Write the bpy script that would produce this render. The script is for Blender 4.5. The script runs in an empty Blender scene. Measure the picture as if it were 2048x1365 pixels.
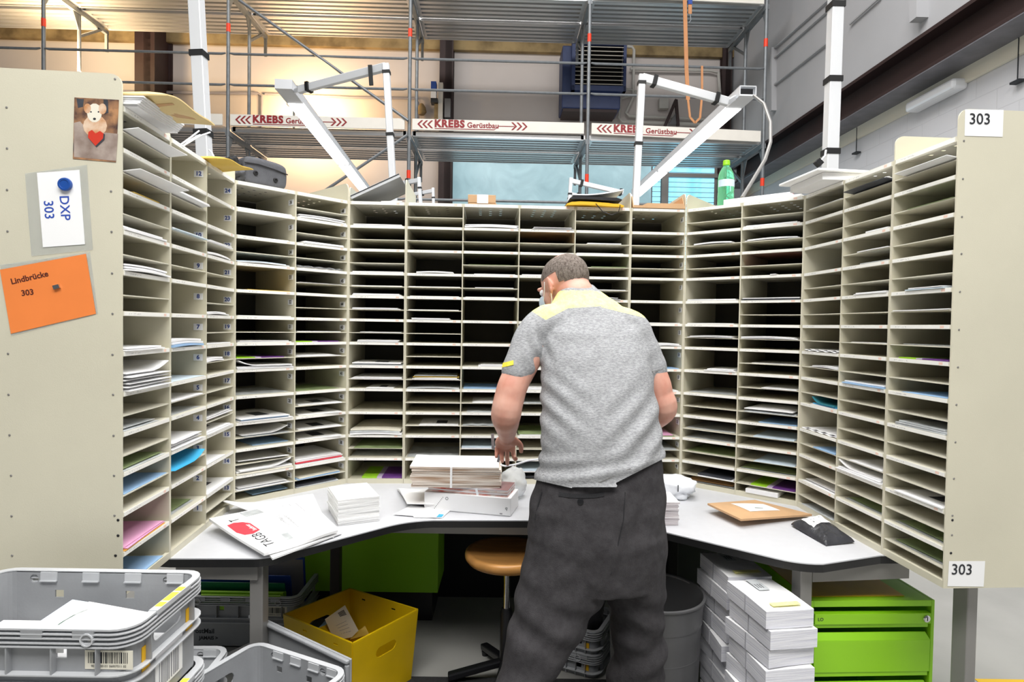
import bpy, bmesh, math, random
from mathutils import Vector, Matrix, noise
PI = math.pi
random.seed(7)
SC = bpy.context.scene
COL = SC.collection
V = Vector

# ------------------------------------------------------------ camera, world, lights, exposure
FPX, PITCH, ROLL, EYE = 1212.4, 0.02458, 0.01567, 1.5
cam_d = bpy.data.cameras.new('camera'); cam = bpy.data.objects.new('camera', cam_d); COL.objects.link(cam)
cam_d.sensor_width = 36.0; cam_d.lens = 36.0 * FPX / 2048.0; cam_d.clip_start = 0.05; cam_d.clip_end = 100
cam.matrix_world = Matrix.Translation((0, 0, EYE)) @ Matrix.Rotation(PI/2 - PITCH, 4, 'X') @ Matrix.Rotation(ROLL, 4, 'Z')
SC.camera = cam

def ray(x, y):
    a, b = (x - 1024) / FPX, (y - 682.5) / FPX
    c, s = math.cos(ROLL), math.sin(ROLL)
    u, v = a*c + b*s, -a*s + b*c
    cp, sp = math.cos(PITCH), math.sin(PITCH)
    return V((u, cp - v*sp, -(sp + v*cp)))
EYEP = V((0, 0, EYE))
def at_z(x, y, z): d = ray(x, y); return EYEP + d * ((z - EYE) / d.z)
def at_y(x, y, Y): d = ray(x, y); return EYEP + d * (Y / d.y)
def at_x(x, y, X): d = ray(x, y); return EYEP + d * (X / d.x)
def at_pl(x, y, P, n): d = ray(x, y); return EYEP + d * ((V(P) - EYEP).dot(V(n)) / d.dot(V(n)))

w = bpy.data.worlds.new('hall_ambient'); SC.world = w; w.use_nodes = True
w.node_tree.nodes['Background'].inputs[0].default_value = (0.90, 0.95, 1.0, 1)
w.node_tree.nodes['Background'].inputs[1].default_value = 0.15

def area(name, loc, size, energy, col=(1, 1, 1), aim=(0, 0, -1), rz=0.0):
    l = bpy.data.lights.new(name, 'AREA'); l.shape = 'RECTANGLE'; l.size, l.size_y = size; l.energy = energy; l.color = col
    o = bpy.data.objects.new(name, l); COL.objects.link(o); o.location = loc
    q = V(aim).normalized().to_track_quat('-Z', 'Y'); o.rotation_euler = (q.to_matrix().to_4x4() @ Matrix.Rotation(rz, 4, 'Z')).to_euler()
    return o
# added fill lights, unseen, standing in for ceiling lighting over camera, aisle and scaffold
area('hall_fill_front', (0.2, -0.9, 5.2), (5.0, 1.6), 320, (1, 0.985, 0.96), (0, 0.30, -1))
area('hall_fill_over_desk', (0, 1.9, 4.6), (2.8, 1.2), 12, (1, 0.99, 0.97))
area('hall_fill_right', (2.2, 3.2, 8.0), (1.2, 6.0), 430, (1, 0.99, 0.98), (0.45, 0.1, -1))
area('hall_fill_back', (-1.5, 5.2, 8.0), (7.0, 1.2), 300, (1, 0.98, 0.96), (0, 0.55, -1))
# warm tungsten work lights of the builders on the scaffold, left
area('work_light_wall', (-3.75, 10.42, 5.25), (0.5, 0.3), 75, (1, 0.66, 0.34), (0.1, 1, -0.1))
area('work_light_deck', (-6.9, 9.2, 5.3), (0.5, 0.4), 170, (1, 0.72, 0.40), (0, 0.1, 1))
area('work_light_bay', (-3.0, 9.1, 5.0), (0.5, 0.4), 26, (1, 0.72, 0.40), (0, 0.1, 1))
area('window_daylight', (0.6, 10.6, 3.0), (3.6, 1.0), 14, (0.55, 0.8, 1), (0, -1, -0.1))

SC.view_settings.view_transform = 'Standard'; SC.view_settings.look = 'None'
SC.view_settings.exposure = 0.0; SC.view_settings.gamma = 1.0
SC.view_settings.use_curve_mapping = False

# ------------------------------------------------------------ materials
def lin(c):
    if isinstance(c, str):
        c = [int(c[i:i+2], 16) / 255 for i in (0, 2, 4)]
        c = [x/12.92 if x <= 0.04045 else ((x + 0.055)/1.055)**2.4 for x in c]
    return (c[0], c[1], c[2], 1)
MATS = {}
def nodes(name, c, rough=0.5, metal=0.0):
    m = bpy.data.materials.new(name); m.use_nodes = True
    t = m.node_tree; b = t.nodes['Principled BSDF']
    b.inputs['Base Color'].default_value = lin(c); b.inputs['Roughness'].default_value = rough; b.inputs['Metallic'].default_value = metal
    MATS[name] = m
    return m, t, b
def N(t, typ, **kw):
    n = t.nodes.new(typ)
    for k, v in kw.items():
        if k.startswith('i_'): n.inputs[k[2:].replace('_', ' ')].default_value = v
        elif k.startswith('n'): n.inputs[int(k[1:])].default_value = v
        else: setattr(n, k, v)
    return n
def L(t, a, b): t.links.new(a, b)
def mat(name, c, rough=0.5, metal=0.0, vary=0.0, scale=8.0, bump=0.0, bscale=60.0, c2=None, stretch=None, emit=0.0, spec=None):
    """plain procedural surface: colour with noise variation (or a second colour) and fine bump"""
    m, t, b = nodes(name, c, rough, metal)
    tc = N(t, 'ShaderNodeTexCoord'); src = tc.outputs['Object']
    if stretch:
        mp = N(t, 'ShaderNodeMapping'); mp.inputs['Scale'].default_value = stretch; L(t, src, mp.inputs[0]); src = mp.outputs[0]
    if vary or c2:
        n = N(t, 'ShaderNodeTexNoise', i_Scale=scale, i_Detail=5.0); L(t, src, n.inputs['Vector'])
        r = N(t, 'ShaderNodeValToRGB'); r.color_ramp.elements[0].position = 0.35; r.color_ramp.elements[1].position = 0.65
        a = lin(c)
        if c2: e0, e1 = a, lin(c2)
        else: e0 = tuple(x*(1-vary) for x in a[:3]) + (1,); e1 = tuple(min(1, x*(1+vary)) for x in a[:3]) + (1,)
        r.color_ramp.elements[0].color = e0; r.color_ramp.elements[1].color = e1
        L(t, n.outputs['Fac'], r.inputs[0]); L(t, r.outputs[0], b.inputs['Base Color'])
    if bump:
        n2 = N(t, 'ShaderNodeTexNoise', i_Scale=bscale, i_Detail=4.0); L(t, src, n2.inputs['Vector'])
        bp = N(t, 'ShaderNodeBump', i_Strength=bump, i_Distance=0.01); L(t, n2.outputs['Fac'], bp.inputs['Height']); L(t, bp.outputs[0], b.inputs['Normal'])
    if emit:
        b.inputs['Emission Color'].default_value = lin(c); b.inputs['Emission Strength'].default_value = emit
    if spec is not None: b.inputs['Specular IOR Level'].default_value = spec
    return m
M = {}
def mm(key, *a, **k): M[key] = mat(key, *a, **k)
mm('putty_metal', 'd3cdb6', 0.45, vary=0.03, scale=3, bump=0.05, bscale=250)
mm('putty_panel', 'd6d1bc', 0.42, vary=0.04, scale=2.2, bump=0.04, bscale=300)
mm('shade_backing', '423d31', 0.6, vary=0.04, scale=4)  # darkened so its colour holds the shade deep in the slots
mm('shelf_metal', 'd8d4c3', 0.42, vary=0.03, scale=4)
mm('strip_white', 'f2f1ea', 0.5)
mm('paper_white', 'f1f1f2', 0.7, vary=0.02, scale=6)
mm('paper_bright', 'f8f8f8', 0.65)
mm('paper_blue', '9cc0e6', 0.6, vary=0.05)
mm('paper_paleblue', 'd2e2ee', 0.6, vary=0.04)
mm('paper_cyan', '3fb0e2', 0.55, vary=0.05)
mm('paper_yellow', 'd9b64e', 0.65, vary=0.05)
mm('paper_cream', 'e9e4d3', 0.65)
mm('paper_pink', 'e6a9cd', 0.6, vary=0.05)
mm('paper_orange', 'e0a44a', 0.6)
mm('paper_grey', 'bfc3c4', 0.45, vary=0.25, scale=14)
mm('paper_dark', '3a3d44', 0.5, vary=0.3, scale=20)
mm('paper_green', '8fa070', 0.5, vary=0.25, scale=12)
mm('paper_lime', '9bd22c', 0.4)
mm('paper_purple', '6a3a86', 0.4, vary=0.12, scale=25)
mm('paper_lilac', 'c5b5d4', 0.4)
mm('paper_teal', '2f7f8d', 0.5)
mm('paper_red', 'd8404e', 0.55)
mm('paper_tan', 'c59a6a', 0.65, vary=0.05)
mm('kraft', 'cda57b', 0.7, vary=0.06, scale=10, bump=0.05, bscale=120)
mm('kraft_dark', 'b58a62', 0.75, vary=0.05, scale=10)
mm('manila', 'dfc68c', 0.6, vary=0.05, scale=6, bump=0.08, bscale=25)
mm('manila_yellow', 'dcb850', 0.6, vary=0.05, scale=6, bump=0.08, bscale=25)
mm('black_plastic', '17171a', 0.35)
mm('black_edge', '1b1b1c', 0.4, bump=0.05, bscale=400)
mm('grey_film', '3a3b40', 0.25, vary=0.2, scale=15, bump=0.9, bscale=22)
mm('white_film', 'eef1f6', 0.35, vary=0.03, bump=0.7, bscale=25)
mm('desk_top', 'cdced2', 0.42, vary=0.015, scale=30)
mm('steel_leg', '8d8b88', 0.38, 0.35, vary=0.03)
mm('dark_leg', '2a2523', 0.5)
mm('galv', '8b8d8f', 0.42, 0.75, vary=0.10, scale=9, bump=0.05, bscale=80)
mm('galv_pole', '7c8083', 0.45, 0.35, vary=0.08, scale=14)
mm('alu_deck', 'd6d6d6', 0.30, 0.75, vary=0.06, scale=2.5, stretch=(0.3, 6, 6))
mm('alu_white', 'e9ebee', 0.4, 0.15)
mm('strap_black', '121213', 0.55)
mm('marker_red', 'f0401e', 0.5)
mm('toe_cream', 'e9e4da', 0.55, vary=0.02)
mm('krebs_red', '8e1f24', 0.55)
mm('wall_plaster', 'c8c0bb', 0.85, vary=0.02, scale=1.5)
mm('wall_grey', 'a9a9ab', 0.85, vary=0.03, scale=1.2)
mm('wall_bottom', '9b98a0', 0.85, vary=0.03, scale=1.2)
mm('brown_steel', '2c1a18', 0.6, vary=0.08, scale=4)
mm('rust_beam', 'a08a60', 0.8, c2='6d5b3c', scale=3)
mm('beam_lit_grey', '6b6a70', 0.5, vary=0.12, scale=6)
mm('blue_paint', '24345e', 0.5, vary=0.08)
mm('louvre', 'b9b3a6', 0.5, vary=0.05)
mm('pipe_white', 'b8b5ae', 0.6, vary=0.05)
mm('webbing_orange', 'c98d5f', 0.7, vary=0.06)
mm('concrete', 'a6a5a0', 0.5, vary=0.07, scale=2.5, bump=0.05, bscale=60)
mm('green_paint', '98d822', 0.42, vary=0.02, scale=3)
mm('crate_grey', '9a9c9f', 0.45, vary=0.05, scale=9, bump=0.04, bscale=160)
mm('crate_light', 'c2c4c7', 0.42, vary=0.03, scale=9)
mm('sticker_yellow', 'efb81d', 0.5)
mm('sticker_pale', 'f3e24a', 0.5)
mm('bin_yellow', 'cfab08', 0.4, vary=0.06, scale=7)
mm('bin_grey', '5a5a5b', 0.35, vary=0.05)
mm('wood_seat', 'c78f4f', 0.32, vary=0.10, scale=4, stretch=(1, 14, 1))
mm('chrome', 'd9d9d9', 0.12, 1.0)
mm('ink', '23262b', 0.6)
mm('ink_blue', '2b4fb0', 0.6)
mm('ink_navy', '2a4a96', 0.6)
mm('ink_brown', '5a2417', 0.6)
mm('ink_grey', '9b9ba0', 0.7)
mm('sticker_white', 'f6f7fa', 0.55)
mm('magnet_blue', '1f4fa0', 0.35)
mm('card_orange', 'f58a45', 0.45, vary=0.03)
mm('bag_grey', '56575c', 0.75, vary=0.08, scale=40, bump=0.25, bscale=300)
mm('bag_dark', '232326', 0.8, bump=0.2, bscale=200)
mm('folder_green', '0f6a48', 0.5)
mm('folder_blue', '23489c', 0.5)
mm('cardboard_grey', '98928a', 0.7)
mm('rubber_mat', '2a2a2b', 0.8, bump=0.6, bscale=120)
mm('tape_yellow', 'e7b92a', 0.6)
def translucent(name, c, alpha_mix, rough=0.1, ior=1.35):
    m, t, b = nodes(name, c, rough)
    b.inputs['Transmission Weight'].default_value = alpha_mix; b.inputs['IOR'].default_value = ior
    M[name] = m
    return m, t, b
translucent('clear_film', 'f2f4f4', 0.85, 0.12, 1.05)
translucent('bottle_green', '98f0ba', 0.80, 0.06, 1.2)
translucent('clear_bag', 'eef0f2', 0.55, 0.25, 1.05)
# lamp tube covers: a real emitter
def emitter(name, c, s):
    m, t, b = nodes(name, c, 0.4); b.inputs['Emission Color'].default_value = lin(c); b.inputs['Emission Strength'].default_value = s; M[name] = m
emitter('lamp_glow', 'ffffff', 5.0)
# daylight seen through the plastic-sheeted window and roller blind (translucent panels lit from outside)
def window_mat(name, c, c2, s):
    m, t, b = nodes(name, c, 0.35)
    tc = N(t, 'ShaderNodeTexCoord'); n = N(t, 'ShaderNodeTexNoise', i_Scale=2.2, i_Detail=6.0, i_Distortion=1.6); L(t, tc.outputs['Object'], n.inputs['Vector'])
    r = N(t, 'ShaderNodeValToRGB'); r.color_ramp.elements[0].position = 0.3; r.color_ramp.elements[1].position = 0.7
    r.color_ramp.elements[0].color = lin(c); r.color_ramp.elements[1].color = lin(c2); L(t, n.outputs['Fac'], r.inputs[0])
    L(t, r.outputs[0], b.inputs['Base Color']); L(t, r.outputs[0], b.inputs['Emission Color']); b.inputs['Emission Strength'].default_value = s
    M[name] = m
window_mat('sheet_blue', '93b4bd', 'a6c6ce', 0.42)
window_mat('blind_blue', '7fd0ee', 'a8e6fa', 0.85)
# shelf label strip: white card with faint print and an orange tick (flat print)
def label_mat():
    m, t, b = nodes('label_strip', 'f3f2ec', 0.5)
    tc = N(t, 'ShaderNodeTexCoord'); sp = N(t, 'ShaderNodeSeparateXYZ'); L(t, tc.outputs['Generated'], sp.inputs[0])
    oi = N(t, 'ShaderNodeObjectInfo')
    def rng(lo, hi, out):
        a = N(t, 'ShaderNodeMath', operation='GREATER_THAN', n1=lo); L(t, out, a.inputs[0])
        c = N(t, 'ShaderNodeMath', operation='LESS_THAN', n1=hi); L(t, out, c.inputs[0])
        d = N(t, 'ShaderNodeMath', operation='MULTIPLY'); L(t, a.outputs[0], d.inputs[0]); L(t, c.outputs[0], d.inputs[1]); return d.outputs[0]
    def mul(a, b_):
        d = N(t, 'ShaderNodeMath', operation='MULTIPLY'); L(t, a, d.inputs[0])
        if isinstance(b_, float): d.inputs[1].default_value = b_
        else: L(t, b_, d.inputs[1])
        return d.outputs[0]
    mp = N(t, 'ShaderNodeMapping'); mp.inputs['Scale'].default_value = (60, 1, 3); L(t, tc.outputs['Generated'], mp.inputs[0])
    ad = N(t, 'ShaderNodeVectorMath', operation='ADD'); L(t, mp.outputs[0], ad.inputs[0]); 
    ml = N(t, 'ShaderNodeMath', operation='MULTIPLY', n1=37.0); L(t, oi.outputs['Random'], ml.inputs[0]); L(t, ml.outputs[0], ad.inputs[1])
    n = N(t, 'ShaderNodeTexNoise', i_Scale=1.0, i_Detail=2.0); L(t, ad.outputs[0], n.inputs['Vector'])
    g = N(t, 'ShaderNodeMath', operation='GREATER_THAN', n1=0.52); L(t, n.outputs['Fac'], g.inputs[0])
    txt = mul(mul(mul(rng(0.09, 0.34, sp.outputs['X']), rng(0.32, 0.68, sp.outputs['Z'])), g.outputs[0]), 0.35)
    tick = mul(mul(rng(0.86, 0.92, sp.outputs['X']), rng(0.15, 0.85, sp.outputs['Z'])), 0.45)
    gt = N(t, 'ShaderNodeMath', operation='GREATER_THAN', n1=0.45); L(t, oi.outputs['Random'], gt.inputs[0])
    tick = mul(tick, gt.outputs[0])
    m1 = N(t, 'ShaderNodeMix', data_type='RGBA'); m1.inputs['A'].default_value = lin('f3f2ec'); m1.inputs['B'].default_value = lin('5b5b60'); L(t, txt, m1.inputs['Factor'])
    m2 = N(t, 'ShaderNodeMix', data_type='RGBA'); L(t, m1.outputs['Result'], m2.inputs['A']); m2.inputs['B'].default_value = lin('ee9a6b'); L(t, tick, m2.inputs['Factor'])
    L(t, m2.outputs['Result'], b.inputs['Base Color']); M['label_strip'] = m
label_mat()
# stacked sheet edges: thin horizontal lines
def pages_mat(name, c, c2, freq, axis='Z'):
    m, t, b = nodes(name, c, 0.7)
    tc = N(t, 'ShaderNodeTexCoord'); sp = N(t, 'ShaderNodeSeparateXYZ'); L(t, tc.outputs['Object'], sp.inputs[0])
    cb = N(t, 'ShaderNodeCombineXYZ'); mz = N(t, 'ShaderNodeMath', operation='MULTIPLY', n1=freq); L(t, sp.outputs[axis], mz.inputs[0]); L(t, mz.outputs[0], cb.inputs[2])
    mx = N(t, 'ShaderNodeMath', operation='MULTIPLY', n1=4.0); L(t, sp.outputs['X'], mx.inputs[0]); L(t, mx.outputs[0], cb.inputs[0])
    n = N(t, 'ShaderNodeTexNoise', i_Scale=1.0, i_Detail=3.0); L(t, cb.outputs[0], n.inputs['Vector'])
    r = N(t, 'ShaderNodeValToRGB'); r.color_ramp.elements[0].position = 0.38; r.color_ramp.elements[1].position = 0.56
    r.color_ramp.elements[0].color = lin(c2); r.color_ramp.elements[1].color = lin(c); L(t, n.outputs['Fac'], r.inputs[0]); L(t, r.outputs[0], b.inputs['Base Color'])
    bp = N(t, 'ShaderNodeBump', i_Strength=0.5, i_Distance=0.003); L(t, n.outputs['Fac'], bp.inputs['Height']); L(t, bp.outputs[0], b.inputs['Normal'])
    M[name] = m
pages_mat('pages_white', 'f3f3f2', 'cfcfcd', 420)
pages_mat('pages_env', 'f0f0f5', 'd9d9e4', 330)
pages_mat('pages_news', 'e6ddd3', 'a98d76', 190)
pages_mat('pages_mag', 'ece9ec', '8d6a68', 260)
# printed newspaper edges with colour photographs: pinkish blotches
mm('news_colour', 'd9cfc9', 0.55, c2='c4533f', scale=22)
# painted block wall (too far to tell blocks apart singly)
def block_mat(name, c, mortar):
    m, t, b = nodes(name, c, 0.8)
    tc = N(t, 'ShaderNodeTexCoord'); sp = N(t, 'ShaderNodeSeparateXYZ'); L(t, tc.outputs['Object'], sp.inputs[0])
    cb = N(t, 'ShaderNodeCombineXYZ'); L(t, sp.outputs['Y'], cb.inputs[0]); L(t, sp.outputs['Z'], cb.inputs[1])
    br = N(t, 'ShaderNodeTexBrick', i_Scale=1.0, i_Mortar_Size=0.006, i_Brick_Width=0.50, i_Row_Height=0.20, i_Mortar_Smooth=0.4)
    br.inputs['Color1'].default_value = lin(c); br.inputs['Color2'].default_value = lin(c); br.inputs['Mortar'].default_value = lin(mortar)
    L(t, cb.outputs[0], br.inputs['Vector']); L(t, br.outputs['Color'], b.inputs['Base Color'])
    bp = N(t, 'ShaderNodeBump', i_Strength=0.3, i_Distance=0.01, invert=True); L(t, br.outputs['Fac'], bp.inputs['Height']); L(t, bp.outputs[0], b.inputs['Normal'])
    M[name] = m
block_mat('block_wall', 'd2d2d5', 'cacacd')
# heathered jersey, trousers, skin
def fabric(name, c, c2, scale, bump, bscale, stretch=(1, 1, 1), rough=0.85, bdist=0.004):
    m, t, b = nodes(name, c, rough); b.inputs['Specular IOR Level'].default_value = 0.2
    tc = N(t, 'ShaderNodeTexCoord'); mp = N(t, 'ShaderNodeMapping'); mp.inputs['Scale'].default_value = stretch; L(t, tc.outputs['Object'], mp.inputs[0])
    n = N(t, 'ShaderNodeTexNoise', i_Scale=scale, i_Detail=6.0, i_Roughness=0.7); L(t, mp.outputs[0], n.inputs['Vector'])
    r = N(t, 'ShaderNodeValToRGB'); r.color_ramp.elements[0].position = 0.38; r.color_ramp.elements[1].position = 0.62
    r.color_ramp.elements[0].color = lin(c); r.color_ramp.elements[1].color = lin(c2); L(t, n.outputs['Fac'], r.inputs[0]); L(t, r.outputs[0], b.inputs['Base Color'])
    n2 = N(t, 'ShaderNodeTexNoise', i_Scale=bscale, i_Detail=3.0); L(t, tc.outputs['Object'], n2.inputs['Vector'])
    bp = N(t, 'ShaderNodeBump', i_Strength=bump, i_Distance=bdist); L(t, n2.outputs['Fac'], bp.inputs['Height']); L(t, bp.outputs[0], b.inputs['Normal'])
    M[name] = m
fabric('jersey_grey', '8c8d8f', 'b0b1b3', 90, 0.25, 240, (1, 1, 3.2))
fabric('jersey_yellow', 'efe98f', 'f4efa6', 60, 0.2, 240)
fabric('trouser_grey', '3a383a', '464446', 30, 0.3, 300)
fabric('hair_short', '5d534c', '8b8179', 150, 0.8, 190, (1, 1, 0.4))
def skin():
    m, t, b = nodes('skin', 'd9a38e', 0.5)
    tc = N(t, 'ShaderNodeTexCoord'); n = N(t, 'ShaderNodeTexNoise', i_Scale=14.0, i_Detail=4.0); L(t, tc.outputs['Object'], n.inputs['Vector'])
    r = N(t, 'ShaderNodeValToRGB'); r.color_ramp.elements[0].position = 0.3; r.color_ramp.elements[1].position = 0.7
    r.color_ramp.elements[0].color = lin('cf8f7b'); r.color_ramp.elements[1].color = lin('e3b29f'); L(t, n.outputs['Fac'], r.inputs[0]); L(t, r.outputs[0], b.inputs['Base Color'])
    b.inputs['Subsurface Weight'].default_value = 0.12; b.inputs['Subsurface Radius'].default_value = (0.012, 0.005, 0.003); b.inputs['Subsurface Scale'].default_value = 1.0
    M['skin'] = m
skin()
# photo print of a puppy in a mail crate: soft blotches of colour, flat print
mm('print_brick', 'b98a63', 0.3, c2='4a3a3a', scale=30)
mm('print_fur', 'e9d3bb', 0.3, c2='c98a55', scale=26)
mm('print_crate', 'b9aaa0', 0.3, c2='8c7a70', scale=20)
mm('print_heart', 'd0402f', 0.3)

# ------------------------------------------------------------ mesh builder and scene helpers
class MB:
    def __init__(s): s.v = []; s.f = []; s.mi = []; s.cur = 0
    def add(s, vs, fs):
        o = len(s.v); s.v += [V(p) for p in vs]
        for f in fs: s.f.append([i + o for i in f]); s.mi.append(s.cur)
        return s
    def box(s, a, b):
        x0, x1 = sorted((a[0], b[0])); y0, y1 = sorted((a[1], b[1])); z0, z1 = sorted((a[2], b[2]))
        return s.add([(x0,y0,z0),(x1,y0,z0),(x1,y1,z0),(x0,y1,z0),(x0,y0,z1),(x1,y0,z1),(x1,y1,z1),(x0,y1,z1)],
                     [(0,3,2,1),(4,5,6,7),(0,1,5,4),(1,2,6,5),(2,3,7,6),(3,0,4,7)])
    def hexa(s, lo, hi):
        return s.add(list(lo) + list(hi), [(0,3,2,1),(4,5,6,7),(0,1,5,4),(1,2,6,5),(2,3,7,6),(3,0,4,7)])
    def bar(s, a, b, w, h, up=(0, 0, 1)):
        a, b = V(a), V(b); d = (b - a).normalized(); up = V(up)
        if abs(d.dot(up)) > 0.99: up = V((0, 1, 0))
        r = d.cross(up).normalized(); u = r.cross(d).normalized(); r *= w/2; u *= h/2
        return s.hexa([a-r-u, a+r-u, a+r+u, a-r+u], [b-r-u, b+r-u, b+r+u, b-r+u])
    def tube(s, pts, rad, n=10, caps=True):
        pts = [V(p) for p in pts]; k = len(pts)
        rs = rad if isinstance(rad, (list, tuple)) else [rad]*k
        o = len(s.v); prev = None
        for i, p in enumerate(pts):
            d = ((pts[min(i+1, k-1)] - pts[max(i-1, 0)])).normalized()
            if prev is None:
                r = d.orthogonal().normalized()
            else:
                r = (prev - d * prev.dot(d)).normalized()
            prev = r; u = d.cross(r)
            for j in range(n):
                t = 2*PI*j/n; s.v.append(p + (r*math.cos(t) + u*math.sin(t)) * rs[i])
        for i in range(k-1):
            for j in range(n):
                a = o + i*n + j; b = o + i*n + (j+1) % n
                s.f.append([a, b, b+n, a+n]); s.mi.append(s.cur)
        if caps:
            s.f.append([o + j for j in range(n)][::-1]); s.mi.append(s.cur)
            s.f.append([o + (k-1)*n + j for j in range(n)]); s.mi.append(s.cur)
        return s
    def lathe(s, prof, c=(0, 0, 0), n=24, cap0=True, cap1=True):
        o = len(s.v); c = V(c)
        for r, z in prof:
            for j in range(n):
                t = 2*PI*j/n; s.v.append(c + V((r*math.cos(t), r*math.sin(t), z)))
        for i in range(len(prof)-1):
            for j in range(n):
                a = o + i*n + j; b = o + i*n + (j+1) % n
                s.f.append([a, b, b+n, a+n]); s.mi.append(s.cur)
        if cap0: s.f.append([o + j for j in range(n)][::-1]); s.mi.append(s.cur)
        if cap1: s.f.append([o + (len(prof)-1)*n + j for j in range(n)]); s.mi.append(s.cur)
        return s
    def prism(s, poly, z0, z1):
        n = len(poly); o = len(s.v)
        s.v += [V((p[0], p[1], z0)) for p in poly] + [V((p[0], p[1], z1)) for p in poly]
        s.f.append([o+i for i in range(n)][::-1]); s.mi.append(s.cur); s.f.append([o+n+i for i in range(n)]); s.mi.append(s.cur)
        for i in range(n):
            j = (i+1) % n; s.f.append([o+i, o+j, o+n+j, o+n+i]); s.mi.append(s.cur)
        return s
    def slab(s, poly, d):
        """3-D polygon extruded by vector d"""
        d = V(d); n = len(poly); o = len(s.v)
        s.v += [V(p) for p in poly] + [V(p) + d for p in poly]
        s.f.append([o+i for i in range(n)][::-1]); s.mi.append(s.cur); s.f.append([o+n+i for i in range(n)]); s.mi.append(s.cur)
        for i in range(n):
            j = (i+1) % n; s.f.append([o+i, o+j, o+n+j, o+n+i]); s.mi.append(s.cur)
        return s
    def sheet(s, fn, nu, nv, th):
        """solid sheet: fn(u,v)->point for the underside, thickness th (float or fn) along +z"""
        o = len(s.v); W = nu + 1
        for k in (0, 1):
            for j in range(nv+1):
                for i in range(nu+1):
                    u, v = i/nu, j/nv; p = V(fn(u, v)); h = th(u, v) if callable(th) else th
                    s.v.append(p + V((0, 0, h)) if k else p)
        T = W*(nv+1)
        for j in range(nv):
            for i in range(nu):
                a = o + j*W + i
                s.f.append([a, a+W, a+W+1, a+1]); s.mi.append(s.cur)
                s.f.append([T+a, T+a+1, T+a+W+1, T+a+W]); s.mi.append(s.cur)
        for i in range(nu):
            a = o + i; s.f.append([a, a+1, T+a+1, T+a]); s.mi.append(s.cur)
            a = o + nv*W + i; s.f.append([a+1, a, T+a, T+a+1]); s.mi.append(s.cur)
        for j in range(nv):
            a = o + j*W; s.f.append([a+W, a, T+a, T+a+W]); s.mi.append(s.cur)
            a = o + j*W + nu; s.f.append([a, a+W, T+a+W, T+a]); s.mi.append(s.cur)
        return s
    def xf(s, mtx):
        s.v = [mtx @ p for p in s.v]; return s
    def mesh(s, name, mats):
        me = bpy.data.meshes.new(name); me.from_pydata([tuple(p) for p in s.v], [], s.f)
        for m_ in (mats if isinstance(mats, (list, tuple)) else [mats]): me.materials.append(M[m_] if isinstance(m_, str) else m_)
        if any(s.mi): me.polygons.foreach_set('material_index', s.mi)
        me.update(); return me
    def build(s, name, mats, parent=None, world=False, smooth=False, bevel=0.0, seg=2):
        if world and parent is not None:
            inv = MW[parent.name].inverted(); s.v = [inv @ p for p in s.v]
        me = s.mesh(name, mats)
        bm = bmesh.new(); bm.from_mesh(me); bmesh.ops.recalc_face_normals(bm, faces=bm.faces)
        if bevel:
            es = [e for e in bm.edges if len(e.link_faces) == 2 and e.calc_face_angle(0) > 0.6]
            bmesh.ops.bevel(bm, geom=es, offset=bevel, segments=seg, profile=0.5, affect='EDGES', clamp_overlap=True)
        bm.to_mesh(me); bm.free()
        return obj(name, me, parent, smooth)
MW = {}
def obj(name, me, parent=None, smooth=False):
    if smooth:
        me.polygons.foreach_set('use_smooth', [True]*len(me.polygons))
        try: me.set_sharp_from_angle(angle=smooth if isinstance(smooth, float) else 0.7)
        except Exception: pass
    o = bpy.data.objects.new(name, me); COL.objects.link(o)
    if parent is not None: o.parent = parent
    return o
def thing(name, label, cat, loc=(0, 0, 0), rz=0.0, group=None, mtx=None):
    o = bpy.data.objects.new(name, None); COL.objects.link(o); o.empty_display_size = 0.05
    m = mtx if mtx is not None else Matrix.Translation(loc) @ Matrix.Rotation(rz, 4, 'Z')
    o.matrix_world = m; MW[o.name] = m.copy()
    return tag(o, label, cat, group)
def tag(o, label, cat, group=None):
    o['label'] = label; o['category'] = cat
    if group: o['group'] = group
    return o
def struct(o): o['kind'] = 'structure'; return o
def text_mesh(body, size, mats, bold=0.0, align='CENTER', depth=0.0, space=1.0):
    cu = bpy.data.curves.new('t', 'FONT'); cu.body = body; cu.size = size; cu.align_x = align; cu.align_y = 'CENTER'; cu.offset = bold; cu.extrude = depth; cu.space_character = space
    cu.resolution_u = 3
    o = bpy.data.objects.new('t', cu); COL.objects.link(o)
    dg = bpy.context.evaluated_depsgraph_get(); me = bpy.data.meshes.new_from_object(o.evaluated_get(dg))
    bpy.data.objects.remove(o); bpy.data.curves.remove(cu)
    me.materials.clear(); me.materials.append(M[mats]); return me
def text_on(name, body, size, matn, parent, origin, ex, ey, bold=0.0, align='CENTER', shear=None, space=1.0):
    """flat lettering in the plane (ex, ey) at origin, all in the parent's own frame"""
    me = text_mesh(body, size, matn, bold, align, space=space)
    ex, ey = V(ex).normalized(), V(ey).normalized(); ez = ex.cross(ey)
    mt = Matrix(((ex.x, ey.x, ez.x, origin[0]), (ex.y, ey.y, ez.y, origin[1]), (ex.z, ey.z, ez.z, origin[2]), (0, 0, 0, 1)))
    me.transform(mt); return obj(name, me, parent)

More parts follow.
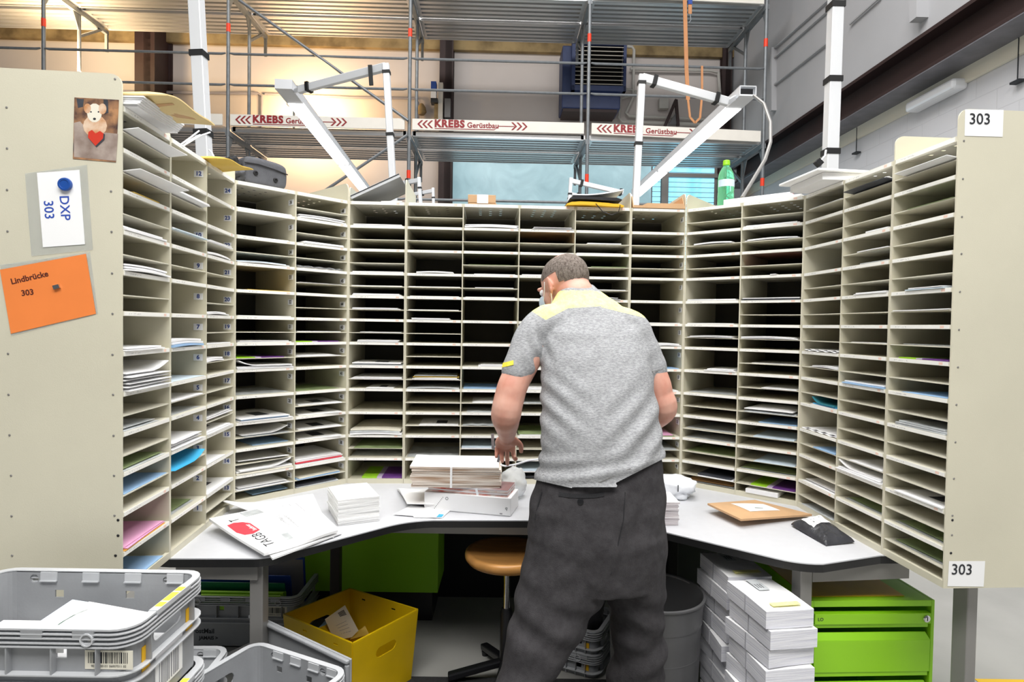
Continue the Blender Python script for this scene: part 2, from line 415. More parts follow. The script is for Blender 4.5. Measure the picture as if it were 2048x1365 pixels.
# ------------------------------------------------------------ the hall
struct(MB().box((-14, -6, -0.1), (9, 14, 0)).build('floor', 'concrete'))
TH = 0.026
SO = V((-6.661, 8.635, 0)); SA = V((math.cos(TH), math.sin(TH), 0)); SB = V((-math.sin(TH), math.cos(TH), 0))
SM = Matrix.Translation(SO) @ Matrix.Rotation(TH, 4, 'Z'); SI = SM.inverted()
def on_b(x, y, b): return SI @ at_pl(x, y, SO + SB*b, SB)          # building frame: a along the wall, b into it
def on_a(x, y, a): return SI @ at_pl(x, y, SO + SA*a, SA)
def hall(name): return thing_struct(name)
def sbuild(mb, name, mats, parent=None, **k):
    if parent is None: mb.xf(SM); return mb.build(name, mats, **k)
    mb.xf(SM); return mb.build(name, mats, parent, world=True, **k)
BW = 2.55
aw = on_b(1463, 150, BW).x
# back wall: light upper field, and the bay with the sheeted window
w0 = on_b(889, 360, BW).x; w1 = on_b(1432, 360, BW).x; wz1 = on_b(1000, 318, BW).z; wz0 = 2.6
struct(sbuild(MB().box((-7, BW, 0), (w0, BW+0.2, 11)).box((w0, BW, wz1), (w1, BW+0.2, 11)).box((w0, BW, 0), (w1, BW+0.2, wz0)).box((w1, BW, 0), (aw, BW+0.2, 11)), 'wall_back', 'wall_plaster'))
win = struct(sbuild(MB().box((w0, BW-0.05, wz0), (w0+0.10, BW+0.06, wz1)).box((w1-0.05, BW-0.05, wz0), (w1, BW+0.06, wz1)).box((w0, BW-0.05, wz1-0.05), (w1, BW+0.06, wz1)), 'window_1', 'steel_leg'))
MW['window_1'] = Matrix.Identity(4)
wm = on_b(1335, 360, BW).x; wm2 = on_b(1322, 360, BW).x; ws = on_b(1302, 360, BW).x
def ripple(u, v, a0, a1): return (a0 + (a1-a0)*u, BW - 0.02 + 0.025*math.sin(u*9 + v*5) + 0.015*math.sin(u*23 + 2*v), wz0 + (wz1-0.06-wz0)*v)
mb = MB(); o = 0
n_, m_ = 26, 10
vs = [ripple(i/n_, j/m_, w0+0.10, ws) for j in range(m_+1) for i in range(n_+1)]
mb.add(vs, [(j*(n_+1)+i, j*(n_+1)+i+1, (j+1)*(n_+1)+i+1, (j+1)*(n_+1)+i) for j in range(m_) for i in range(n_)])
sbuild(mb, 'plastic_sheet', 'sheet_blue', win, smooth=True)
sbuild(MB().box((wm2, BW-0.08, wz0), (wm, BW+0.05, wz1)), 'mullion', 'steel_leg', win)
za = on_b(1380, 353, BW).z
sbuild(MB().box((wm, BW-0.09, za-0.035), (w1, BW-0.01, za+0.035)), 'blind_rail', 'steel_leg', win)
ns = 22; dz = (wz1 - wz0)/ns
sl_m = MB().box((wm+0.01, BW-0.05, 0), (w1-0.05, BW-0.035, dz*0.86)).xf(SM).mesh('slat', 'blind_blue')
for i in range(ns):
    o = obj('slat', sl_m, win); o.location = (0, 0, wz0 + dz*i)
sl2 = MB().box((ws+0.02, BW-0.05, 0), (wm2-0.02, BW-0.035, dz*0.86)).xf(SM).mesh('slat', 'blind_blue')
for i in range(ns):
    o = obj('slat', sl2, win); o.location = (0, 0, wz0 + dz*i)
struct(sbuild(MB().box((w0, BW-0.14, wz0-0.12), (w1, BW, wz0)), 'trim_1', 'pipe_white'))
rb0 = on_b(400, 88, BW).z; rb1 = on_b(400, 71, BW).z
struct(sbuild(MB().box((-7, BW-0.10, rb0-0.02), (aw, BW, rb1+0.05)), 'trim_2', 'rust_beam'))
# dark brown steel columns
def column(i, xl, xr, b0, yref, side=True):
    p, q = on_b(xl, yref, b0), on_b(xr, yref, b0)
    m = MB().box((p.x, b0, 0), (q.x, b0+0.035, 11)).box((p.x, BW-0.035, 0), (q.x, BW, 11)).box(((p.x+q.x)/2-0.02, b0, 0), ((p.x+q.x)/2+0.1, BW, 11))
    struct(sbuild(m, 'column_%d' % i, 'brown_steel'))
column(1, 269, 309, 1.95, 140); column(2, 879, 906, 2.25, 150); column(3, 1445, 1462, 2.40, 150)

# right-hand wall: smooth upper field, H-beam, painted block wall below
zt_ = on_a(1957, 0, aw).z*0.4 + on_a(1547, 272, aw).z*0.6
zb_ = on_a(1677, 246, aw).z
struct(sbuild(MB().box((aw, -10, zt_), (aw+0.5, BW+0.2, 11)), 'wall_right_upper', 'wall_grey'))
hb = MB().box((aw-0.02, -10, zt_-0.03), (aw+0.32, BW, zt_+0.01)).box((aw-0.02, -10, zb_), (aw+0.34, BW, zb_+0.035)).box((aw+0.14, -10, zb_), (aw+0.18, BW, zt_))
struct(sbuild(hb, 'beam_right', 'brown_steel'))
struct(sbuild(MB().box((aw-0.018, -10, zb_-0.012), (aw+0.34, BW, zb_)), 'beam_underside_lit', 'beam_lit_grey'))  # grey skin paints lamp light onto the underside of the brown flange
struct(sbuild(MB().box((aw+0.34, -10, 0), (aw+0.6, BW+0.2, zb_+0.1)), 'wall_right', 'block_wall'))
struct(sbuild(MB().box((aw+0.30, -10, zb_-0.16), (aw+0.345, BW, zb_-0.012)), 'trim_3', 'paper_cream'))
def wall_pts(pts, a): return [V((a, on_a(x, y, a).y, on_a(x, y, a).z)) for x, y in pts]
cd = thing('wall_conduit', 'grey conduit runs forming a ladder pattern on upper grey right wall', 'conduit', (0, 0, 0))
for pts in ([(1547, 98), (1654, 1.5), (1672, -15)], [(1547, 117), (1654, 22), (1710, -28)], [(1547, 171), (1654, 86)], [(1700, 48), (1760, -6)]):
    q = wall_pts(pts, aw-0.03)
    sbuild(MB().tube(q, 0.018, 6), 'conduit', 'wall_grey', cd, smooth=True)
q = wall_pts([(1548, 96), (1548, 222)], aw-0.03); sbuild(MB().bar(q[0], q[1], 0.10, 0.05), 'cable_channel', 'wall_grey', cd)
q = wall_pts([(1838, -30), (1838, 40)], aw-0.06); t = thing('cable_duct', 'short light grey square duct ending above the brown beam, right wall', 'duct')
sbuild(MB().bar(q[0], q[1], 0.13, 0.11), 'duct', 'wall_grey', t)
p = on_a(1868, 186, aw+0.25); t = thing('wall_luminaire', 'small white lamp housing on block wall under the brown beam', 'lamp')
sbuild(MB().box((aw+0.18, p.y-0.36, p.z-0.09), (aw+0.34, p.y+0.36, p.z+0.02)), 'housing', 'alu_white', t, bevel=0.03)
for k, (x, y0, y1) in enumerate(((2038, 75, 160), (1714, 255, 304))):
    p, q = on_a(x, y0, aw+0.30), on_a(x, y1, aw+0.30)
    t = thing('hanging_hook', 'thin rod with hook hanging from beam %s' % ('above the orange free right panel' if k == 0 else 'beside the tall white right pole'), 'hook', group=None)
    t['label'] = ['thin rod with hook hanging under beam at far right edge', 'thin rod with hook hanging under beam beside the white pole'][k]
    sbuild(MB().tube([p, (p.x, p.y, q.z)], 0.006, 6), 'rod', 'ink', t); sbuild(MB().box((p.x-0.03, p.y-0.05, q.z-0.02), (p.x+0.03, p.y+0.05, q.z)), 'hook_plate', 'ink', t)

# ------------------------------------------------------------ scaffold
sc = thing('scaffold', 'galvanised scaffold with two plank decks and lettered toe boards', 'scaffold', SO, TH)
def sb(mb, name, mats, parent=None, **k):              # already in the scaffold's own frame
    return mb.build(name, mats, sc if parent is None else parent, **k)
BAY = 2.57
post = MB().tube([(0, 0, 0), (0, 0, 8.4)], 0.026, 10).mesh('standard', 'galv_pole')
mark = MB().tube([(0, 0, 0), (0, 0, 0.115)], 0.029, 10).mesh('marker_sleeve', 'marker_red')
base = MB().box((-0.075, -0.075, 0), (0.075, 0.075, 0.012)).mesh('base_plate', 'galv_pole')
for k in range(-1, 5):
    for b in (0, 0.73):
        s = obj('standard', post, sc, True); s.location = (BAY*k, b, 0)
        if k < 4 or b == 0:
            for z in (3.60, 5.61):
                if b == 0: o = obj('marker_sleeve', mark, s, True); o.location = (0, 0, z)
        o = obj('base_plate', base, s)
dzb = {-1: 0, 0: 0, 1: 0, 2: 0, 3: 0}
rail = MB().tube([(0.03, 0, 0.01), (0.09, 0, 0), (BAY-0.09, 0, 0), (BAY-0.03, 0, 0.01)], [0.012, 0.019, 0.019, 0.012], 8).mesh('guard_rail', 'galv_pole')
for k in range(-2, 4):
    for z in (5.295, 4.86, 3.30, 2.86):
        o = obj('guard_rail', rail, sc, True); o.location = (BAY*k, -0.02, z)
        if k == 3: o.rotation_euler.y = 0.004
# deck planks: aluminium, ribbed underneath
def plank():
    m = MB().box((0.05, 0, 0), (BAY-0.05, 0.02, 0.075)).box((0.05, 0.60, 0), (BAY-0.05, 0.62, 0.075)).box((0.05, 0, 0.065), (BAY-0.05, 0.62, 0.078))
    for i in range(5):
        y = 0.05 + i*0.118; m.box((0.08, y, 0.012), (BAY-0.08, y+0.062, 0.066))
    m.box((0.03, 0.0, 0.01), (0.09, 0.62, 0.07)).box((BAY-0.09, 0.0, 0.01), (BAY-0.03, 0.62, 0.07))
    return m.mesh('deck_plank', 'alu_deck')
pk = plank()
DZ = (4.215, 6.215)
for z in DZ:
    for k in range(-2, 4):
        for b in (0.04, 0.745):
            o = obj('deck_plank', pk, sc); o.location = (BAY*k, b, z)
tr = MB().box((-0.03, -0.02, -0.07), (0.03, 0.75, 0)).mesh('transom', 'galv_pole')
cons = MB().box((-0.025, 0.75, -0.06), (0.025, 1.40, 0)).bar((0, 0.75, -0.38), (0, 1.25, -0.04), 0.035, 0.035).box((-0.02, 1.36, -0.34), (0.02, 1.40, 0)).mesh('console_bracket', 'galv_pole')
gus = MB().slab([(0, 0.02, -0.30), (0, 0.16, -0.05), (0, 0.02, -0.05)], (0.012, 0, 0)).mesh('gusset', 'galv_pole'); gus2 = MB().slab([(0, 0.71, -0.32), (0, 0.57, -0.05), (0, 0.71, -0.05)], (0.012, 0, 0)).mesh('gusset', 'galv_pole')
for z in DZ:
    for k in range(-1, 5):
        for me, nm in ((tr, 'transom'), (cons, 'console_bracket'), (gus, 'gusset'), (gus2, 'gusset')):
            o = obj(nm, me, sc); o.location = (BAY*k, 0, z)
def front(x, y): return SI @ at_pl(x, y, SO - SB*0.05, SB)
for (a, b) in (((478, 0), (816, 241)), ((815, 270), (640, 388))):
    sb(MB().tube([front(*a), front(*b)], 0.021, 8), 'diagonal_brace', 'galv_pole', smooth=True)
# toe boards with the scaffolder's lettering
def toe(k, z, drop=0.0, letter=True):
    a0, a1 = BAY*k + 0.05, BAY*(k+1) - 0.06
    m = MB().hexa([(a0, -0.045, z), (a1, -0.045, z-drop), (a1, -0.02, z-drop), (a0, -0.02, z)], [(a0, -0.045, z+0.155), (a1, -0.045, z+0.155-drop), (a1, -0.02, z+0.155-drop), (a0, -0.02, z+0.155)])
    b = sb(m, 'toe_board', 'toe_cream')
    if not letter: return
    sl = -drop/(a1-a0); ex = V((1, 0, sl)); ey = V((0, 0, 1)); y = -0.0475
    def at(u, h): return V((a0 + u, y, z + h + sl*u))
    c = MB()
    for i in range(3):
        for (u0, d) in ((0.10 + i*0.07, -1), (1.44 + i*0.075, 1)):
            for s_ in (1, -1):
                p0 = at(u0 - d*0.028, 0.08 + s_*0.055); p1 = at(u0 + d*0.028, 0.08)
                c.slab([p0, p0 + V((0.028, 0, 0)), p1 + V((0.028, 0, 0)), p1], (0, -0.0008, 0))
    def ln(u0, h0, u1, h1, t=0.010):
        p0, p1 = at(u0, h0), at(u1, h1); c.slab([p0, p1, p1 + V((0, 0, t)), p0 + V((0, 0, t))], (0, -0.0008, 0))
    ln(0.32, 0.018, 1.17, 0.018); ln(1.17, 0.018, 1.23, 0.072); ln(1.23, 0.072, 1.46, 0.072)
    sb(c, 'arrow_marking', 'krebs_red', b)
    text_on('lettering', 'KREBS', 0.142, 'krebs_red', b, at(0.315, 0.090), ex, ey, 0.0075, 'LEFT', space=1.12)
    text_on('lettering', 'Gerüstbau', 0.105, 'krebs_red', b, at(0.78, 0.078), ex, ey, 0.0025, 'LEFT', space=1.02)
for k in (0, 1, 2, 3): toe(k, 4.285, 0.055 if k == 3 else 0.0, k > 0)
for k in (-2, -1): toe(k, 4.285, 0, False)
for k in (3,): toe(k, 6.245, 0.04, False)
for k in (-1, 0, 1, 2): toe(k, 6.30, 0, False)

# heater, pipes and small fittings on the back wall
ht = thing('unit_heater', 'dark blue fan heater with cream louvres high on the back wall', 'heater', SO, TH)
p0, p1 = on_b(1143, 180, 1.75), on_b(1254, 80, 1.75)
hx0, hx1, hz0, hz1 = p0.x, p1.x, p0.z, p1.z
fr = MB().box((hx0, 1.75, hz0), (hx1, 1.86, hz0+0.09)).box((hx0, 1.75, hz1-0.09), (hx1, 1.86, hz1)).box((hx0, 1.75, hz0), (hx0+0.06, 1.86, hz1)).box((hx1-0.05, 1.75, hz0), (hx1, 1.86, hz1))
fr.build('louvre_frame', 'blue_paint', ht)
MB().box((hx0+0.06, 1.87, hz0+0.06), (hx1-0.05, 1.9, hz1-0.06)).build('core', 'black_plastic', ht)
lv = MB().hexa([(hx0+0.06, 1.76, 0), (hx1-0.05, 1.76, 0), (hx1-0.05, 1.84, 0.035), (hx0+0.06, 1.84, 0.035)], [(hx0+0.06, 1.76, 0.012), (hx1-0.05, 1.76, 0.012), (hx1-0.05, 1.84, 0.047), (hx0+0.06, 1.84, 0.047)]).mesh('louvre_slat', 'louvre')
for i in range(10):
    o = obj('louvre_slat', lv, ht); o.location = (0, 0, hz0 + 0.11 + i*(hz1-hz0-0.2)/9.6)
q0, q1 = on_b(1122, 220, 2.0), on_b(1240, 130, 2.0)
MB().box((q0.x, 1.9, q0.z), (q1.x, 2.45, hz1-0.05)).build('body', 'blue_paint', ht, bevel=0.02)
MB().box((q0.x+0.03, 1.92, q0.z-0.05), (q1.x-0.05, 2.4, q0.z)).build('drip_tray', 'brown_steel', ht)
pp = thing('heating_pipe', 'pair of grey heating pipes bending from heater along back wall', 'pipe', SO, TH)
def wpts(pts, b): return [V((on_b(x, y, b).x, b, on_b(x, y, b).z)) for x, y in pts]
for pts in ([(1254, 93), (1264, 94), (1268, 100), (1266, 190), (1240, 198), (1238, 236), (1244, 243), (1330, 246), (1440, 250)], [(1250, 178), (1272, 182), (1256, 216), (1252, 226), (1258, 232), (1330, 235), (1440, 240)], [(1260, 138), (1420, 141), (1437, 146), (1440, 190)]):
    MB().tube(wpts(pts, 2.44), 0.028, 8).build('pipe', 'pipe_white', pp, smooth=True)
ct = thing('control_box', 'light grey switch box with dark bracket beside pipes on back wall', 'box', SO, TH)
p, q = on_b(1318, 217, 2.4), on_b(1338, 197, 2.4); MB().box((p.x, 2.38, p.z), (q.x, 2.5, q.z)).build('housing', 'pipe_white', ct, bevel=0.01)
a_, b_, c_ = wpts([(1330, 252), (1352, 200), (1356, 252)], 2.3); MB().bar(a_, b_, 0.07, 0.05).bar(b_, c_, 0.05, 0.05).build('bracket', 'brown_steel', ct)
p, q = on_b(1336, 250, 2.35), on_b(1354, 222, 2.35); MB().slab([(p.x, 2.3, p.z), (q.x, 2.3, p.z), (q.x, 2.3, q.z)], (0, 0.1, 0)).build('bracket_plate', 'bin_grey', ct)
dv = thing('wall_device', 'blue and grey switch gear on dark brown column, back wall', 'device', SO, TH)
p, q = on_b(862, 207, 2.1), on_b(873, 165, 2.1); zz = (q.z-p.z)
MB().box((p.x, 2.05, p.z+zz*0.55), (q.x, 2.2, q.z)).build('cap', 'folder_blue', dv); MB().box((p.x, 2.05, p.z+zz*0.2), (q.x, 2.2, p.z+zz*0.55)).build('housing', 'alu_white', dv); MB().box((p.x, 2.04, p.z), (q.x+0.03, 2.2, p.z+zz*0.2)).build('plug', 'black_plastic', dv)
p, q = on_b(876, 240, 2.1), on_b(886, 165, 2.1); MB().box((p.x, 2.1, p.z), (q.x, 2.22, q.z)).build('rail', 'pipe_white', dv)
p, q = on_b(868, 242, 2.1), on_b(878, 205, 2.1); MB().box((p.x, 2.12, p.z), (q.x, 2.25, q.z)).build('bracket', 'rust_beam', dv)
p, q = on_b(889, 235, 2.1), on_b(901, 198, 2.1); MB().box((p.x, 2.08, p.z), (q.x, 2.25, q.z)).build('gearbox', 'bin_grey', dv)
sn = thing('wall_siren', 'small rusty round siren on beige back wall near switch gear', 'siren', SO, TH)
p = on_b(843, 218, 2.4); MB().lathe([(0.05, 0), (0.09, 0.05), (0.07, 0.14), (0.03, 0.2)], (0, 0, 0), 12).xf(Matrix.Translation((p.x, 2.42, p.z-0.1))).build('horn', 'rust_beam', sn, smooth=True)
wp = thing('wall_pipe', 'thin grey pipe run with drop pipe on beige back wall, left', 'pipe', SO, TH)
for pts in ([(-10, 185), (515, 186), (524, 192), (524, 300)], [(530, 188), (700, 195), (832, 197), (836, 206), (836, 300)], [(243, 182), (515, 188)]):
    MB().tube(wpts(pts, 2.48), 0.022, 8).build('pipe', 'wall_bottom', wp, smooth=True)
# ratchet strap hanging from the upper deck
st = thing('ratchet_strap', 'orange lashing strap hanging in a loop from the upper deck', 'strap', SO, TH)
wl_ = thing('work_lamp', 'builders work lamp lighting beige wall behind the left tube', 'lamp', (-3.75, 10.3, 5.25)); MB().box((-3.86, 10.30, 5.17), (-3.62, 10.40, 5.33)).build('housing', 'pipe_white', wl_, world=True, bevel=0.01); MB().bar((-3.75, 10.35, 5.11), (-3.75, 10.35, 4.29), 0.03, 0.03).build('stand', 'galv_pole', wl_, world=True)
pts = [(1369, -20), (1371, 60), (1373, 140), (1376, 200), (1380, 235), (1390, 246), (1400, 236), (1404, 190), (1404, 132)]
P = [front(x, y) for x, y in pts]
mb = MB()
for i in range(len(P)-1):
    wd = 0.055 if i < 3 else 0.03
    mb.bar(P[i], P[i+1], wd, 0.012, (0, 1, 0))
mb.build('webbing', 'webbing_orange', st)
q = front(1380, 30); MB().bar(front(1380, 5), front(1380, 28), 0.05, 0.012, (0, 1, 0)).build('strap_tail', 'webbing_orange', st)
MB().bar(front(1380, -4), front(1380, 9), 0.06, 0.03, (0, 1, 0)).build('ratchet', 'folder_blue', st)
MB().tube([front(1380, 28), front(1382, 40), front(1378, 46)], 0.008, 6).build('hook', 'galv_pole', st)

# ------------------------------------------------------------ pigeonhole sorting units
ZB, ZT = 0.73, 2.069
PITCHZ = (ZT - ZB)/12
D = dict(L0=(-1.0682, 1.6595), L1=(-1.0956, 1.9436), L2=(-1.123, 2.2277), L3=(-1.1504, 2.5118), D1=(-0.9687, 2.7074), D2=(-0.787, 2.9031),
         B1=(-0.5155, 2.9156), B2=(-0.2441, 2.9281), B3=(0.0273, 2.9406), B4=(0.2987, 2.9531), B5=(0.5702, 2.9655), R0=(0.8416, 2.978),
         R1=(1.0497, 2.8067), R2=(1.2578, 2.6354), W1=(1.2754, 2.3592), W2=(1.2931, 2.0831), W3=(1.3107, 1.8069))
DEP = 0.40
TS = 0.005           # side panel thickness
def zat(name, y):    # height of a mark seen at image row y on the vertical above a front corner
    P = D[name]; lo, hi = 0.2, 3.2
    for _ in range(40):
        m_ = (lo+hi)/2
        d = V((P[0], P[1], m_)) - EYEP
        cp, sp = math.cos(PITCH), math.sin(PITCH); dd = d.y*cp - d.z*sp; v = -(d.y*sp + d.z*cp); u = d.x
        vy = u*math.sin(ROLL) + v*math.cos(ROLL)
        yy = 682.5 + FPX*vy/dd
        if yy > y: lo = m_
        else: hi = m_
    return lo
# which rows (0 = top) carry a thin middle shelf
THIN = {0: (0,1,2,3,4,7,8,9), 1: (1,2,3,7,9), 2: (2,3,4,5,6,7,8,11), 3: (2,5,6,9,10,11), 4: (0,1,2,3,4,5,6,8,9,11), 5: (1,2,3,4,5,7,10),
        6: (0,1,3,4,5,6,7,8,9), 7: (1,2,3,8,9,10), 8: (1,2,5,8,10,11), 9: (0,1,2,3,6,8,10), 10: (1,2,10), 11: (0,1,2,5,8,9,10,11),
        12: (0,1,2,4,5,6,7,8,9,10,11), 13: (0,1,3,4,5,6,7,9,10,11), 14: tuple(range(12)), 15: tuple(range(12))}
NUM = {1: 12, 2: 24, 3: 36, 4: 48, 10: 60}
CF = {}              # column frame: local point (u along the front, v inward, h above the desk) -> unit's frame and world
def perforated(m, x0, x1, y0, y1, z, th, holes):
    xs = sorted({x0, x1} | {h for a in holes for h in (a[0], a[0]+a[2])}); ys = sorted({y0, y1} | {h for a in holes for h in (a[1], a[1]+a[3])})
    def ish(cx, cy): return any(a[0] < cx < a[0]+a[2] and a[1] < cy < a[1]+a[3] for a in holes)
    for k in (0, th):
        o = len(m.v); m.v += [V((x, y, z+k)) for y in ys for x in xs]; W = len(xs)
        for j in range(len(ys)-1):
            for i in range(W-1):
                if ish((xs[i]+xs[i+1])/2, (ys[j]+ys[j+1])/2): continue
                a = o + j*W + i; f = [a, a+1, a+W+1, a+W]; m.f.append(f if k else f[::-1]); m.mi.append(m.cur)
shelf_meshes = {}
def unit(label, a, b, cols, ext_l=0.0, ext_r=0.0, end_l=False, end_r=False, zl=None, zr=None):
    A, B = V(D[a] + (0,)), V(D[b] + (0,)); n = len(cols); W = (B-A).length; ang = math.atan2(B.y-A.y, B.x-A.x)
    u = thing('pigeonhole_unit', label, 'shelf unit', (A.x, A.y, ZB), ang)
    H = ZT - ZB + 0.0155
    def side(x, ext, nm='side_panel', t=TS):
        r = 0.03; poly = [(x, 0, 0), (x, DEP, 0), (x, DEP, H+ext), (x, 0.0, H+ext)]
        if ext > 0.02: poly = [(x, 0, 0), (x, DEP, 0), (x, DEP, H+ext)] + [(x, r - r*math.sin(t_*PI/2/5), H+ext - r + r*math.cos(t_*PI/2/5)) for t_ in range(6)]
        p = MB().slab(poly, (t, 0, 0)).build(nm, 'putty_panel', u)
        return p
    sides = [side(0.0006, ext_l), side(W - TS - 0.0006, ext_r)]
    cw = W/n
    for i in range(1, n): MB().box((cw*i - 0.0022, 0, 0), (cw*i + 0.0022, DEP, H)).build('divider', 'putty_panel', u)
    MB().box((TS, DEP-0.004, 0), (W-TS, DEP, H)).build('back_panel', 'shade_backing', u)
    for i, c in enumerate(cols):
        x0 = cw*i + (TS+0.001 if i == 0 else 0.003); x1 = cw*(i+1) - (TS+0.001 if i == n-1 else 0.003)
        CF[c] = (u, x0, x1, ang)
        # top panel with its rows of real slots
        m = MB(); holes = []
        for r in range(3):
            for q in range(5):
                holes.append(((x0+x1)/2 - 0.062 + r*0.052 + 0.0, 0.06 + q*0.052, 0.014, 0.016))
        perforated(m, x0, x1, 0.012, DEP-0.006, H-0.003, 0.0015, holes)
        m.box((x0, 0, H-0.0155), (x1, 0.012, H))
        tp = m.build('top_panel', 'shelf_metal', u)
        MB().box((x0+0.006, -0.0016, H-0.0145), (x1-0.006, -0.0001, H-0.001)).build('label_strip', 'label_strip', tp)
        for k in range(1, 13):
            z = ZT - ZB - k*PITCHZ
            if k == 12:
                MB().box((x0, 0, 0), (x1, 0.012, 0.022)).box((x0, 0.012, 0.012), (x1, DEP-0.006, 0.016)).build('bottom_panel', 'putty_panel', u); continue
            s = MB().box((x0, 0.0, z), (x1, 0.008, z+0.0135)).box((x0, 0.008, z+0.010), (x1, DEP-0.006, z+0.0135)).build('shelf', 'shelf_metal', u)
            MB().box((x0+0.004, -0.0016, z+0.001), (x1-0.004, -0.0001, z+0.0125)).build('label_strip', 'label_strip', s)
        for r in THIN[c]:
            z = ZT - ZB - r*PITCHZ - PITCHZ*0.5
            MB().box((x0, 0.002, z), (x1, DEP-0.006, z+0.0032)).build('thin_shelf', 'shelf_metal', u)
        # numbers on the wall at the far end of the column
        if c in NUM:
            for r in range(12):
                z = ZT - ZB - r*PITCHZ - (0.032 if c < 3 else 0.030); xw = x1 - 0.0005
                if c < 3: y0_, y1_, hh = 0.012, 0.044, 0.024
                else: y0_, y1_, hh = 0.018, 0.062, 0.024
                if c == 2: y0_, y1_ = 0.012, 0.042
                sk = MB().box((xw-0.0008, y0_, z-hh/2), (xw, y1_, z+hh/2)).build('number_sticker', 'sticker_white', u)
                text_on('number', str(NUM[c]-r), 0.021 if c < 3 else 0.021, 'ink_navy' if c < 3 else 'ink', sk, (xw-0.0011, (y0_+y1_)/2, z), (0, -1, 0) if c < 9 else (0, -1, 0), (0, 0, 1), 0.0008)
    return u, W, H, sides
def holes_on(parent, W_or_x, pts, sgn, r=0.006, m_='black_plastic'):
    mbh = MB()
    for y, z, rr in pts: mbh.lathe([(rr, 0), (rr*0.9, 0.001)], (0, 0, 0), 10).v
    return mbh
ex = lambda nme, y: zat(nme, y) - ZB - (ZT - ZB + 0.0155)
u0, W0, H0, s0 = unit('putty metal sorting unit, end column hanging out beyond desk, left', 'L0', 'L1', [0], ex('L0', 148), 0.03)
u1, W1_, H1, s1 = unit('putty sorting unit of two columns numbered 1 to 24, left wing', 'L1', 'L3', [1, 2], 0.0, ex('L3', 322))
u2, W2_, H2, s2 = unit('putty sorting unit of two columns numbered 25 to 48, left diagonal', 'L3', 'D2', [3, 4], 0.0, ex('D2', 366))
u3, W3_, H3, s3 = unit('single column putty sorting unit below the tilted grey tray', 'D2', 'B1', [5], ex('D2', 372), ex('B1', 357))
u4, W4_, H4, s4 = unit('wide four column putty sorting unit in the middle of the back row', 'B1', 'B5', [6, 7, 8, 9], 0.0, ex('B5', 384))
u5, W5_, H5, s5 = unit('single column putty sorting unit below the open cardboard tray', 'B5', 'R0', [10], 0.0, ex('R0', 386))
u6, W6_, H6, s6 = unit('putty sorting unit of two columns below the green bottle, right diagonal', 'R0', 'R2', [11, 12], ex('R0', 388), 0.0)
u7, W7_, H7, s7 = unit('putty sorting unit of two columns on desk end, right wing', 'R2', 'W2', [13, 14], 0.0, 0.0)
u8, W8_, H8, s8 = unit('putty sorting unit with 303 signs on its end panel, right', 'W2', 'W3', [15], ex('W2', 273), ex('W3', 217))
# rivets and holes on the two big end panels; the end panels' fittings are their own sub-parts
def rivets(u, side, x, sgn, spec, nm, m_):
    mbh = MB()
    for y, z, r in spec:
        k = MB().lathe([(r, 0), (r*0.7, 0.0012)], (0, 0, 0), 10).xf(Matrix.Translation((x, y, z)) @ Matrix.Rotation(PI/2*sgn, 4, 'Y'))
        k.build(nm, m_, side)
def panel_pt(u, px, py, x):   # image point on the panel plane x = const of a unit, in the unit's frame
    mw = MW[u.name]; n = (mw.to_3x3() @ V((1, 0, 0))); P = mw @ V((x, 0, 0)); return mw.inverted() @ at_pl(px, py, P, n)
lp = [panel_pt(u0, x, y, 0) for x, y in [(13, 215), (14, 297), (14, 380), (15, 463), (16, 708), (17, 790), (19, 871), (22, 952), (23, 1033), (24, 1112), (222, 383), (223, 464), (224, 547), (225, 628), (225, 710), (226, 790), (227, 872), (228, 952), (229, 1032), (230, 158)]]
rivets(u0, s0[0], 0.0, -1, [(p.y, p.z, 0.0032) for p in lp], 'rivet', 'steel_leg')
lp = [panel_pt(u0, x, y, 0) for x, y in [(236, 1041), (236, 1072), (231, 1112)]]
rivets(u0, s0[0], 0.0, -1, [(p.y, p.z, 0.004) for p in lp], 'hole', 'black_plastic')
lp = [panel_pt(u8, x, y, W8_) for x, y in [(1928, 282), (1926, 358), (1924, 434), (1923, 508), (1920, 584), (1918, 660), (1916, 735), (1913, 810), (1911, 885), (1908, 958), (1905, 1032), (1904, 1071)]]
rivets(u8, s8[1], W8_, 1, [(p.y, p.z, 0.0032) for p in lp], 'rivet', 'steel_leg')
lp = [panel_pt(u8, x, y, W8_) for x, y in [(1905, 1041), (1902, 1107)]]
rivets(u8, s8[1], W8_, 1, [(p.y, p.z, 0.004) for p in lp], 'hole', 'black_plastic')

# ------------------------------------------------------------ desk
dk = thing('sorting_desk', 'light grey horseshoe desk with thick black edge and steel legs', 'desk', (0, 2.3, 0))
def fl(x, y): p = at_z(x, y, ZB); return (p.x, p.y)
def arc(p, q, r_, n=6):      # rounded corner helper: quadratic through p, corner, q
    return [((1-t)**2*p[0] + 2*t*(1-t)*q[0] + t*t*r_[0], (1-t)**2*p[1] + 2*t*(1-t)*q[1] + t*t*r_[1]) for t in [i/n for i in range(n+1)]]
bl, br = (-0.42, 2.34), (0.44, 2.385)
F = [(-1.098, 1.946)]
F += arc((-0.845, 1.957), (-0.795, 1.957), (-0.762, 1.99))
F += arc((-0.47, 2.285), (-0.40, 2.357), (-0.30, 2.372))
F += arc((0.33, 2.40), (0.43, 2.405), (0.51, 2.34))
F += arc((0.90, 2.032), (0.965, 1.98), (1.04, 1.986))
F += [(1.283, 2.072)]
BK = [(1.72, 2.10), (1.70, 2.70), (1.20, 3.36), (-0.82, 3.31), (-1.50, 2.62), (-1.52, 1.99)]
poly = F + BK
MB().prism(poly, ZB-0.004, ZB).build('desk_top', 'desk_top', dk, world=True)
MB().prism([(x*0.9999, y*1.0) for x, y in poly], ZB-0.030, ZB-0.0042).build('edge_band', 'black_edge', dk, world=True)
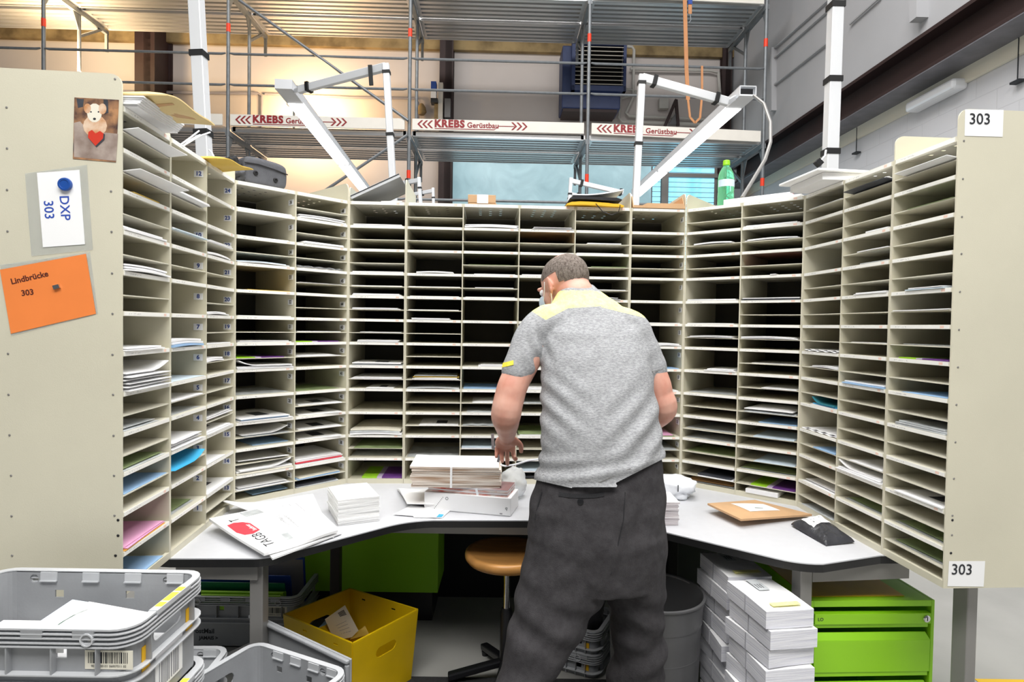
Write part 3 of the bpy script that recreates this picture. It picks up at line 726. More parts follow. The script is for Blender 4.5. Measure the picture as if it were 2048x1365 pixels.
MB().box((-1.1, 1.985, ZB-0.084), (-0.83, 2.01, ZB-0.031)).build('apron', 'steel_leg', dk, world=True)
MB().box((-0.62, 2.475, ZB-0.089), (0.62, 2.50, ZB-0.031)).build('apron', 'steel_leg', dk, world=True)
MB().bar((1.04, 2.07, ZB-0.061), (1.40, 2.115, ZB-0.061), 0.03, 0.060).build('apron', 'steel_leg', dk, world=True)
def leg(x, y, m_='steel_leg', s=0.045, rz=0.0, z1=ZB-0.031):
    MB().box((-s/2, -s/2, 0.0), (s/2, s/2, z1)).xf(Matrix.Translation((x, y, 0)) @ Matrix.Rotation(rz, 4, 'Z')).build('leg', m_, dk, world=True, bevel=0.003)
leg(-0.838, 2.02, rz=-0.05); p = at_y(672, 1150, 2.83); leg(p.x, 2.83, 'dark_leg', 0.045); p = at_y(1344, 1110, 2.83); leg(p.x, 2.83, 'dark_leg', 0.045)
p = at_z(1606, 1140, 0.67); leg(1.005, 2.055, rz=0.25, s=0.046)
p = at_y(1928, 1270, 1.92); leg(p.x, 1.92, s=0.047, rz=0.35, z1=ZB-0.031)

# ------------------------------------------------------------ mail in the pigeonholes: every letter is a thing of its own
MC = dict(w='paper_white', W='paper_bright', b='paper_blue', p='paper_paleblue', c='paper_cyan', y='paper_yellow', k='paper_pink', o='paper_orange',
          g='paper_grey', n='paper_green', d='paper_dark', t='paper_tan', m='paper_cream', r='paper_red', e='paper_teal', x='paper_grey')
WORD = dict(w='white', W='white', b='blue', p='pale blue', c='bright blue', y='yellow', k='pink', o='orange', g='grey', n='green', d='dark', t='tan', m='cream', r='red', e='teal', x='grey')
CNAME = ['outer column of left wing', 'middle column of left wing', 'inner column of left wing', 'first column of left diagonal', 'second column of left diagonal',
         'back row column one', 'back row column two', 'back row column three', 'back row column four', 'back row column five', 'back row column six',
         'first column of right diagonal', 'second column of right diagonal', 'inner column of right wing', 'middle column of right wing', 'outer column of right wing']
NUMW = 'one two three four five six seven eight nine ten eleven twelve'.split()
KINDW = dict(E='letter', W='window envelope', F='wrapped magazine', B='brochure', N='newspaper', T='thick envelope', S='sheet', K='book')
GRP = dict(E='letters in the pigeonholes', W='window envelopes in the pigeonholes', F='wrapped magazines in the pigeonholes', B='brochures in the pigeonholes',
           N='newspapers in the pigeonholes', T='thick envelopes in the pigeonholes', S='sheets in the pigeonholes', K='books in the pigeonholes')
ORD = ['lowest', 'second', 'third', 'fourth', 'fifth', 'sixth']
def slot_z(r, s):
    if s == 'a': return ZT - ZB - (r+0.5)*PITCHZ + 0.0034
    return 0.0225 if r == 11 else ZT - ZB - (r+1)*PITCHZ + 0.0138
SEED = [0]
def letter_mesh(wd, dp, th, curl, kind, c):
    SEED[0] += 1; rnd = random.Random(SEED[0])
    ph = rnd.uniform(0, 6); k = rnd.uniform(0.3, 1)
    def lift(u, v):
        z = 0.0008*k*(1 + math.sin(u*5 + ph))*(0.4 + 0.6*v)
        if 'l' in curl: z += 0.022*max(0, 1 - u*3.2)**1.6
        if 'r' in curl: z += 0.024*max(0, 1 - (1-u)*2.6)**1.6
        if 'f' in curl: z += 0.010*max(0, 1 - v*3.0)**1.5
        if 'h' in curl: z += 0.0038*math.sin(PI*u)
        if 'w' in curl: z += 0.0022*(1 + math.sin(u*26 + ph))
        return z
    if kind in 'TF' and 'h' not in curl: tfn = lambda u, v: th*(0.25 + 0.75*min(1, 6*min(u, 1-u, v, 1-v)))
    else: tfn = lambda u, v: th
    nu = 16 if 'w' in curl else 8
    m = MB().sheet(lambda u, v: ((u-0.5)*wd, v*dp, lift(u, v)), nu, 4, tfn)
    if kind == 'B':
        tot = len(m.f)
        for i, f in enumerate(m.f):
            cx = sum(m.v[q].x for q in f)/len(f)/wd + 0.5; m.mi[i] = 0 if cx < 0.36 else (1 if cx > 0.55 else 2)
        return m.mesh('brochure', ['paper_lime', 'paper_purple', 'paper_lilac']), lift
    return m.mesh('letter', MC[c]), lift
def put(c, rs, mats, u0=0.05, u1=0.95, v0=0.012, dp=0.23, th=0.0035, curl='', kind='E', rot=0.0):
    r, s = int(rs[:-1]), rs[-1]; U, x0, x1, ang = CF[c]; z = slot_z(r, s); n = len(mats); W = x1-x0
    for i, ch in enumerate(mats):
        rnd = random.Random(c*1000 + r*50 + i + (500 if s == 'b' else 0))
        a0 = u0 + (rnd.uniform(-0.02, 0.05) if i else 0); a1 = u1 - (rnd.uniform(-0.02, 0.06) if i else 0)
        kd = kind[i] if len(kind) == n and n > 1 else kind[0]
        ra = rot + (rnd.uniform(-0.03, 0.03) if i else 0); sl = abs(math.sin(ra))*dp
        if v0 > -0.02:
            lo_, hi_ = a0*W, a1*W
            if ra > 0: lo_ = max(lo_, sl + 0.001)
            else: hi_ = min(hi_, W - 0.001) ; lo_ = max(lo_, 0.001); hi_ = hi_ - 0
            if ra < 0: hi_ = min(hi_, W - sl - 0.001)
            a0, a1 = max(lo_, 0.001)/W, min(hi_, W - 0.001)/W
        wd = W*(a1-a0); me, lift = letter_mesh(wd, dp*rnd.uniform(0.95, 1.0), th, curl if i == n-1 else curl.replace('r', '').replace('l', ''), kd, ch)
        pos = '%s shelf of row %s, %s' % ('upper' if s == 'a' else 'lower', NUMW[r], CNAME[c])
        if kd == 'B': lab = 'green and purple brochure, ' + pos
        else: lab = '%s %s%s, %s' % (WORD[ch], KINDW[kd], '' if n == 1 else ' (%s in pile)' % ('topmost' if i == n-1 else ORD[i]), pos)
        o = obj({'E': 'letter', 'W': 'window_envelope', 'F': 'wrapped_magazine', 'B': 'brochure', 'N': 'folded_newspaper', 'T': 'padded_letter', 'S': 'paper_sheet', 'K': 'book'}[kd], me)
        if kd in 'ETFSN': me.polygons.foreach_set('use_smooth', [True]*len(me.polygons)); me.set_sharp_from_angle(angle=0.6)
        lm_ = Matrix.Translation((x0 + W*(a0+a1)/2, v0 + (rnd.uniform(0, 0.012) if i else 0), z)) @ Matrix.Rotation(ra, 4, 'Z')
        o.matrix_world = MW[U.name] @ lm_; MW[o.name] = o.matrix_world.copy()
        tag(o, lab, 'mail' if kd in 'EWTSF' else {'B': 'brochure', 'N': 'newspaper', 'K': 'book'}[kd], GRP[kd])
        if kd == 'W':
            hh = th + 0.0006
            f = lambda u, v: (wd*(u-0.5), dp*v, lift(u, v) + hh)
            pa = [f(0.42, 0.22), f(0.70, 0.22), f(0.70, 0.62), f(0.42, 0.62)]
            MB().add(pa + [V(p) - V((0, 0, 0.0005)) for p in pa], [(0,1,2,3),(4,7,6,5),(0,4,5,1),(1,5,6,2),(2,6,7,3),(3,7,4,0)]).build('address_window', 'paper_dark', o)
        z += th + (0.0016 if n > 1 else 0)
P_ = put
# left wing, outer column
P_(0, '0a', 'w', 0.02, 1.0, -0.045, 0.26, 0.002, 'f', rot=-0.06); P_(0, '1a', 'w', 0.02, 1.0, -0.05, 0.26, 0.002, 'f', rot=-0.06); P_(0, '1b', 'y', 0.2, 0.75, 0.0, 0.2, 0.003)
P_(0, '2b', 'ww', 0.02, 0.9, -0.004, 0.24, 0.005); P_(0, '3b', 'www', 0.02, 0.95, -0.01, 0.24, 0.005, 'h'); P_(0, '5b', 'ww', 0.02, 0.82, -0.008, 0.24, 0.004)
P_(0, '6b', 'wwwwww', 0.03, 0.97, -0.015, 0.25, 0.0078, 'r', 'T'); P_(0, '7b', 'gg', 0.02, 0.75, 0.0, 0.22, 0.005, '', 'F'); P_(0, '8b', 'gn', 0.02, 0.9, 0.0, 0.26, 0.004, '', 'F')
P_(0, '9a', 'b', 0.05, 0.97, 0.005, 0.22, 0.002, '', 'S'); P_(0, '10b', 'okk', 0.03, 0.92, 0.0, 0.2, 0.0018, '', 'S', rot=0.02); P_(0, '11b', 'b', 0.04, 0.88, 0.004, 0.22, 0.002, '', 'S')
# left wing, middle column
P_(1, '1a', 'ww', 0.0, 0.92, -0.02, 0.23, 0.003, 'f'); P_(1, '2a', 'pw', 0.0, 0.92, -0.015, 0.22, 0.003); P_(1, '5b', 'bww', 0.0, 0.85, -0.008, 0.23, 0.007, 'h', 'TTT')
P_(1, '6b', 'p', 0.0, 0.95, 0.0, 0.24, 0.004, '', 'F'); P_(1, '7a', 'w', 0.0, 0.9, 0.0, 0.22, 0.004); P_(1, '7b', 'g', 0.0, 0.9, 0.01, 0.24, 0.004, '', 'F')
P_(1, '8b', 'www', 0.0, 0.88, -0.004, 0.22, 0.009, '', 'T'); P_(1, '9a', 'c', 0.0, 0.86, -0.012, 0.2, 0.005, 'r', 'T'); P_(1, '10b', 'gn', 0.03, 0.8, 0.02, 0.22, 0.003, '', 'F')
# left wing, inner column
P_(2, '0b', 'w', 0.05, 0.9, 0.02, 0.2, 0.002); P_(2, '2a', 'ww', 0.0, 0.85, -0.01, 0.22, 0.003); P_(2, '2b', 'ww', 0.0, 0.8, -0.004, 0.22, 0.004, 'h'); P_(2, '4b', 'ww', 0.0, 0.75, -0.004, 0.22, 0.004, 'h')
P_(2, '5b', 'w', 0.0, 0.85, 0.0, 0.22, 0.004); P_(2, '6a', 'ww', 0.0, 0.6, 0.0, 0.2, 0.006, 'h'); P_(2, '8a', 'ww', 0.0, 0.95, 0.0, 0.23, 0.004, 'f'); P_(2, '8b', 'wW', 0.0, 0.9, -0.006, 0.23, 0.004, '', 'EW')
P_(2, '9b', 'W', 0.0, 0.65, -0.002, 0.23, 0.003, '', 'W'); P_(2, '10b', 'W', 0.0, 0.92, -0.004, 0.24, 0.003, '', 'W')
# left diagonal, first column
P_(3, '0b', 'ww', 0.02, 0.95, 0.004, 0.24, 0.003); P_(3, '1b', 'w', 0.02, 0.9, 0.01, 0.22, 0.003); P_(3, '2b', 'wp', 0.02, 0.9, 0.0, 0.24, 0.003, 'h'); P_(3, '3b', 'y', 0.22, 0.95, 0.02, 0.22, 0.003)
P_(3, '4b', 'w', 0.05, 0.95, 0.01, 0.24, 0.003); P_(3, '5b', 'ww', 0.04, 0.96, 0.008, 0.24, 0.003); P_(3, '6a', 'w', 0.02, 0.82, 0.004, 0.22, 0.004, '', 'B'); P_(3, '6b', 'www', 0.02, 0.98, -0.004, 0.24, 0.004, 'l', 'N')
P_(3, '7b', 'x', 0.03, 0.95, 0.03, 0.26, 0.004, '', 'F'); P_(3, '8b', 'wbw', 0.05, 0.97, -0.006, 0.26, 0.0035, '', 'EEW'); P_(3, '9a', 'gw', 0.14, 0.92, 0.0, 0.24, 0.004, 'r', 'FT'); P_(3, '9b', 'b', 0.33, 0.95, 0.03, 0.24, 0.003, '', 'S')
P_(3, '10a', 'w', 0.06, 0.98, 0.0, 0.26, 0.003, 'f', rot=-0.1); P_(3, '10b', 'mww', 0.02, 0.98, -0.004, 0.27, 0.0055, 'r', 'N'); P_(3, '11a', 'ww', 0.03, 0.93, 0.0, 0.26, 0.006, '', 'T'); P_(3, '11b', 'b', 0.33, 0.95, 0.03, 0.22, 0.003, '', 'S')
# left diagonal, second column
P_(4, '0b', 'www', 0.03, 0.97, 0.0, 0.23, 0.004, 'h'); P_(4, '1b', 'ww', 0.12, 0.92, -0.004, 0.22, 0.004); P_(4, '2b', 'wg', 0.03, 0.9, 0.0, 0.23, 0.004, 'w', 'F'); P_(4, '3a', 'w', 0.06, 0.88, -0.004, 0.22, 0.005, '', 'T')
P_(4, '5a', 'w', 0.05, 0.9, 0.01, 0.22, 0.003); P_(4, '5b', 'w', 0.0, 0.84, 0.004, 0.22, 0.004, '', 'B'); P_(4, '6a', 'w', 0.03, 0.88, -0.004, 0.23, 0.009, '', 'T'); P_(4, '7b', 'n', 0.03, 0.9, 0.02, 0.26, 0.004, '', 'F')
for rs in ('8a', '8b', '9a', '9b'): P_(4, rs, 'W', 0.08, 0.95, 0.0, 0.24, 0.004, '', 'W', rot=-0.12)
P_(4, '10b', 'wrww', 0.0, 0.96, 0.0, 0.27, 0.005, '', 'N'); P_(4, '11a', 'bm', 0.05, 0.9, 0.0, 0.22, 0.003, '', 'E', rot=0.05); P_(4, '11b', 'gd', 0.03, 0.85, 0.0, 0.26, 0.005, '', 'N')
# back row
P_(5, '0b', 'ww', 0.05, 0.95, 0.01, 0.24, 0.003); P_(5, '2b', 'w', 0.05, 0.98, 0.0, 0.23, 0.004); P_(5, '3a', 'w', 0.03, 0.95, 0.01, 0.23, 0.003); P_(5, '3b', 'ww', 0.05, 0.95, 0.0, 0.23, 0.004); P_(5, '4a', 'ww', 0.05, 0.93, 0.0, 0.23, 0.003)
P_(5, '5a', 'w', 0.2, 0.95, 0.0, 0.23, 0.003); P_(5, '5b', 'ww', 0.15, 0.9, -0.004, 0.23, 0.004); P_(5, '6b', 'gW', 0.05, 0.98, -0.002, 0.24, 0.005, '', 'FW'); P_(5, '7a', 'ww', 0.04, 0.98, 0.0, 0.25, 0.003); P_(5, '7b', 'W', 0.32, 0.82, -0.004, 0.2, 0.003, '', 'W')
P_(5, '9b', 'wgm', 0.04, 0.99, -0.008, 0.3, 0.007, 'h', 'FFT'); P_(5, '10a', 'n', 0.1, 0.98, 0.0, 0.26, 0.005, '', 'F'); P_(5, '10b', 'g', 0.03, 0.95, 0.05, 0.25, 0.003); P_(5, '11b', 'w', 0.25, 0.99, 0.012, 0.22, 0.007, '', 'B')
P_(6, '2b', 'ww', 0.17, 0.85, 0.0, 0.22, 0.003, 'h'); P_(6, '3a', 'w', 0.03, 0.97, 0.01, 0.24, 0.003); P_(6, '3b', 'w', 0.05, 0.95, 0.02, 0.24, 0.003); P_(6, '4a', 'w', 0.03, 0.95, 0.01, 0.2, 0.003); P_(6, '4b', 'ww', 0.1, 0.8, -0.004, 0.22, 0.003)
P_(6, '7a', 'wwyg', 0.12, 0.97, -0.004, 0.23, 0.004, '', 'EETF'); P_(6, '7b', 'g', 0.03, 0.98, 0.0, 0.26, 0.005, 'h', 'F'); P_(6, '9a', 'W', 0.25, 0.97, -0.002, 0.23, 0.003, '', 'W'); P_(6, '10b', 'g', 0.03, 0.97, 0.02, 0.26, 0.003, '', 'F')
P_(7, '0b', 'www', 0.02, 1.0, -0.004, 0.23, 0.004, 'h'); P_(7, '2a', 'n', 0.1, 0.85, 0.0, 0.22, 0.005, '', 'T'); P_(7, '2b', 'w', 0.2, 0.95, 0.01, 0.22, 0.003); P_(7, '3a', 'w', 0.22, 0.92, 0.0, 0.22, 0.003); P_(7, '3b', 'w', 0.05, 0.95, 0.02, 0.24, 0.003)
P_(7, '6b', 'ww', 0.3, 0.95, 0.0, 0.22, 0.003); P_(7, '7b', 'b', 0.03, 0.95, 0.03, 0.24, 0.003, '', 'S'); P_(7, '8a', 'w', 0.2, 0.95, 0.0, 0.24, 0.008, '', 'T'); P_(7, '8b', 'g', 0.1, 0.95, 0.0, 0.2, 0.003); P_(7, '9a', 'g', 0.03, 0.97, 0.0, 0.26, 0.004, 'w', 'F'); P_(7, '10a', 'wp', 0.02, 0.97, -0.004, 0.24, 0.003)
P_(8, '0b', 'ww', 0.22, 0.98, -0.006, 0.23, 0.006, '', 'T'); P_(8, '1a', 'o', 0.03, 0.97, 0.02, 0.26, 0.002, '', 'S'); P_(8, '2b', 'w', 0.05, 0.6, 0.0, 0.22, 0.004); P_(8, '1b', 'w', 0.1, 0.95, 0.03, 0.22, 0.003)
P_(8, '7b', 'ww', 0.05, 0.95, 0.0, 0.23, 0.004); P_(8, '8a', 'g', 0.05, 0.95, 0.0, 0.24, 0.003); P_(8, '9b', 'wn', 0.05, 0.95, 0.0, 0.24, 0.004); P_(8, '11a', 'wp', 0.03, 0.97, -0.003, 0.24, 0.004)
P_(8, '11b', 'd', 0.15, 0.95, 0.02, 0.24, 0.01, 'h', 'T')
P_(9, '1a', 'w', 0.22, 0.85, 0.0, 0.22, 0.005); P_(9, '1b', 'w', 0.03, 0.9, 0.01, 0.22, 0.003); P_(9, '2a', 'n', 0.3, 0.95, 0.0, 0.22, 0.003); P_(9, '3a', 'w', 0.2, 0.95, 0.0, 0.22, 0.003); P_(9, '3b', 'ww', 0.4, 0.85, -0.01, 0.2, 0.006, '', 'T')
P_(10, '1a', 'w', 0.05, 0.6, 0.03, 0.2, 0.002); P_(10, '4b', 'w', 0.3, 0.95, 0.0, 0.22, 0.003); P_(10, '5b', 'ww', 0.45, 0.98, -0.004, 0.24, 0.005, 'h'); P_(10, '6b', 'b', 0.4, 0.95, 0.0, 0.24, 0.003); P_(10, '7b', 'w', 0.5, 0.95, 0.0, 0.22, 0.004); P_(10, '9b', 'nk', 0.2, 0.9, 0.0, 0.24, 0.003); P_(10, '10a', 'g', 0.1, 0.95, 0.0, 0.24, 0.004, '', 'F')
# right diagonal
P_(11, '1a', 'w', 0.15, 0.85, -0.006, 0.23, 0.006, 'h', 'T'); P_(11, '3b', 'ww', 0.03, 0.95, 0.0, 0.24, 0.003); P_(11, '4b', 'w', 0.03, 0.9, 0.01, 0.24, 0.004); P_(11, '5a', 'ww', 0.06, 0.9, -0.004, 0.23, 0.003, 'h'); P_(11, '6b', 'ww', 0.4, 0.97, -0.006, 0.22, 0.004)
P_(11, '7b', 'g', 0.05, 0.95, 0.03, 0.24, 0.003, '', 'F'); P_(11, '9a', 'g', 0.03, 0.95, 0.03, 0.26, 0.003); P_(11, '9b', 'g', 0.05, 0.97, 0.02, 0.26, 0.003, '', 'F'); P_(11, '10a', 'n', 0.05, 0.95, 0.03, 0.26, 0.003, '', 'F'); P_(11, '11a', 'wd', 0.32, 0.98, -0.004, 0.24, 0.005, '', 'KK'); P_(11, '11b', 'gt', 0.05, 0.97, 0.02, 0.26, 0.005, '', 'T')
P_(12, '0b', 'ww', 0.02, 0.95, 0.0, 0.24, 0.003); P_(12, '1a', 'ww', 0.05, 0.95, 0.0, 0.24, 0.003, 'h'); P_(12, '2a', 'r', 0.05, 0.95, 0.05, 0.24, 0.002, '', 'S'); P_(12, '2b', 'w', 0.5, 0.6, -0.006, 0.2, 0.003); P_(12, '3b', 'dw', 0.02, 0.98, -0.004, 0.26, 0.004, '', 'E'); P_(12, '5a', 'ww', 0.03, 0.97, -0.002, 0.24, 0.004, 'h')
P_(12, '6a', 'w', 0.2, 0.95, 0.02, 0.24, 0.002); P_(12, '7a', 'w', 0.4, 0.97, -0.002, 0.22, 0.004); P_(12, '8a', 'gw', 0.12, 0.97, -0.012, 0.24, 0.012, '', 'FT'); P_(12, '8b', 'b', 0.35, 0.98, 0.01, 0.24, 0.003); P_(12, '9a', 'p', 0.28, 0.95, 0.0, 0.23, 0.004); P_(12, '10a', 'p', 0.3, 0.97, -0.004, 0.23, 0.006, '', 'T')
P_(12, '10b', 'gn', 0.05, 0.97, 0.02, 0.26, 0.003, '', 'F'); P_(12, '11a', 'w', 0.25, 0.98, 0.005, 0.22, 0.004, '', 'B'); P_(12, '11b', 'w', 0.18, 0.72, -0.006, 0.2, 0.018, '', 'K')
# right wing
P_(13, '0a', 'w', 0.1, 0.95, 0.0, 0.22, 0.002); P_(13, '2b', 'g', 0.1, 0.95, 0.02, 0.22, 0.003); P_(13, '1b', 'w', 0.3, 0.95, 0.02, 0.22, 0.004); P_(13, '5b', 'ww', 0.08, 0.98, -0.004, 0.23, 0.003, 'w', 'F'); P_(13, '6a', 'ww', 0.25, 0.97, 0.0, 0.22, 0.003, 'h'); P_(13, '7b', 'wce', 0.3, 0.97, 0.0, 0.2, 0.003, 'l', 'E')
P_(13, '8b', 'ww', 0.05, 0.98, 0.0, 0.26, 0.003, 'w', 'F'); P_(13, '9a', 'b', 0.4, 0.97, 0.0, 0.22, 0.004); P_(13, '10b', 'ww', 0.1, 0.97, 0.0, 0.24, 0.006, '', 'T'); P_(13, '11b', 'g', 0.1, 0.95, 0.0, 0.26, 0.004, '', 'F')
P_(14, '0a', 'dw', 0.15, 1.0, -0.03, 0.24, 0.002, 'f'); P_(14, '1b', 'w', 0.5, 0.95, 0.0, 0.22, 0.005); P_(14, '2a', 'w', 0.35, 0.98, -0.004, 0.22, 0.003); P_(14, '2b', 'g', 0.4, 0.98, 0.0, 0.22, 0.003); P_(14, '3b', 'ww', 0.3, 0.97, -0.004, 0.22, 0.003); P_(14, '5a', 'w', 0.2, 0.95, 0.01, 0.22, 0.002); P_(14, '6b', 'bw', 0.1, 0.97, -0.006, 0.24, 0.004)
P_(14, '9a', 'w', 0.3, 0.97, 0.0, 0.26, 0.004); P_(14, '9b', 'www', 0.02, 0.98, -0.008, 0.27, 0.004, 'l', 'N'); P_(14, '10b', 'gn', 0.1, 0.97, 0.02, 0.26, 0.003, '', 'F')
P_(15, '0a', 'w', 0.15, 1.0, -0.03, 0.24, 0.002, 'f'); P_(15, '1a', 'n', 0.25, 0.98, 0.0, 0.24, 0.005, '', 'F'); P_(15, '3b', 'pw', 0.28, 0.9, -0.006, 0.22, 0.003); P_(15, '4a', 'w', 0.05, 0.97, -0.002, 0.24, 0.003); P_(15, '5a', 'g', 0.1, 0.95, 0.03, 0.24, 0.003); P_(15, '5b', 'w', 0.18, 0.98, 0.0, 0.22, 0.004, '', 'B')
P_(15, '6b', 'b', 0.25, 0.97, 0.0, 0.24, 0.004, '', 'F'); P_(15, '7b', 'ggg', 0.15, 0.97, 0.0, 0.26, 0.004, '', 'N'); P_(15, '9b', 'w', 0.2, 0.98, -0.006, 0.24, 0.004, '', 'W'); P_(15, '10b', 'gn', 0.1, 0.97, 0.02, 0.26, 0.003, '', 'F'); P_(15, '11a', 'gn', 0.1, 0.97, 0.02, 0.26, 0.003, '', 'F')

# ------------------------------------------------------------ signs and cards on the end panels
def flat_on(u, x, out, pts, name, m_, parent=None, th=0.0006, lift=0.0):
    """thin card given by image points on a unit's side plane"""
    q = [panel_pt(u, px, py, x + out*lift) for px, py in pts]
    mb = MB().slab(q, (out*th, 0, 0)); mb.xf(MW[u.name])
    if parent is None: return mb
    return mb.build(name, m_, parent, world=True)
def panel_thing(name, label, cat, u, x, px, py):
    p = MW[u.name] @ panel_pt(u, px, py, x); t = thing(name, label, cat, p, 0); return t
def text_panel(name, body, size, m_, par, u, x, out, px, py, dirpx, bold=0.0, lift=0.002):
    p = MW[u.name] @ panel_pt(u, px, py, x + out*lift); q = MW[u.name] @ panel_pt(u, px + dirpx[0], py + dirpx[1], x + out*lift)
    ex_ = (q - p).normalized(); nrm = (MW[u.name].to_3x3() @ V((out, 0, 0))).normalized(); ey_ = nrm.cross(ex_)
    inv = MW[par.name].inverted()
    return text_on(name, body, size, m_, par, inv @ p, inv.to_3x3() @ ex_, inv.to_3x3() @ ey_, bold)
t = panel_thing('photo_print', 'photo of a puppy in a grey crate with red heart, on left end panel', 'photo', u0, 0, 195, 260)
flat_on(u0, 0, -1, [(149, 195), (238, 200), (232, 325), (146, 318)], 'print', 'print_brick', t)
def ell(cx, cy, rx, ry, n=14, a0=0.0, a1=2*PI): return [(cx + rx*math.cos(a0 + (a1-a0)*i/n), cy + ry*math.sin(a0 + (a1-a0)*i/n)) for i in range(n)]
for nm, m_, pts, lf in (('print_crate_area', 'print_crate', [(148, 246), (160, 243), (178, 262), (236, 268), (232, 322), (148, 314)], 0.0007), ('print_dark', 'paper_dark', [(153, 197), (168, 198), (166, 214), (156, 216)], 0.0007), ('print_dark', 'paper_dark', [(207, 199), (216, 200), (217, 226), (209, 228)], 0.0007),  # first patch is the crate in the print
                        ('print_body', 'print_fur', ell(190, 252, 24, 22), 0.0009), ('print_head', 'paper_cream', ell(189, 226, 15, 19), 0.0011), ('print_ear', 'print_fur', ell(175, 217, 7, 10), 0.0012), ('print_ear', 'print_fur', ell(205, 218, 8, 11), 0.0012),
                        ('print_nose', 'ink', ell(189, 238, 3, 2.4), 0.0013), ('print_eye', 'ink', ell(182, 224, 1.6, 1.6), 0.0013), ('print_eye', 'ink', ell(197, 224, 1.6, 1.6), 0.0013),
                        ('print_heart_shadow', 'paper_dark', [(x+2, y+3) for x, y in [(191, 292), (175, 274), (176, 263), (183, 259), (191, 266), (200, 261), (208, 266), (207, 277)]], 0.0014), ('print_heart', 'print_heart', [(191, 292), (176, 275), (177, 264), (184, 260), (191, 267), (200, 262), (207, 267), (206, 277)], 0.0016)):
    flat_on(u0, 0, -1, pts, nm, m_, t, 0.0002, lf)
t = panel_thing('sleeve_card', 'white card DXP 303 in a clear sleeve under blue magnet, left panel', 'sign', u0, 0, 125, 420)
flat_on(u0, 0, -1, [(50, 347), (174, 330), (186, 500), (63, 513)], 'clear_sleeve', 'clear_film', t, 0.0004, 0.0002)
flat_on(u0, 0, -1, [(74, 346), (159, 340), (170, 489), (86, 495)], 'card', 'paper_bright', t, 0.0006, 0.0010)
text_panel('lettering', 'DXP', 0.034, 'ink_blue', t, u0, 0, -1, 129, 416, (3, 40), 0.0004)
text_panel('lettering', '303', 0.034, 'ink_blue', t, u0, 0, -1, 97, 420, (3, 40), 0.0004)
t2 = panel_thing('round_magnet', 'round blue magnet holding the white DXP card', 'magnet', u0, 0, 133, 370)
p = panel_pt(u0, 133, 370, 0)
mb = MB().lathe([(0.017, 0), (0.018, 0.004), (0.0165, 0.009), (0.012, 0.0095), (0.011, 0.008), (0.0, 0.008)], (0, 0, 0), 20, cap1=False).xf(MW[u0.name] @ Matrix.Translation((-0.0022, p.y, p.z)) @ Matrix.Rotation(-PI/2, 4, 'Y')); mb.build('magnet_body', 'magnet_blue', t2, world=True, smooth=True)
t = panel_thing('orange_sign', 'orange card Lindbrücke 303 in a clear sleeve, lower on left panel', 'sign', u0, 0, 100, 590)
flat_on(u0, 0, -1, [(0, 530), (180, 504), (196, 628), (22, 672)], 'clear_sleeve', 'clear_film', t, 0.0004, 0.0002)
flat_on(u0, 0, -1, [(0, 540), (172, 508), (192, 628), (22, 668)], 'card', 'card_orange', t, 0.0006, 0.0010)
text_panel('lettering', 'Lindbrücke', 0.0215, 'ink_brown', t, u0, 0, -1, 59, 556, (40, -9), 0.0006)
text_panel('lettering', '303', 0.0215, 'ink_brown', t, u0, 0, -1, 55, 586, (40, -5), 0.0006)
t2 = panel_thing('bar_magnet', 'tiny silver bar magnet on the orange card', 'magnet', u0, 0, 114, 575)
flat_on(u0, 0, -1, [(107, 572), (119, 569), (122, 576), (110, 580)], 'magnet_body', 'chrome', t2, 0.006, 0.0018)
for pts, tx, lab in (([(1930, 219), (2007, 220), (2005, 274), (1929, 272)], (1960, 239), 'upper white 303 sign at top of right end panel'), ([(1898, 1123), (1970, 1123), (1967, 1174), (1895, 1173)], (1924, 1141), 'lower white 303 sign at bottom corner of right end panel')):
    t = panel_thing('number_sign', lab, 'sign', u8, W8_, pts[0][0], pts[0][1])
    flat_on(u8, W8_, 1, pts, 'card', 'paper_bright', t, 0.0006, 0.0002)
    text_panel('lettering', '303', 0.0455, 'ink', t, u8, W8_, 1, tx[0], tx[1], (40, 0.5), 0.0003)

# ------------------------------------------------------------ loose things on the desk
def patch(c, th, bow=0.0, nu=10, nv=8, wob=0.0, seed=0):
    """sheet over four world corners (front-left, front-right, back-right, back-left)"""
    a, b, c_, d = [V(p) for p in c]; rnd = random.Random(seed); ph = rnd.uniform(0, 6)
    def fn(u, v):
        p = (a*(1-u) + b*u)*(1-v) + (d*(1-u) + c_*u)*v
        return p + V((0, 0, bow*math.sin(PI*u)*math.sin(PI*v) + wob*math.sin(7*u + ph)*math.sin(5*v + ph)))
    return MB().sheet(fn, nu, nv, th), fn
def zpts(pts): return [at_z(x, y, z) for x, y, z in pts]
def on_patch(fn, th, uv, name, m_, par, lift=0.0006):
    pts = [fn(u, v) + V((0, 0, th + lift)) for u, v in uv]
    return MB().slab(pts, (0, 0, 0.0002)).build(name, m_, par, world=True)
def conform(fn, th, uv, name, m_, par, lift=0.0012, n_=8):
    a, b, c_, d = uv; vs = []; fs = []
    for j in range(n_+1):
        for i in range(n_+1):
            s, t_ = i/n_, j/n_; u = (a[0]*(1-s) + b[0]*s)*(1-t_) + (d[0]*(1-s) + c_[0]*s)*t_; v = (a[1]*(1-s) + b[1]*s)*(1-t_) + (d[1]*(1-s) + c_[1]*s)*t_
            vs.append(fn(u, v) + V((0, 0, (th(u, v) if callable(th) else th) + lift)))
    for j in range(n_):
        for i in range(n_): fs.append((j*(n_+1)+i, j*(n_+1)+i+1, (j+1)*(n_+1)+i+1, (j+1)*(n_+1)+i))
    return MB().add(vs, fs).build(name, m_, par, world=True, smooth=True)
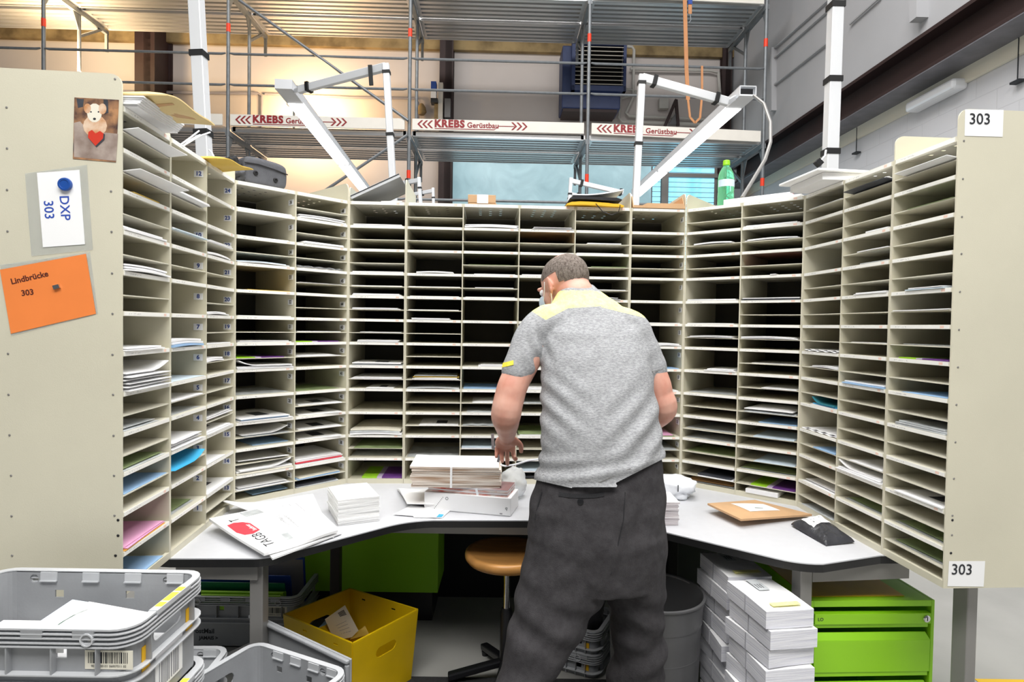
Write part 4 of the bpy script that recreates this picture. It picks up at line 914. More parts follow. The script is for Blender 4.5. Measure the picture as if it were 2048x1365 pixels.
def sheet_thing(name, label, cat, pts, th, m_, group=None, bow=0.0, wob=0.0, **k):
    c = zpts(pts); t = thing(name, label, cat, (c[0].x, c[0].y, min(p.z for p in c)), 0, group)
    mb, fn = patch(c, th, bow, wob=wob); mb.build(k.get('part', 'pages'), m_, t, world=True, smooth=True); return t, fn
DZT = ZB + 0.001
t, fn = sheet_thing('open_newspaper', 'open white newspaper spread lying lowest at left end of desk', 'newspaper', [(430, 1000, ZB+0.05), (668, 1078, DZT), (626, 990, DZT+0.004), (505, 1008, ZB+0.012)], 0.003, 'paper_bright', wob=0.003)
t, fn = sheet_thing('folded_newspaper', 'second white newspaper under the red logo newspaper, jutting over desk edge', 'newspaper', [(545, 1121, ZB+0.006), (684, 1068, ZB+0.006), (622, 1008, ZB+0.006), (470, 1030, ZB+0.006)], 0.006, 'paper_bright', bow=0.004)
news, fn = sheet_thing('folded_newspaper', 'white newspaper with red logo upside down, topmost at desk left', 'newspaper', [(528, 1114, ZB+0.016), (676, 1066, ZB+0.018), (604, 1002, ZB+0.018), (418, 1043, ZB+0.040)], 0.009, 'paper_bright', bow=0.012, wob=0.002)
# print on the top sheet: u runs front-left corner -> front-right, v towards the shelves
on_patch(fn, 0.009, [(0.05, 0.74), (0.04, 0.54), (0.07, 0.44), (0.14, 0.40), (0.23, 0.42), (0.23, 0.62), (0.19, 0.70), (0.12, 0.75)], 'logo_block', 'paper_red_light' if 'paper_red_light' in M else 'paper_red', news)
def text_patch(body, size, m_, u, v, du, dv, bold=0.0, name='print', par=None, fn_=None, th=0.009):
    f = fn_ or fn; p = f(u, v) + V((0, 0, th + 0.0012)); e = (f(u+du, v+dv) - f(u, v)).normalized(); nn = (f(u+0.02, v) - f(u, v)).cross(f(u, v+0.02) - f(u, v)).normalized(); e2 = nn.cross(e)
    pr = par or news; inv = MW[pr.name].inverted()
    return text_on(name, body, size, m_, pr, inv @ p, inv.to_3x3() @ e, inv.to_3x3() @ e2, bold)
text_patch('TAGBL', 0.034, 'ink', 0.27, 0.27, 0.02, -0.1 + 0.22, -0.0002) if False else text_patch('TAGB', 0.048, 'ink', 0.16, 0.24, -0.0, 0.1, -0.0003)
text_patch('T', 0.048, 'ink', 0.16, 0.80, 0.0, 0.1, -0.0003)
text_patch('badener', 0.022, 'paper_bright', 0.19, 0.53, 0.0, 0.1, 0.0003)
text_patch('Trauerbeflaggung', 0.021, 'ink_grey', 0.52, 0.45, 0.0, 0.1); text_patch('Sommerpause App', 0.020, 'ink_grey', 0.60, 0.42, 0.0, 0.1)
on_patch(fn, 0.009, [(0.28, 0.80), (0.47, 0.80), (0.47, 0.97), (0.28, 0.97)], 'print_picture', 'paper_grey', news)
on_patch(fn, 0.009, [(0.36, 0.10), (0.44, 0.10), (0.44, 0.22), (0.36, 0.22)], 'print_picture', 'paper_grey', news)
for i in range(9):
    v0 = 0.05 + 0.003*i; u_ = 0.72 + i*0.026
    on_patch(fn, 0.009, [(u_, 0.08), (u_ + 0.006, 0.08), (u_ + 0.006, 0.90), (u_, 0.90)], 'print_line', 'ink_grey', news, 0.0004) if i % 3 == 0 else None
# stack of booklets
bc = zpts([(676, 1053, DZT), (762, 1046, DZT), (700, 1014, DZT), (618, 1020, DZT)])
ux = (bc[1]-bc[0]); uy = (bc[3]-bc[0]); sw, sd = 0.158, 0.215
ang = 0.47
NB = 12
for i in range(NB):
    rnd = random.Random(40+i); h = 0.0082
    m = MB().sheet(lambda u, v: ((u)*sw, v*sd, 0.0012*math.sin(4*u+i)*v*(i/NB)), 5, 5, h*0.97); m.mi = [1 if abs(sum(m.v[q].z for q in f)/4 - max(p.z for p in m.v)) < 0.003 and len(set(round(m.v[q].z, 3) for q in f)) <= 2 and all(m.v[q].z > h*0.6 for q in f) else 0 for f in m.f]
    o = obj('booklet', m.mesh('booklet', ['pages_white', 'paper_bright']))
    o.matrix_world = Matrix.Translation((bc[0].x + rnd.uniform(-0.003, 0.003), bc[0].y + rnd.uniform(-0.003, 0.003), ZB + 0.0008 + i*h)) @ Matrix.Rotation(ang + rnd.uniform(-0.02, 0.02), 4, 'Z')
    tag(o, 'white booklet, %s in the stack beside newspapers' % ('topmost' if i == NB-1 else ('lowest' if i == 0 else 'number %s from the bottom' % NUMW[i])), 'booklet', 'stack of white booklets on the desk')
# letters left of the parcel
for i, (pts, lab) in enumerate([([(828, 1036, DZT), (884, 1037, DZT), (905, 1018, DZT), (815, 1017, DZT)], 'flat white letter sticking out before the white parcel'), ([(787, 1030, DZT), (872, 1036, DZT), (887, 1020, DZT), (822, 1012, DZT)], 'white letter with printed address lying foremost on desk centre')]):
    t, f2 = sheet_thing('letter', lab, 'mail', [(x, y, z + 0.001 + 0.003*i) for x, y, z in pts], 0.002, 'paper_bright', part='envelope')
p_ = zpts([(873, 1037, DZT), (883, 1037, DZT), (888, 1032, DZT), (878, 1031, DZT)])
t = thing('sticky_marker', 'tiny turquoise marker tab beside the foremost letter', 'sticker', p_[0]); MB().slab([p + V((0, 0, 0.0045)) for p in p_], (0, 0, 0.0005)).build('tab', 'paper_cyan', t, world=True)
for i in range(5):
    t, f2 = sheet_thing('letter', 'white letter, %s in pile under the newspaper bundle' % ('topmost' if i == 4 else ORD[i]), 'mail', [(818 - i, 1009, ZB + 0.007 + 0.0045*i), (868, 1010, ZB + 0.007 + 0.0045*i), (870, 982, ZB + 0.007 + 0.0045*i), (794 + i, 979, ZB + 0.007 + 0.0045*i)], 0.004, 'paper_bright', 'letters piled by the parcel', part='envelope')
# long white parcel
q = [at_z(848, 1019, DZT), at_z(1021, 1034, DZT)]
dv = (q[1]-q[0]); dv.z = 0; wpx = dv.length; a_ = math.atan2(dv.y, dv.x)
pc = thing('white_parcel', 'long white carton with perforated flap under the magazine bundle', 'parcel', (q[0].x, q[0].y, ZB + 0.001), a_)
hp = 0.074
MB().box((0, 0, 0), (wpx, 0.15, hp)).build('carton', 'paper_white', pc, bevel=0.003)
for i in range(9): MB().box((0.045 + i*0.0045, -0.0006, 0.006 + i*0.006), (0.047 + i*0.0045, 0, 0.010 + i*0.006)).build('perforation', 'ink', pc)
text_on('lettering', 'O', 0.018, 'ink', pc, (0.10, -0.0008, 0.052), (0.7, 0, 0.7), (-0.7, 0, 0.7)); text_on('symbol', 'b', 0.02, 'ink', pc, (wpx - 0.018, -0.0008, 0.030), (-1, 0, 0.2), (-0.2, 0, -1))
MB().box((wpx-0.045, -0.0006, 0.006), (wpx-0.034, 0, 0.011)).build('print_mark', 'ink_grey', pc)
# magazine bundle in film on the parcel, with the newspaper bundle on top
zt_p = ZB + 0.001 + hp
mw_ = Matrix.Translation((q[0].x, q[0].y, zt_p + 0.0006)) @ Matrix.Rotation(a_, 4, 'Z')
mg = thing('magazine_bundle', 'bundle of colourful magazines in film between parcel and newspapers', 'magazines', mtx=mw_)
rnd = random.Random(3)
for i in range(4):
    m = MB().sheet(lambda u, v: (0.015 + u*(wpx-0.03), 0.008 + v*0.135 + 0.003*rnd.random()*0, i*0.0068 + 0.0015*math.sin(6*u+i)), 8, 4, 0.0064)
    m.build('magazine', ['news_colour', 'pages_mag'][i % 2], mg)
MB().bar((wpx*0.62, 0.0075, 0.0), (wpx*0.60, 0.0065, 0.028), 0.010, 0.0012, (0, 1, 0)).build('strap', 'white_film', mg)
zt_m = zt_p + 0.0295
nb = thing('newspaper_bundle', 'tied bundle of newspapers on top of the pile at desk centre', 'newspapers', mtx=Matrix.Translation((at_z(822, 975, zt_m).x, at_z(822, 975, zt_m).y, zt_m)) @ Matrix.Rotation(0.02, 4, 'Z'))
bwid = (at_z(1000, 976, zt_m).x - at_z(822, 975, zt_m).x)
NL = 9
for i in range(NL):
    z = i*0.0095; rnd = random.Random(70+i)
    m = MB().sheet(lambda u, v: (0.006*math.sin(i*1.3) + u*bwid, -0.004*math.sin(i) + v*0.20, z + 0.006*v*(i/NL) + 0.012*max(0, 0.2-u)*(0 if i < NL-1 else 1)), 6, 4, 0.0088)
    m.mi = [1 if all(m.v[q_].z > z + 0.0084 for q_ in f) and i == NL-1 else 0 for f in m.f]
    m.build('newspaper', ['pages_news', 'paper_bright'], nb)
MB().bar((bwid*0.45, -0.006, 0.0), (bwid*0.45, -0.006, NL*0.0095), 0.009, 0.0015, (0, 1, 0)).build('strap', 'paper_bright', nb)
for i, (x, y, n_) in enumerate(((0.35, 0.14, 'AZ MEDIEN'), (0.33, 0.06, 'LENZBURG'), (0.72, 0.06, 'AUSGABE BADEN'))):
    text_on('print', n_, 0.011, 'ink_grey', nb, (bwid*x, y, NL*0.0095 + 0.009), (1, 0, 0.0), (0, 1, 0.03))
# white strap cord leading to the shelf, and the loop in the man's hand
cd = thing('packing_twine', 'thin white cord from the newspaper bundle towards the shelves', 'cord', at_z(1005, 932, ZB + 0.2))
MB().tube([at_y(x, y, 2.55) for x, y in [(1000, 930), (1010, 933), (1030, 930), (1055, 922), (1092, 917)]], 0.004, 8).build('cord', 'white_film', cd, world=True, smooth=True)
cd = thing('strapping_band', 'loose grey plastic strapping band hanging below the man\'s left hand', 'band', at_y(998, 900, 2.3))
MB().bar(at_y(985, 868, 2.27), at_y(986, 898, 2.29), 0.011, 0.001, (0, 1, 0)).bar(at_y(986, 896, 2.29), at_y(1001, 906, 2.3), 0.011, 0.001, (0, 1, 0)).bar(at_y(1001, 904, 2.3), at_y(996, 925, 2.31), 0.010, 0.001, (0, 1, 0)).build('band', 'ink_grey', cd, world=True)
# crumpled clear bag right of the bundle
def blob(name, label, cat, c, r, m_, amp=0.2, fr=3.0, seed=0, zmin=None, parent=None, part='body', lumps=(1, 1, 1), rz=0.0, sub=4, rough=0.03):
    bm = bmesh.new(); bmesh.ops.create_icosphere(bm, subdivisions=sub, radius=1.0)
    off = V((seed*3.7, seed*1.9, seed*5.1))
    for v in bm.verts:
        n_ = noise.noise(v.co*fr*0.5 + off)*amp + noise.noise(v.co*fr*2.2 + off)*amp*0.35 + rough*noise.noise(v.co*9 + off)
        d = v.co * (1 + n_); d = V((math.copysign(abs(d.x)**lumps[0], d.x), math.copysign(abs(d.y)**lumps[1], d.y), math.copysign(abs(d.z)**lumps[2], d.z)))
        v.co = V((d.x*r[0], d.y*r[1], d.z*r[2]))
        if zmin is not None: v.co.z = max(v.co.z, zmin)
    me = bpy.data.meshes.new(part); bm.to_mesh(me); bm.free(); me.materials.append(M[m_])
    if parent is not None:
        o = obj(part, me, parent, 1.2); o.matrix_local = Matrix.Translation(c) @ Matrix.Rotation(rz, 4, 'Z'); return o
    t = thing(name, label, cat, (c[0], c[1], c[2] + (zmin if zmin is not None else 0)), rz)
    o = obj(part, me, t, 1.2); o.location = (0, 0, -(zmin if zmin is not None else 0)); return t
p = at_z(1020, 1000, DZT); blob('clear_bag', 'crumpled clear plastic bag bulging right of the newspaper bundle', 'bag', (p.x + 0.012, p.y + 0.06, ZB + 0.062), (0.06, 0.085, 0.066), 'clear_bag', 0.25, 3, 4, -0.0605, rough=0.08)
# right half of the desk
p = at_z(1355, 1000, DZT); t = blob('white_bag', 'crumpled white plastic mail bag near the shelves right of the man', 'bag', (p.x - 0.02, p.y + 0.04, ZB + 0.048), (0.098, 0.07, 0.052), 'white_film', 0.42, 3.4, 9, -0.047, lumps=(0.85, 0.85, 0.85), rough=0.10)
MB().box((0.01, -0.075, 0.045), (0.014, -0.0745, 0.075)).build('print_mark', 'ink', t)
ms = [at_z(1325, 1050, DZT), at_z(1357, 1051, DZT)]
for i in range(14):
    rnd = random.Random(90+i); m = MB().box((0, 0, 0), (0.21, 0.15, 0.0062)); m.mi = [1, 1, 0, 0, 0, 0]
    o = obj('magazine', m.mesh('magazine', ['pages_mag', 'paper_bright'])); o.matrix_world = Matrix.Translation((ms[1].x - 0.21 + rnd.uniform(-0.004, 0.004), ms[1].y + rnd.uniform(-0.003, 0.003), ZB + 0.0008 + i*0.0064)) @ Matrix.Rotation(rnd.uniform(-0.012, 0.012), 4, 'Z')
    tag(o, 'magazine, %s in the stack half hidden behind the man' % ('topmost' if i == 13 else ('lowest' if i == 0 else ('number %s from the bottom' % NUMW[i] if i < 12 else 'next to topmost'))), 'magazine', 'magazine stack right of the man')
env, fe = sheet_thing('padded_envelope', 'brown padded envelope with a torn white label on desk, right', 'mail', [(1482, 1043, ZB+0.030), (1624, 1033, ZB+0.010), (1510, 1004, ZB+0.012), (1415, 1011, ZB+0.034)], 0.008, 'kraft', bow=0.006, part='envelope')
conform(fe, 0.008, [(0.30, 0.30), (0.74, 0.26), (0.82, 0.68), (0.34, 0.84)], 'address_label', 'paper_bright', env)
on_patch(fe, 0.008, [(0.46, 0.42), (0.56, 0.38), (0.60, 0.44), (0.50, 0.49)], 'print_mark', 'paper_grey', env, 0.0014)
# black polymailer
bp = [at_z(1592, 1066, DZT), at_z(1650, 1090, DZT), at_z(1708, 1084, DZT), at_z(1628, 1034, DZT), at_z(1583, 1042, DZT)]
cx = sum((p.x for p in bp))/5; cy = sum((p.y for p in bp))/5
pm = thing('polymailer', 'black plastic mailer bag with white label at the right desk corner', 'mail', (cx, cy, ZB))
quadc = [at_z(1582, 1050, ZB + 0.008), at_z(1652, 1093, DZT), at_z(1709, 1085, ZB + 0.006), at_z(1636, 1040, DZT)]
rn = random.Random(5)
a, b, c_, d = quadc
def pf(u, v):
    p = (a*(1-u) + b*u)*(1-v) + (d*(1-u) + c_*u)*v; e = min(u, 1-u, v, 1-v)
    return p
def pth(u, v):
    e = min(u, 1-u, v, 1-v); h = 0.040*min(1, e*3.4)**0.6
    return 0.003 + h*(0.85 + 0.15*math.sin(u*5)) + 0.006*min(1, e*5)*noise.noise(V((u*9, v*9, 2.0)))
MB().sheet(pf, 22, 22, pth).build('bag', 'grey_film', pm, world=True, smooth=True)
lab = []
n_ = 8
g = MB(); vs = []; fs = []
for j in range(n_+1):
    for i in range(n_+1):
        u, v = 0.04 + 0.50*i/n_, 0.16 + 0.66*j/n_; vs.append(pf(u, v) + V((0, 0, pth(u, v) + 0.0015)))
for j in range(n_):
    for i in range(n_): fs.append((j*(n_+1)+i, j*(n_+1)+i+1, (j+1)*(n_+1)+i+1, (j+1)*(n_+1)+i))
g.add(vs, fs); g.build('address_label', 'paper_bright', pm, world=True, smooth=True)

# ------------------------------------------------------------ things lying on top of the units
TOPZ = ZT + 0.0157
for i in range(6):
    rr = random.Random(i+20); o_ = 0.004*i
    c = [V((-1.035 + o_, 1.670 + rr.uniform(-0.004, 0.004), TOPZ + i*0.0048)), V((-1.052 + o_, 1.905, TOPZ + i*0.0048)), V((-1.36, 1.90, TOPZ + i*0.0048)), V((-1.34, 1.67, TOPZ + i*0.0048))]
    t = thing('paper_pad', 'white paper, %s in pile under manila envelope, left unit top' % ('topmost' if i == 5 else ORD[i]), 'paper', c[0], 0, 'papers on top of the left unit')
    mb, f2 = patch(c, 0.0042); mb.build('pages', 'paper_white', t, world=True)
def env_over(name, label, c, th, m_, droop, parts=True, group=None):
    t = thing(name, label, 'mail', c[0]); a, b, c_, d = [V(p) for p in c]
    def f2(u, v): p = (a*(1-u) + b*u)*(1-v) + (d*(1-u) + c_*u)*v; return p + V((0, 0, -droop*(1-v)**2*u*u + 0.004*math.sin(8*u + 3*v)))
    MB().sheet(f2, 14, 10, lambda u, v: th*(0.2 + 0.8*min(1, 7*min(u, 1-u, v, 1-v)))).build('envelope', m_, t, world=True, smooth=True); return t, f2
z_ = TOPZ + 0.031
t, f2 = env_over('manila_envelope', 'large padded manila envelope overhanging the front of left unit', [(-0.95, 1.674, z_), (-0.905, 1.84, z_), (-1.30, 1.92, z_), (-1.36, 1.69, z_)], 0.018, 'manila', 0.03)
w_ = [f2(u, v) - V((0, 0, 0.0012)) for u, v in ((0.30, 0.08), (0.85, 0.10), (0.80, 0.24), (0.32, 0.28))]; MB().slab(w_, (0, 0, 0.0006)).build('window', 'paper_tan', t, world=True)
t, f2 = env_over('manila_envelope', 'small yellow manila envelope hanging over unit top beside grey bag', [(-1.05, 2.20, TOPZ+0.002), (-0.985, 2.30, TOPZ+0.001), (-1.33, 2.47, TOPZ+0.002), (-1.38, 2.22, TOPZ+0.002)], 0.012, 'manila_yellow', 0.016)
# grey bag
bg = thing('cooler_bag', 'grey fabric bag lying on its side on the left diagonal unit', 'bag', mtx=MW[u2.name] @ Matrix.Translation((0.012, 0.02, H2 + 0.001)))
def puff(m, a, b, k=6, amt=0.008):
    pass
bm = bmesh.new(); bmesh.ops.create_cube(bm, size=1.0)
bmesh.ops.subdivide_edges(bm, edges=bm.edges[:], cuts=5, use_grid_fill=True)
for v in bm.verts:
    x, y, z = v.co*2; r2 = 1 - 0.10*max(abs(x), abs(z))**6
    sx = 0.098*(1 + 0.03*(1-z*z)); sz = 0.062*(1 - 0.10*x*(z > 0) + 0.0*x) 
    v.co = V((0.135 + x*sx*(1 - 0.06*(abs(z)**4)), 0.13 + y*0.115, 0.060 + z*sz*(1 - 0.16*(abs(x)**5))))
me = bpy.data.meshes.new('bag_body'); bm.to_mesh(me); bm.free(); me.materials.append(M['bag_grey'])
o = obj('bag_body', me, bg, 1.0); md = o.modifiers.new('s', 'SUBSURF'); md.levels = 1; md.render_levels = 1
MB().tube([(0.04, 0.012, 0.088), (0.10, 0.010, 0.090), (0.17, 0.010, 0.082), (0.232, 0.014, 0.072)], 0.0028, 6).build('seam', 'bag_dark', bg, smooth=True)
for x, z in ((0.088, 0.052), (0.176, 0.038)): MB().lathe([(0.011, 0), (0.010, 0.004), (0.006, 0.006), (0.005, 0.002)], (0, 0, 0), 14).xf(Matrix.Translation((x, 0.014, z)) @ Matrix.Rotation(PI/2, 4, 'X')).build('foot_stud', 'bag_dark', bg, smooth=True)
blob('', '', '', (0.020, 0.12, 0.062), (0.036, 0.10, 0.060), 'bag_dark', 0.3, 4, 3, -0.061, bg, 'flap')
blob('', '', '', (0.030, 0.06, 0.040), (0.034, 0.055, 0.040), 'bag_grey', 0.3, 4, 6, -0.039, bg, 'side_fabric')
# tilted grey crate lid on the back left unit
tz = ex('B1', 357) + H3; wl = W3_ - 0.016
ld = thing('tilted_tray', 'grey crate lid tilted on top of single column unit', 'lid', mtx=MW[u3.name] @ Matrix.Translation((0.010, 0.01, H3 + 0.012)) @ Matrix.Rotation(-math.asin((ex('B1', 357) - 0.002)/wl), 4, 'Y'))
MB().box((0, 0, 0), (wl, 0.33, 0.006)).build('lid_board', 'crate_grey', ld); MB().box((0, -0.006, -0.002), (wl, 0.0, 0.016)).build('rim', 'crate_light', ld); MB().box((0, 0.33, -0.002), (wl, 0.336, 0.016)).build('rim', 'crate_light', ld)
MB().box((0, -0.008, 0.010), (wl, -0.004, 0.014)).build('edge_groove', 'ink', ld)
t = thing('letter', 'flat white letter lying under raised end of tilted lid', 'mail', mtx=MW[u3.name] @ Matrix.Translation((0.15, 0.01, H3 + 0.001)))
MB().sheet(lambda u, v: (u*0.10, v*0.2, 0.003*u), 4, 3, 0.004).build('envelope', 'paper_white', t)
# small kraft box with white band
k0 = at_pl(937, 411, MW[u4.name] @ V((0, 0.004, 0)), MW[u4.name].to_3x3() @ V((0, 1, 0))); k1 = at_pl(993, 412, MW[u4.name] @ V((0, 0.004, 0)), MW[u4.name].to_3x3() @ V((0, 1, 0)))
kx0 = (MW[u4.name].inverted() @ k0).x; kx1 = (MW[u4.name].inverted() @ k1).x; kw = kx1-kx0
bx = thing('kraft_box', 'small brown carton with white paper band on unit top', 'box', mtx=MW[u4.name] @ Matrix.Translation((kx0, 0.004, H4 + 0.001)))
MB().box((0, 0.002, 0), (kw, 0.12, 0.006)).box((-0.003, 0, 0.007), (kw-0.004, 0.12, 0.045)).build('carton', 'kraft', bx, bevel=0.002)
MB().box((kw*0.30, -0.0012, 0.004), (kw*0.70, 0.0, 0.046)).box((kw*0.30, -0.0012, 0.0452), (kw*0.70, 0.12, 0.0462)).build('paper_band', 'paper_bright', bx)
# yellow pouch with black sleeve and grey film envelope
def on_u(u, px, py, v=0.0): m_ = MW[u.name]; return m_.inverted() @ at_pl(px, py, m_ @ V((0, v, 0)), m_.to_3x3() @ V((0, 1, 0)))
a0 = on_u(u4, 1133, 415, -0.02).x; a1 = on_u(u4, 1247, 417, -0.02).x; pw = a1-a0
yp = thing('yellow_pouch', 'yellow mail pouch hanging slightly over unit top under black sleeve', 'pouch', mtx=MW[u4.name] @ Matrix.Translation((a0, -0.03, H4 + 0.001)))
MB().sheet(lambda u, v: (u*pw, v*0.24, 0.003*math.sin(5*u)), 12, 6, lambda u, v: 0.006 + 0.020*min(1, 5*min(u, 1-u, v + 0.08, 1-v))).build('pouch', 'sticker_yellow', yp, smooth=True)
MB().tube([(pw*0.50, -0.006, 0.008), (pw*0.62, -0.012, -0.030), (pw*0.78, -0.012, -0.046), (pw*0.90, -0.008, -0.03), (pw*0.93, -0.004, 0.004)], 0.0022, 6).build('cord', 'black_plastic', yp, smooth=True)
bs = thing('black_sleeve', 'black zipped sleeve lying on the yellow pouch', 'sleeve', mtx=MW[u4.name] @ Matrix.Translation((a0 + 0.016, -0.024, H4 + 0.030)))
MB().sheet(lambda u, v: (u*(pw-0.026), v*0.22, 0.002*math.sin(6*u)), 10, 6, lambda u, v: 0.006 + 0.014*min(1, 6*min(u, 1-u, v + 0.1, 1-v))).build('sleeve', 'bag_dark', bs, smooth=True)
fe_ = thing('film_envelope', 'grey white film envelope curling up on the black sleeve', 'mail', mtx=MW[u4.name] @ Matrix.Translation((a0 + 0.03, -0.02, H4 + 0.051)))
MB().sheet(lambda u, v: (u*(pw-0.03), v*0.22, 0.045*max(0, u-0.25)**1.5), 12, 6, 0.006).build('envelope', 'white_film', fe_, smooth=True)
# open cardboard tray
tw = W5_ - 0.016
ty = thing('cardboard_tray', 'open shallow cardboard tray with cut-out front on unit top', 'tray', mtx=MW[u5.name] @ Matrix.Translation((0.008, -0.006, H5 + 0.001)))
hT = 0.062
MB().box((0, 0, 0), (tw, 0.25, 0.004)).build('base', 'kraft', ty); MB().box((0, 0.246, 0.004), (tw, 0.25, hT)).build('back_wall', 'kraft', ty)
MB().slab([(0, 0.0, 0.004), (0, 0.246, 0.004), (0, 0.246, hT), (0, 0.035, hT)], (0.004, 0, 0)).build('side_wall', 'kraft', ty); MB().slab([(tw-0.004, 0.0, 0.004), (tw-0.004, 0.246, 0.004), (tw-0.004, 0.246, hT), (tw-0.004, 0.035, hT)], (0.004, 0, 0)).build('side_wall', 'kraft', ty)
MB().slab([(0.004, 0, 0.004), (tw-0.004, 0, 0.004), (tw-0.004, 0, 0.024), (0.07, 0, 0.024), (0.045, 0, 0.012), (0.004, 0, 0.012)], (0, 0.004, 0)).build('front_wall', 'kraft', ty)
# green bottle
bt = thing('green_bottle', 'translucent green soda bottle with partly peeled label on unit top', 'bottle', (1.035, 2.985, TOPZ + 0.001))
pr = [(0.030, 0), (0.037, 0.006), (0.039, 0.02), (0.039, 0.075), (0.0375, 0.085), (0.039, 0.10), (0.039, 0.150), (0.034, 0.178), (0.022, 0.202), (0.0145, 0.212), (0.0145, 0.222)]
MB().lathe(pr, (0, 0, 0), 28).build('bottle_body', 'bottle_green', bt, smooth=True)
MB().lathe([(0.0165, 0.216), (0.0175, 0.219), (0.0165, 0.222), (0.0165, 0.238), (0.014, 0.2405)], (0, 0, 0), 24).build('cap', 'paper_green_cap' if 'paper_green_cap' in M else 'green_paint', bt, smooth=True)
m = MB(); n_ = 18
for i in range(n_):
    t0, t1 = -PI*0.95 + 1.5*PI*i/n_*0.72, -PI*0.95 + 1.5*PI*(i+1)/n_*0.72; r0 = 0.0396
    m.add([(r0*math.cos(t0), r0*math.sin(t0), 0.108), (r0*math.cos(t1), r0*math.sin(t1), 0.108), (r0*math.cos(t1), r0*math.sin(t1), 0.142), (r0*math.cos(t0), r0*math.sin(t0), 0.142)], [(0, 1, 2, 3)])
m.build('label', 'paper_paleblue', bt, smooth=True)
# flat white carton on the right diagonal unit
wx0, wx1 = on_u(u6, 1446, 409, 0.0).x, on_u(u6, 1580, 385, 0.0).x
wb = thing('white_carton', 'long flat white carton on the right diagonal unit beside bottle', 'box', mtx=MW[u6.name] @ Matrix.Translation((wx0, 0.004, H6 + 0.001)))
MB().box((0, 0, 0), (wx1-wx0, 0.10, 0.024)).build('carton', 'paper_bright', wb, bevel=0.002)
MB().box((wx1-wx0+0.002, 0.0, 0), (wx1-wx0+0.045, 0.12, 0.010)).build('flap', 'paper_bright', wb)
MB().box((wx1-wx0-0.02, 0.02, 0.0242), (wx1-wx0, 0.06, 0.0248)).build('red_mark', 'paper_red', wb)
# white binder with raised cover on the right wing
def slabpx(pts, z, th): return MB().slab([at_z(x, y, z) for x, y in pts], (0, 0, th))
def wing(u, q, z): return [tuple(MW[u.name] @ V((x, y, 0)))[:2] + (z,) for x, y in q]
bz = TOPZ + 0.001
b2 = thing('white_box_file', 'flat white box file overhanging inner right wing unit', 'file', (1.2, 2.5, bz))
MB().slab(wing(u7, [(0.03, -0.085), (0.272, -0.085), (0.272, 0.26), (0.03, 0.26)], bz), (0, 0, 0.028)).build('box', 'paper_white', b2, world=True, bevel=0.002)
b3 = thing('white_binder', 'thin white binder lying askew on the white box file', 'binder', (1.2, 2.5, bz + 0.029))
MB().slab(wing(u7, [(0.02, -0.13), (0.295, -0.115), (0.275, 0.20), (0.0, 0.19)], bz + 0.029), (0, 0, 0.010)).build('cover', 'paper_bright', b3, world=True, bevel=0.003)
MB().slab(wing(u7, [(0.25, -0.112), (0.285, -0.11), (0.27, 0.02), (0.235, 0.02)], bz + 0.0392), (0, 0, 0.0004)).build('red_mark', 'paper_red', b3, world=True)

# ------------------------------------------------------------ lamp posts and luminaires
def strap_at(p, q, f, w_, par, nm='strap'):
    c = V(p)*(1-f) + V(q)*f; d = (V(q)-V(p)).normalized()
    MB().bar(c - d*0.012*w_/0.05, c + d*0.012*w_/0.05, w_*1.16, w_*1.16).build(nm, 'strap_black', par, world=True)
def post(label, a, b, wd, fr, base_z=0.0, nm='lamp_pole'):
    t = thing(nm, label, 'lamp', (b[0], b[1], base_z)); d = (V(a)-V(b)).normalized(); f_ = V(b) + d*((base_z - b[2])/d.z)
    MB().bar(f_, a, wd, wd).build('pole', 'alu_white', t, world=True, bevel=0.004)
    for f in fr: strap_at(b, a, f, wd, t)
    return t
def ypt(x, y, Y): return at_y(x, y, Y)
Y1 = 3.2
lp_ = post('tall white pole behind the left units rising out of picture', ypt(386, -120, Y1), ypt(409, 312, Y1), 0.062, (0.105, 0.47, 0.9))
for k, pts in enumerate(([(398, 262), (380, 276), (358, 292)], [(400, 270), (380, 280), (366, 294)], [(420, 265), (400, 272), (366, 292)], [(418, 300), (424, 306), (428, 314)])):
    MB().tube([ypt(x, y, 2.70 - 0.12*i) for i, (x, y) in enumerate(pts)], 0.0035, 6).build('cable', 'paper_bright', lp_, world=True, smooth=True)
Y1r = 3.05
rp_ = post('tall white pole behind right units with three black straps', ypt(1676, -120, Y1r), ypt(1660, 332, Y1r), 0.058, (0.06, 0.38, 0.708))
p = ypt(1633, 330, 2.95); MB().bar(p, ypt(1641, 322, 2.95), 0.03, 0.03).build('plug', 'strap_black', rp_, world=True); MB().tube([ypt(1641, 322, 2.96), ypt(1650, 312, 2.98), ypt(1652, 300, 2.98)], 0.005, 6).build('cable', 'alu_white', rp_, world=True, smooth=True)
